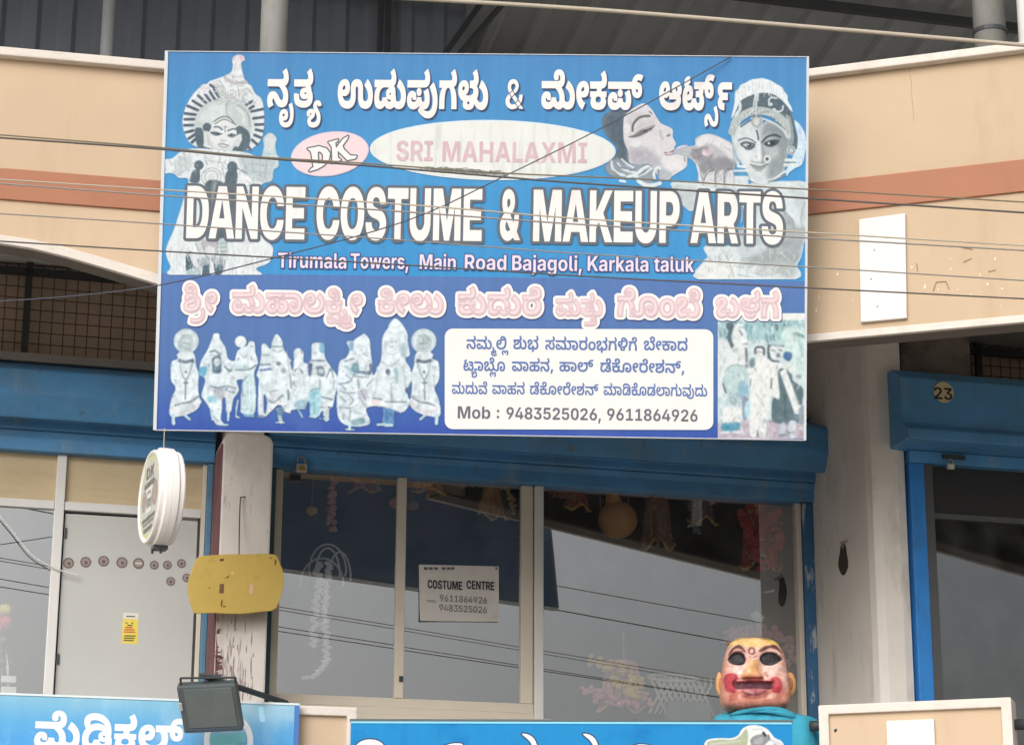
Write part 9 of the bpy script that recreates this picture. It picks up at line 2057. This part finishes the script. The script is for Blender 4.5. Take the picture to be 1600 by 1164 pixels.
def draped(px, py, w, h, c, lab, sd):
    """a costume piece hanging in folds behind the glass"""
    F0 = B.at(px, py, 0.16)
    t = thing('hanging_costume', F0, lab, 'costume')
    rr = random.Random(sd)
    a, b = rr.uniform(0,6), rr.uniform(3,6)
    n, m = 22,10
    for side, nm in ((1, 'cloth'),):
        mb_ = MB()
        for j in range(m + 1):
            v = j / m
            for i in range(n + 1):
                u = i / n - 0.5
                k = 0.55 + 0.45 * v + 0.06 * math.sin(5 * v + a)
                mb_.v.append(tuple(F0.w(u * w * k, 0.03 * math.sin(b * 6 * u + a + v) * v + 0.05 * (2 * u) ** 2,-h * v * (1 - 0.12 * math.cos(9 * u + a)))))
        for j in range(m):
            for i in range(n):
                q = j * (n + 1) + i
                mb_.f.append((q, q + n + 1, q + n + 2, q + 1))
        obj(nm, mb_, mat(lab, c, 0.85, var=0.3, scale=12, dirt=(236,206,120), dirt_amt=0.8, dirt_scale=(28,28,28), dirt_th=(0.56,0.62)), t, smooth=True)
    obj('trim', MB().tube([F0.w((i / 14 - 0.5) * w, 0.05 * (2 * (i / 14 - 0.5)) ** 2 - 0.012,-h * (1 - 0.12 * math.cos(9 * (i / 14 - 0.5) + a)) + 0.004) for i in range(15)], 0.007,6), mat('gold_trim', (236,200,120),0.5, spec=0.5), t, smooth=True)
    obj('cord', MB().tube([F0.w(0,0,-0.01), F0.w(0,0.01,0.16)], 0.003,5), wire_pale, t)


for a_ in ((572,738,0.17,0.1,(190,130,110), 'short brown costume piece with gold hem high in the left pane', 51),(672,745,0.2,0.08,(200,130,100), 'short orange brown costume piece high in the middle pane by the mullion', 52),
           (772,752,0.16,0.2,(206,160,120), 'tan costume piece hanging at the right end of the middle pane', 53),(905,760,0.15,0.12,(190,110,90), 'small red brown costume piece left of the gourd', 54),
           (1030,768,0.2,0.3,(170,130,112), 'long brown costume piece right of the gourd', 55),(1100,770,0.18,0.16,(150,120,140), 'mauve costume piece in the middle top of the right pane', 56),
           (1190,782,0.26,0.36,(200,84,80), 'large dark red costume piece behind the red garland', 57),(1185,985,0.3,0.2,(220,160,166), 'pale pink cloth hanging behind the puppet head', 58),(975,1030,0.3,0.26,(222,150,150), 'pink cloth heap low in the right pane behind the yellow flowers', 59)):
    draped(*a_)
bkt = thing('woven_basket', B.at(1045,1110,0.15), 'pale woven basket lying behind the right pane, left of the puppet', 'basket')
bf = B.at(1050,1088,0.15)
wv = MB()
for i in range(9):
    t0 = -0.14 + i * 0.034
    wv.tube([bf.w(t0,-0.03 * math.cos(i),-0.1), bf.w(t0 + 0.09,-0.02,0.07), bf.w(t0 + 0.1,0.02,0.12)], 0.0075,6)
    wv.tube([bf.w(t0 + 0.1,-0.025,-0.1), bf.w(t0 + 0.02,-0.03,0.07), bf.w(t0 - 0.0,0.01,0.11)], 0.0075,6)
obj('weave', wv, mat('basket_cane', (206,202,186),0.8, var=0.1, scale=30), bkt, smooth=True)
obj('rim', MB().tube([bf.w(0.14 * math.cos(t),-0.02 + 0.02 * math.sin(t),0.1 + 0.02 * math.sin(t)) for t in np.linspace(0,2 * math.pi, 25)], 0.009,6), mat('basket_cane', 0), bkt, smooth=True)
gb = obj('grey_carton', MB().box(B.at(1078,1108,0.08),-0.12,0.12,0.0,0.15,-0.1,0.045), mat('carton_grey', (120,124,126),0.8, var=0.06, scale=8), base=B.wpx(1078,1125,0.25), bevel=0.006)
tag(gb, 'plain grey carton on the window floor just left of the puppet', 'carton')
pc = obj('paper_scrap', MB().prism(B, [B.px(*q, 0.12) for q in ((1172,960),(1182,952),(1195,964),(1190,974),(1178,970))], 0.12,0.123), mat('scrap_white', (220,218,212),0.8), base=B.wpx(1183,962,0.12))
tag(pc, 'small white paper scrap stuck on the right pane above the puppet', 'paper')

# flowers and adapters in the left window
fw_ = thing('flower_bunch', B.at(6,1070,0.1), 'bunch of yellow and red artificial flowers at the far left window', 'flowers')
for px, py, c, r in ((8,953,(226,204,96),0.034),(9,972,(206,96,100),0.036),(-6,960,(222,190,90),0.034),(-4,982,(206,110,120),0.03)):
    Fp = B.at(px, py, 0.08)
    obj('bloom', MB().ellipsoid(Fp, (0,0,0),(r, r, r * 0.85),16,12, lambda t, q: 1 + 0.16 * math.sin(5 * t + 3 * q)), mat('bloom_%d' % c[0] + '_%d' % c[2], c, 0.7, var=0.2, scale=40), fw_, smooth=True)
lv = MB()
rr = random.Random(4)
for i in range(26):
    a, b = rr.uniform(-14,12), rr.uniform(985,1045)
    F0 = B.at(a, b, 0.09 + rr.uniform(-0.03,0.05))
    t = rr.uniform(0,6.28)
    L = rr.uniform(0.03,0.06)
    lv.add([F0.w(0,0,0), F0.w(L * 0.5 * math.cos(t) - 0.01,0.01, L * 0.5 * math.sin(t) + 0.01), F0.w(L * math.cos(t),0, L * math.sin(t)), F0.w(L * 0.5 * math.cos(t) + 0.01,-0.01, L * 0.5 * math.sin(t) - 0.01)], [(0,1,2,3)])
obj('leaves', lv, mat('leaf_green', (96,128,86),0.7, var=0.2, scale=20), fw_)
obj('stem', MB().tube([B.wpx(2,975,0.1), B.wpx(3,1070,0.1)], 0.004,6), mat('leaf_green', 0), fw_)
for px, py, lab in ((14,1061, 'white power adapter on the window floor, upper of the two'),(14,1078, 'white power adapter on the window floor, lower of the two')):
    F0 = B.at(px, py, 0.06)
    a_ = thing('power_adapter', F0, lab, 'adapter', 'white adapters at the far left window')
    obj('body', MB().box(F0,-0.04,0.036,-0.02,0.03,-0.018,0.016), mat('adapter_white', (226,226,222),0.5), a_, bevel=0.005)
    obj('lead', MB().tube([F0.w(-0.005,0,0.014), F0.w(-0.008,0.0,0.06), F0.w(-0.02,0.02,0.13)], 0.003,6), mat('adapter_white', 0), a_)
th = [B.wpx(*q, -0.045) for q in ((-30,770),(0,806),(20,830),(45,862),(70,880),(95,891),(122,898))]
tag(obj('white_string', MB().tube([np.array(v) for v in spline(th, 4, False)], 0.0035,6), mat('string_white', (214,214,212),0.8), base=th[-1]), 'loose white string slanting across the far left window', 'string')

# ------------------------------------------------------------------ the puppet
pm = 0.00293
pc0 = CAM + ray(1178.5,1055.9) * (10.78 / ray(1178.5,1055.9)[1])
PF = Frame(pc0,(1,0,0),(0,1,0),(0,0,1))
pup = thing('puppet', Frame(pc0 + np.array([0,0,-0.75]), PF.X, PF.Y, PF.Z), 'large papier mache puppet with painted clown-like face and turquoise shirt, behind the balcony board', 'puppet')
hc = Pic(1110,985,1250,1130,(202,160,148),3)     # paint
hh = Pic(1110,985,1250,1130,(0,0,0),3)           # relief, in tenths of a millimetre
for P_ in (hc, hh):
    P_.crop(1090,980,6.325)
hc.poly([(200,60),(950,60),(950,250),(800,210),(560,240),(300,220),(200,260)], (206,174,118),4, sm=False)
hc.poly([(150,640),(980,640),(980,900),(150,900)], (204,134,118),6, sm=False)
hc.poly([(830,150),(960,150),(960,850),(850,850),(880,500)], (208,146,122),5); hc.poly([(180,300),(260,300),(250,800),(180,800)], (206,150,130),4)
hc.poly([(300,430),(440,420),(420,500),(340,500)], (220,186,178),3); hc.poly([(620,440),(800,420),(700,520),(620,560)], (220,188,180),3)
hc.poly([(288,300),(330,240),(380,212),(410,222),(446,268),(444,292),(390,250),(340,262),(296,312)], (92,54,52),0.8)
hc.poly([(578,275),(620,240),(690,214),(755,212),(790,250),(810,300),(760,262),(690,246),(620,282),(590,284)], (92,54,52),0.8)
hc.line([(300,320),(350,280),(420,285)], 10,(130,80,70),1)
hc.poly([(280,348),(325,296),(380,284),(430,302),(450,350),(434,404),(380,416),(316,400)], (36,35,38),0.8)
hc.poly([(590,345),(622,300),(690,282),(754,296),(802,333),(820,350),(772,384),(720,414),(648,418),(604,388)], (36,35,38),0.8)
hc.ring(513,275,28,32,16,(112,70,66),0.8); hc.line([(490,335),(522,352),(556,330)], 9,(120,80,72),0.8); hc.line([(498,348),(522,362),(548,346)], 7,(226,210,200),0.8)
hc.poly([(478,380),(565,372),(580,440),(600,540),(500,560),(405,540),(440,450)], (204,154,110),2); hc.line([(500,390),(470,500)], 20,(222,182,140),2.5); hc.poly([(410,520),(500,515),(605,530),(600,556),(500,566),(412,550)], (176,118,84),1.5)
hc.poly([(250,510),(300,494),(360,510),(370,560),(350,620),(345,680),(290,684),(250,650),(238,580)], (176,66,76),1.4)
hc.poly([(690,560),(720,532),(775,540),(804,590),(796,660),(750,694),(710,680),(690,630)], (176,66,76),1.4)
hc.line([(300,560),(350,600),(520,572),(690,596),(750,580)], 46,(182,84,88),3)
hc.poly([(345,585),(520,575),(700,580),(705,640),(660,655),(520,650),(390,655),(350,640)], (88,50,62),1.2); hc.line([(360,590),(520,580),(695,590)], 14,(150,84,84),1.2)
hc.poly([(400,660),(520,652),(650,658),(600,705),(520,722),(440,706)], (156,88,94),1.2); hc.line([(440,672),(510,690)], 18,(206,160,150),2); hc.line([(410,720),(520,742),(650,716)], 12,(150,86,76),1.5)
hc.poly([(690,690),(740,700),(700,740),(650,740)], (226,184,170),2)
for a, b, c in ((430,480,(190,120,110)),(640,500,(196,130,118)),(655,520,(176,110,100)),(380,720,(226,170,150)),(300,740,(190,110,96))):
    hc.ell(a, b, 14,20, c, 30,1.6,0.8)
hc.line([(300,170),(420,140),(600,125),(800,160)], 10,(150,112,74),1.2); hc.line([(620,140),(700,150)], 14,(140,104,66),1.2); hc.line([(690,180),(760,190)], 18,(214,178,80),1.6)
hc.poly([(230,790),(400,815),(560,800),(890,770),(900,880),(230,880)], (150,104,84),2.0, sm=False); hc.mottle(9,22,22); hc.mottle(7,23,9); hc.grain(4,21,(4,4))
_rp = np.random.RandomState(17)
for _ in range(90):
    a, b = _rp.uniform(230,900), _rp.uniform(140,820)
    hc.line([(a, b),(a + _rp.normal(0,14), b + _rp.normal(0,14))], _rp.uniform(2,7), [(226,196,186),(160,112,98),(190,140,120)][_rp.randint(3)], 0.5, _rp.uniform(0.25,0.6))
hh.poly([(285,350),(340,296),(400,290),(446,350),(420,404),(330,400)], (-140,) * 3,2.2); hh.poly([(594,345),(640,300),(720,290),(812,350),(720,408),(625,400)], (-140,) * 3,2.2)
hh.line([(290,290),(380,226),(445,275)], 44,(70,) * 3,3); hh.line([(585,275),(700,226),(808,295)], 44,(70,) * 3,3)
hh.poly([(490,360),(550,355),(600,540),(560,562),(440,560),(405,540)], (200,) * 3,5); hh.poly([(425,520),(500,490),(590,520),(590,556),(420,552)], (320,) * 3,3)
hh.poly([(240,520),(300,490),(365,520),(350,670),(280,684),(240,620)], (90,) * 3,5); hh.poly([(690,560),(740,530),(804,590),(780,680),(700,670)], (90,) * 3,5)
hh.poly([(340,570),(520,560),(705,570),(705,645),(520,655),(345,648)], (-130,) * 3,2); hh.line([(360,576),(520,566),(690,574)], 24,(90,) * 3,2); hh.poly([(395,655),(520,650),(655,655),(600,712),(440,712)], (130,) * 3,3); hh.poly([(400,740),(640,740),(600,830),(440,830)], (70,) * 3,6)
ra, rb, rc_, pe = 0.148,0.13,0.171,4.0
nu, nv = 260,150
HV = []
for j in range(nv + 1):
    q = -math.pi / 2 + math.pi * j / nv
    for i in range(nu):
        t = 2 * math.pi * i / nu
        n = np.array([math.cos(q) * math.sin(t),-math.cos(q) * math.cos(t), math.sin(q)])
        r = ((abs(n[0]) / ra) ** pe + (abs(n[1]) / rb) ** pe + (abs(n[2]) / rc_) ** pe) ** (-1 / pe)
        HV.append(n * r)
HV = np.array(HV)
HV[:, 0] *= 1 + 0.15 * np.clip(-HV[:, 2] / rc_ + 0.1,-0.6,1)
HV[:, 2] += np.where(HV[:, 2] > 0.1,-0.018 * np.clip(HV[:, 0] / ra, 0,1) ** 2,0)
U = 1178.5 + HV[:, 0] / pm
Vv = 1055.9 - HV[:, 2] / pm
front = np.clip(-HV[:, 1] / rb * 2.2,0,1)
HV[:, 1] -= hh.sample(U, Vv)[:, 0] * 1e-4 * front
hcol = hc.sample(U, Vv)
side = np.array((206,148,124.0))
hcol = hcol * front[:, None] + side * (1 - front[:, None])
HF = [(j * nu + i, j * nu + (i + 1) % nu, (j + 1) * nu + (i + 1) % nu, (j + 1) * nu + i) for j in range(nv) for i in range(nu)]
hm = MB().add([PF.w(*v) for v in HV], HF)
inv_ = ROOTS[pup.name]
me = bpy.data.meshes.new('head')
me.from_pydata([tuple(inv_ @ Vector(v)) for v in hm.v], [], hm.f)
for f in me.polygons:
    f.use_smooth = True
ink_attr(me, to_lin(hcol))
me.materials.append(print_mat('puppet_paint', 0.55,0.25))
head = link(bpy.data.objects.new('head', me), pup, inv_)
ear_m = mat('puppet_ear_paint', (216,160,106),0.5, var=0.08, scale=14)
for cx, cy, rx, s_ in ((216,560,0.018,-1),(912,560,0.03,1)):
    E0 = Frame(CAM + ray(1090 + cx / 6.325,980 + cy / 6.325) * (10.8 / ray(1090 + cx / 6.325,980 + cy / 6.325)[1]), PF.X, PF.Y, PF.Z)
    obj('ear', MB().ellipsoid(E0,(0,0,0),(rx, 0.03,0.05),20,14, lambda t, q: 1 - 0.12 * math.cos(2 * q) * (1 if math.sin(t) < 0 else 0)), ear_m, pup, smooth=True)
    obj('ear_hollow', MB().ellipsoid(E0,(-0.003 * s_, -0.024,-0.002),(rx * 0.5,0.012,0.03),14,10), mat('ear_shadow_paint', (176,116,80),0.6), pup, smooth=True)
hair = MB()
for i in range(9):
    t = -0.9 + i * 0.225
    hair.ellipsoid(PF, (0.12 * math.sin(t),0.02,0.162 - 0.012 * t * t),(0.03,0.03,0.009),10,6)
obj('hair_edge', hair, mat('hair_edge_brown', (140,104,70),0.9), pup, smooth=True)
cloth = MB()
rows = [(-0.165,0.02,0.125,0.1),(-0.172,0.03,0.17,0.125),(-0.18,0.04,0.205,0.13),(-0.192,0.05,0.23,0.135),(-0.22,0.055,0.246,0.14),(-0.26,0.056,0.254,0.145),(-0.33,0.058,0.26,0.15),(-0.45,0.06,0.264,0.15),(-0.75,0.06,0.27,0.15)]
nk = 96
for j, (z, cx, hw, hd) in enumerate(rows):
    for i in range(nk):
        t = 2 * math.pi * i / nk
        fold = 1 + (0.035 * math.sin(9 * t + 1.3 * j * 0.4) + 0.02 * math.sin(17 * t + j)) * min(1, j / 2.5)
        dz = 0.008 * math.sin(5 * t) + 0.006 * math.sin(11 * t + 1)
        cloth.v.append(tuple(PF.w(cx + hw * fold * math.cos(t),0.06 + hd * fold * math.sin(t), z + (dz if j < 4 else 0))))
for j in range(len(rows) - 1):
    for i in range(nk):
        a, b = j * nk + i, j * nk + (i + 1) % nk
        cloth.f.append((a, a + nk, b + nk, b))
shirt_m = mat('turquoise_cloth', (62,158,184),0.85, var=0.1, scale=9, dirt=(40,126,154), dirt_amt=0.6, dirt_scale=(14,14,4), dirt_th=(0.5,0.7), bump=0.3, bump_scale=80)
shirt = obj('shirt', cloth, shirt_m, pup, smooth=True)
fold_m = MB()
for z0, a0, a1, r_ in ((-0.172,-2.5,-0.7,0.011),(-0.184,-1.9,-0.35,0.01)):
    fold_m.tube([PF.w(0.035 + 0.19 * math.cos(t),0.05 + 0.135 * math.sin(t), z0 + 0.012 * math.sin(3 * t)) for t in np.linspace(a0, a1,18)], [r_ * (0.5 + math.sin(math.pi * k / 17)) for k in range(18)], 10)
obj('collar_fold', fold_m, shirt_m, shirt, smooth=True)

# ------------------------------------------------------------------ wires across the view
def wire(pts, Y, r, m, label, name='overhead_wire', cat='wire', group='wires crossing before the signboard', tail=True):
    Ys = Y if isinstance(Y, tuple) else [Y] * len(pts)
    P = [np.array(Frame((0, y, 0),(1,0,0),(0,1,0),(0,0,1)).wpx(*q)) for q, y in zip(pts, Ys)]
    P = [np.array(v) for v in spline(P, 5, False)] if len(P) > 2 else P
    a = P[0] - (P[1] - P[0]) / np.linalg.norm(P[1] - P[0]) * 2.5
    b = P[-1] + (P[-1] - P[-2]) / np.linalg.norm(P[-1] - P[-2]) * 2.5
    P = [a] + P + ([b] if tail else [])
    o = obj(name, MB().tube(P, r, 7), m, base=P[len(P) // 2], smooth=True)
    tag(o, label, cat, group)
    return o


w_ol = mat('olive_wire', (122,114,94),0.7)
w_gr = mat('grey_wire', (140,136,132),0.6)
w_bk = mat('hazed_black_wire', (88,86,84),0.7)  # black wire, with the haze before it mixed into its colour
w_sl = mat('slate_wire', (82,86,98),0.7)
wire([(0,211),(252,231),(400,245),(570,255.5),(780,270.5),(1000,280),(1200,292.7),(1280,297),(1600,316)], 8.9,0.0032, w_ol, 'olive grey wire, upper of the close pair passing below the pink oval')
wire([(0,215.5),(252,233.5),(400,246.8),(570,259),(780,276.5),(900,286),(1200,306),(1600,332.5)], 8.7,0.0040, w_bk, 'dark thick wire, lower of the close pair passing below the pink oval')
wire([(0,280.5),(230,295.4),(630,319.5),(900,341.5),(1280,364.5),(1600,384)], 8.4,0.0031, wire_pale, 'pale wire through the upper half of the large white title letters')
wire([(0,287),(230,304.2),(630,331),(900,350.5),(1280,373),(1600,391.5)], 8.2,0.0031, w_gr, 'pale grey wire just under the upper one in the title letters')
wire([(0,334),(250,350),(630,375.5),(900,396),(1280,418.5),(1600,438.5)], 8.6,0.0027, w_gr, 'thin grey wire along the foot of the large title letters')
wire([(0,377),(250,392.5),(630,414),(900,431),(1200,446.7),(1600,467)], 8.5,0.0031, w_bk, 'dark wire through the white address line')
wire([(0,470.5),(110,463),(247,446),(400,410.5),(630,347),(780,279.5),(960,190),(1142,89)], (9.3,9.4,9.5,9.6,9.75, float(SG.wpx(780,279.5,-0.25)[1]), float(SG.wpx(960,190,-0.12)[1]), float(SG.wpx(1142,89,-0.012)[1])),0.0029, w_sl, 'dark slack wire rising diagonally across the signboard to its top edge', group=None, tail=False)
wire([(560,-6),(692,1),(860,11),(1019,22.5),(1300,45.5),(1600,71)], 9.6,0.0095, wire_pale, 'thick beige cable sagging below the roof at the top', group=None)
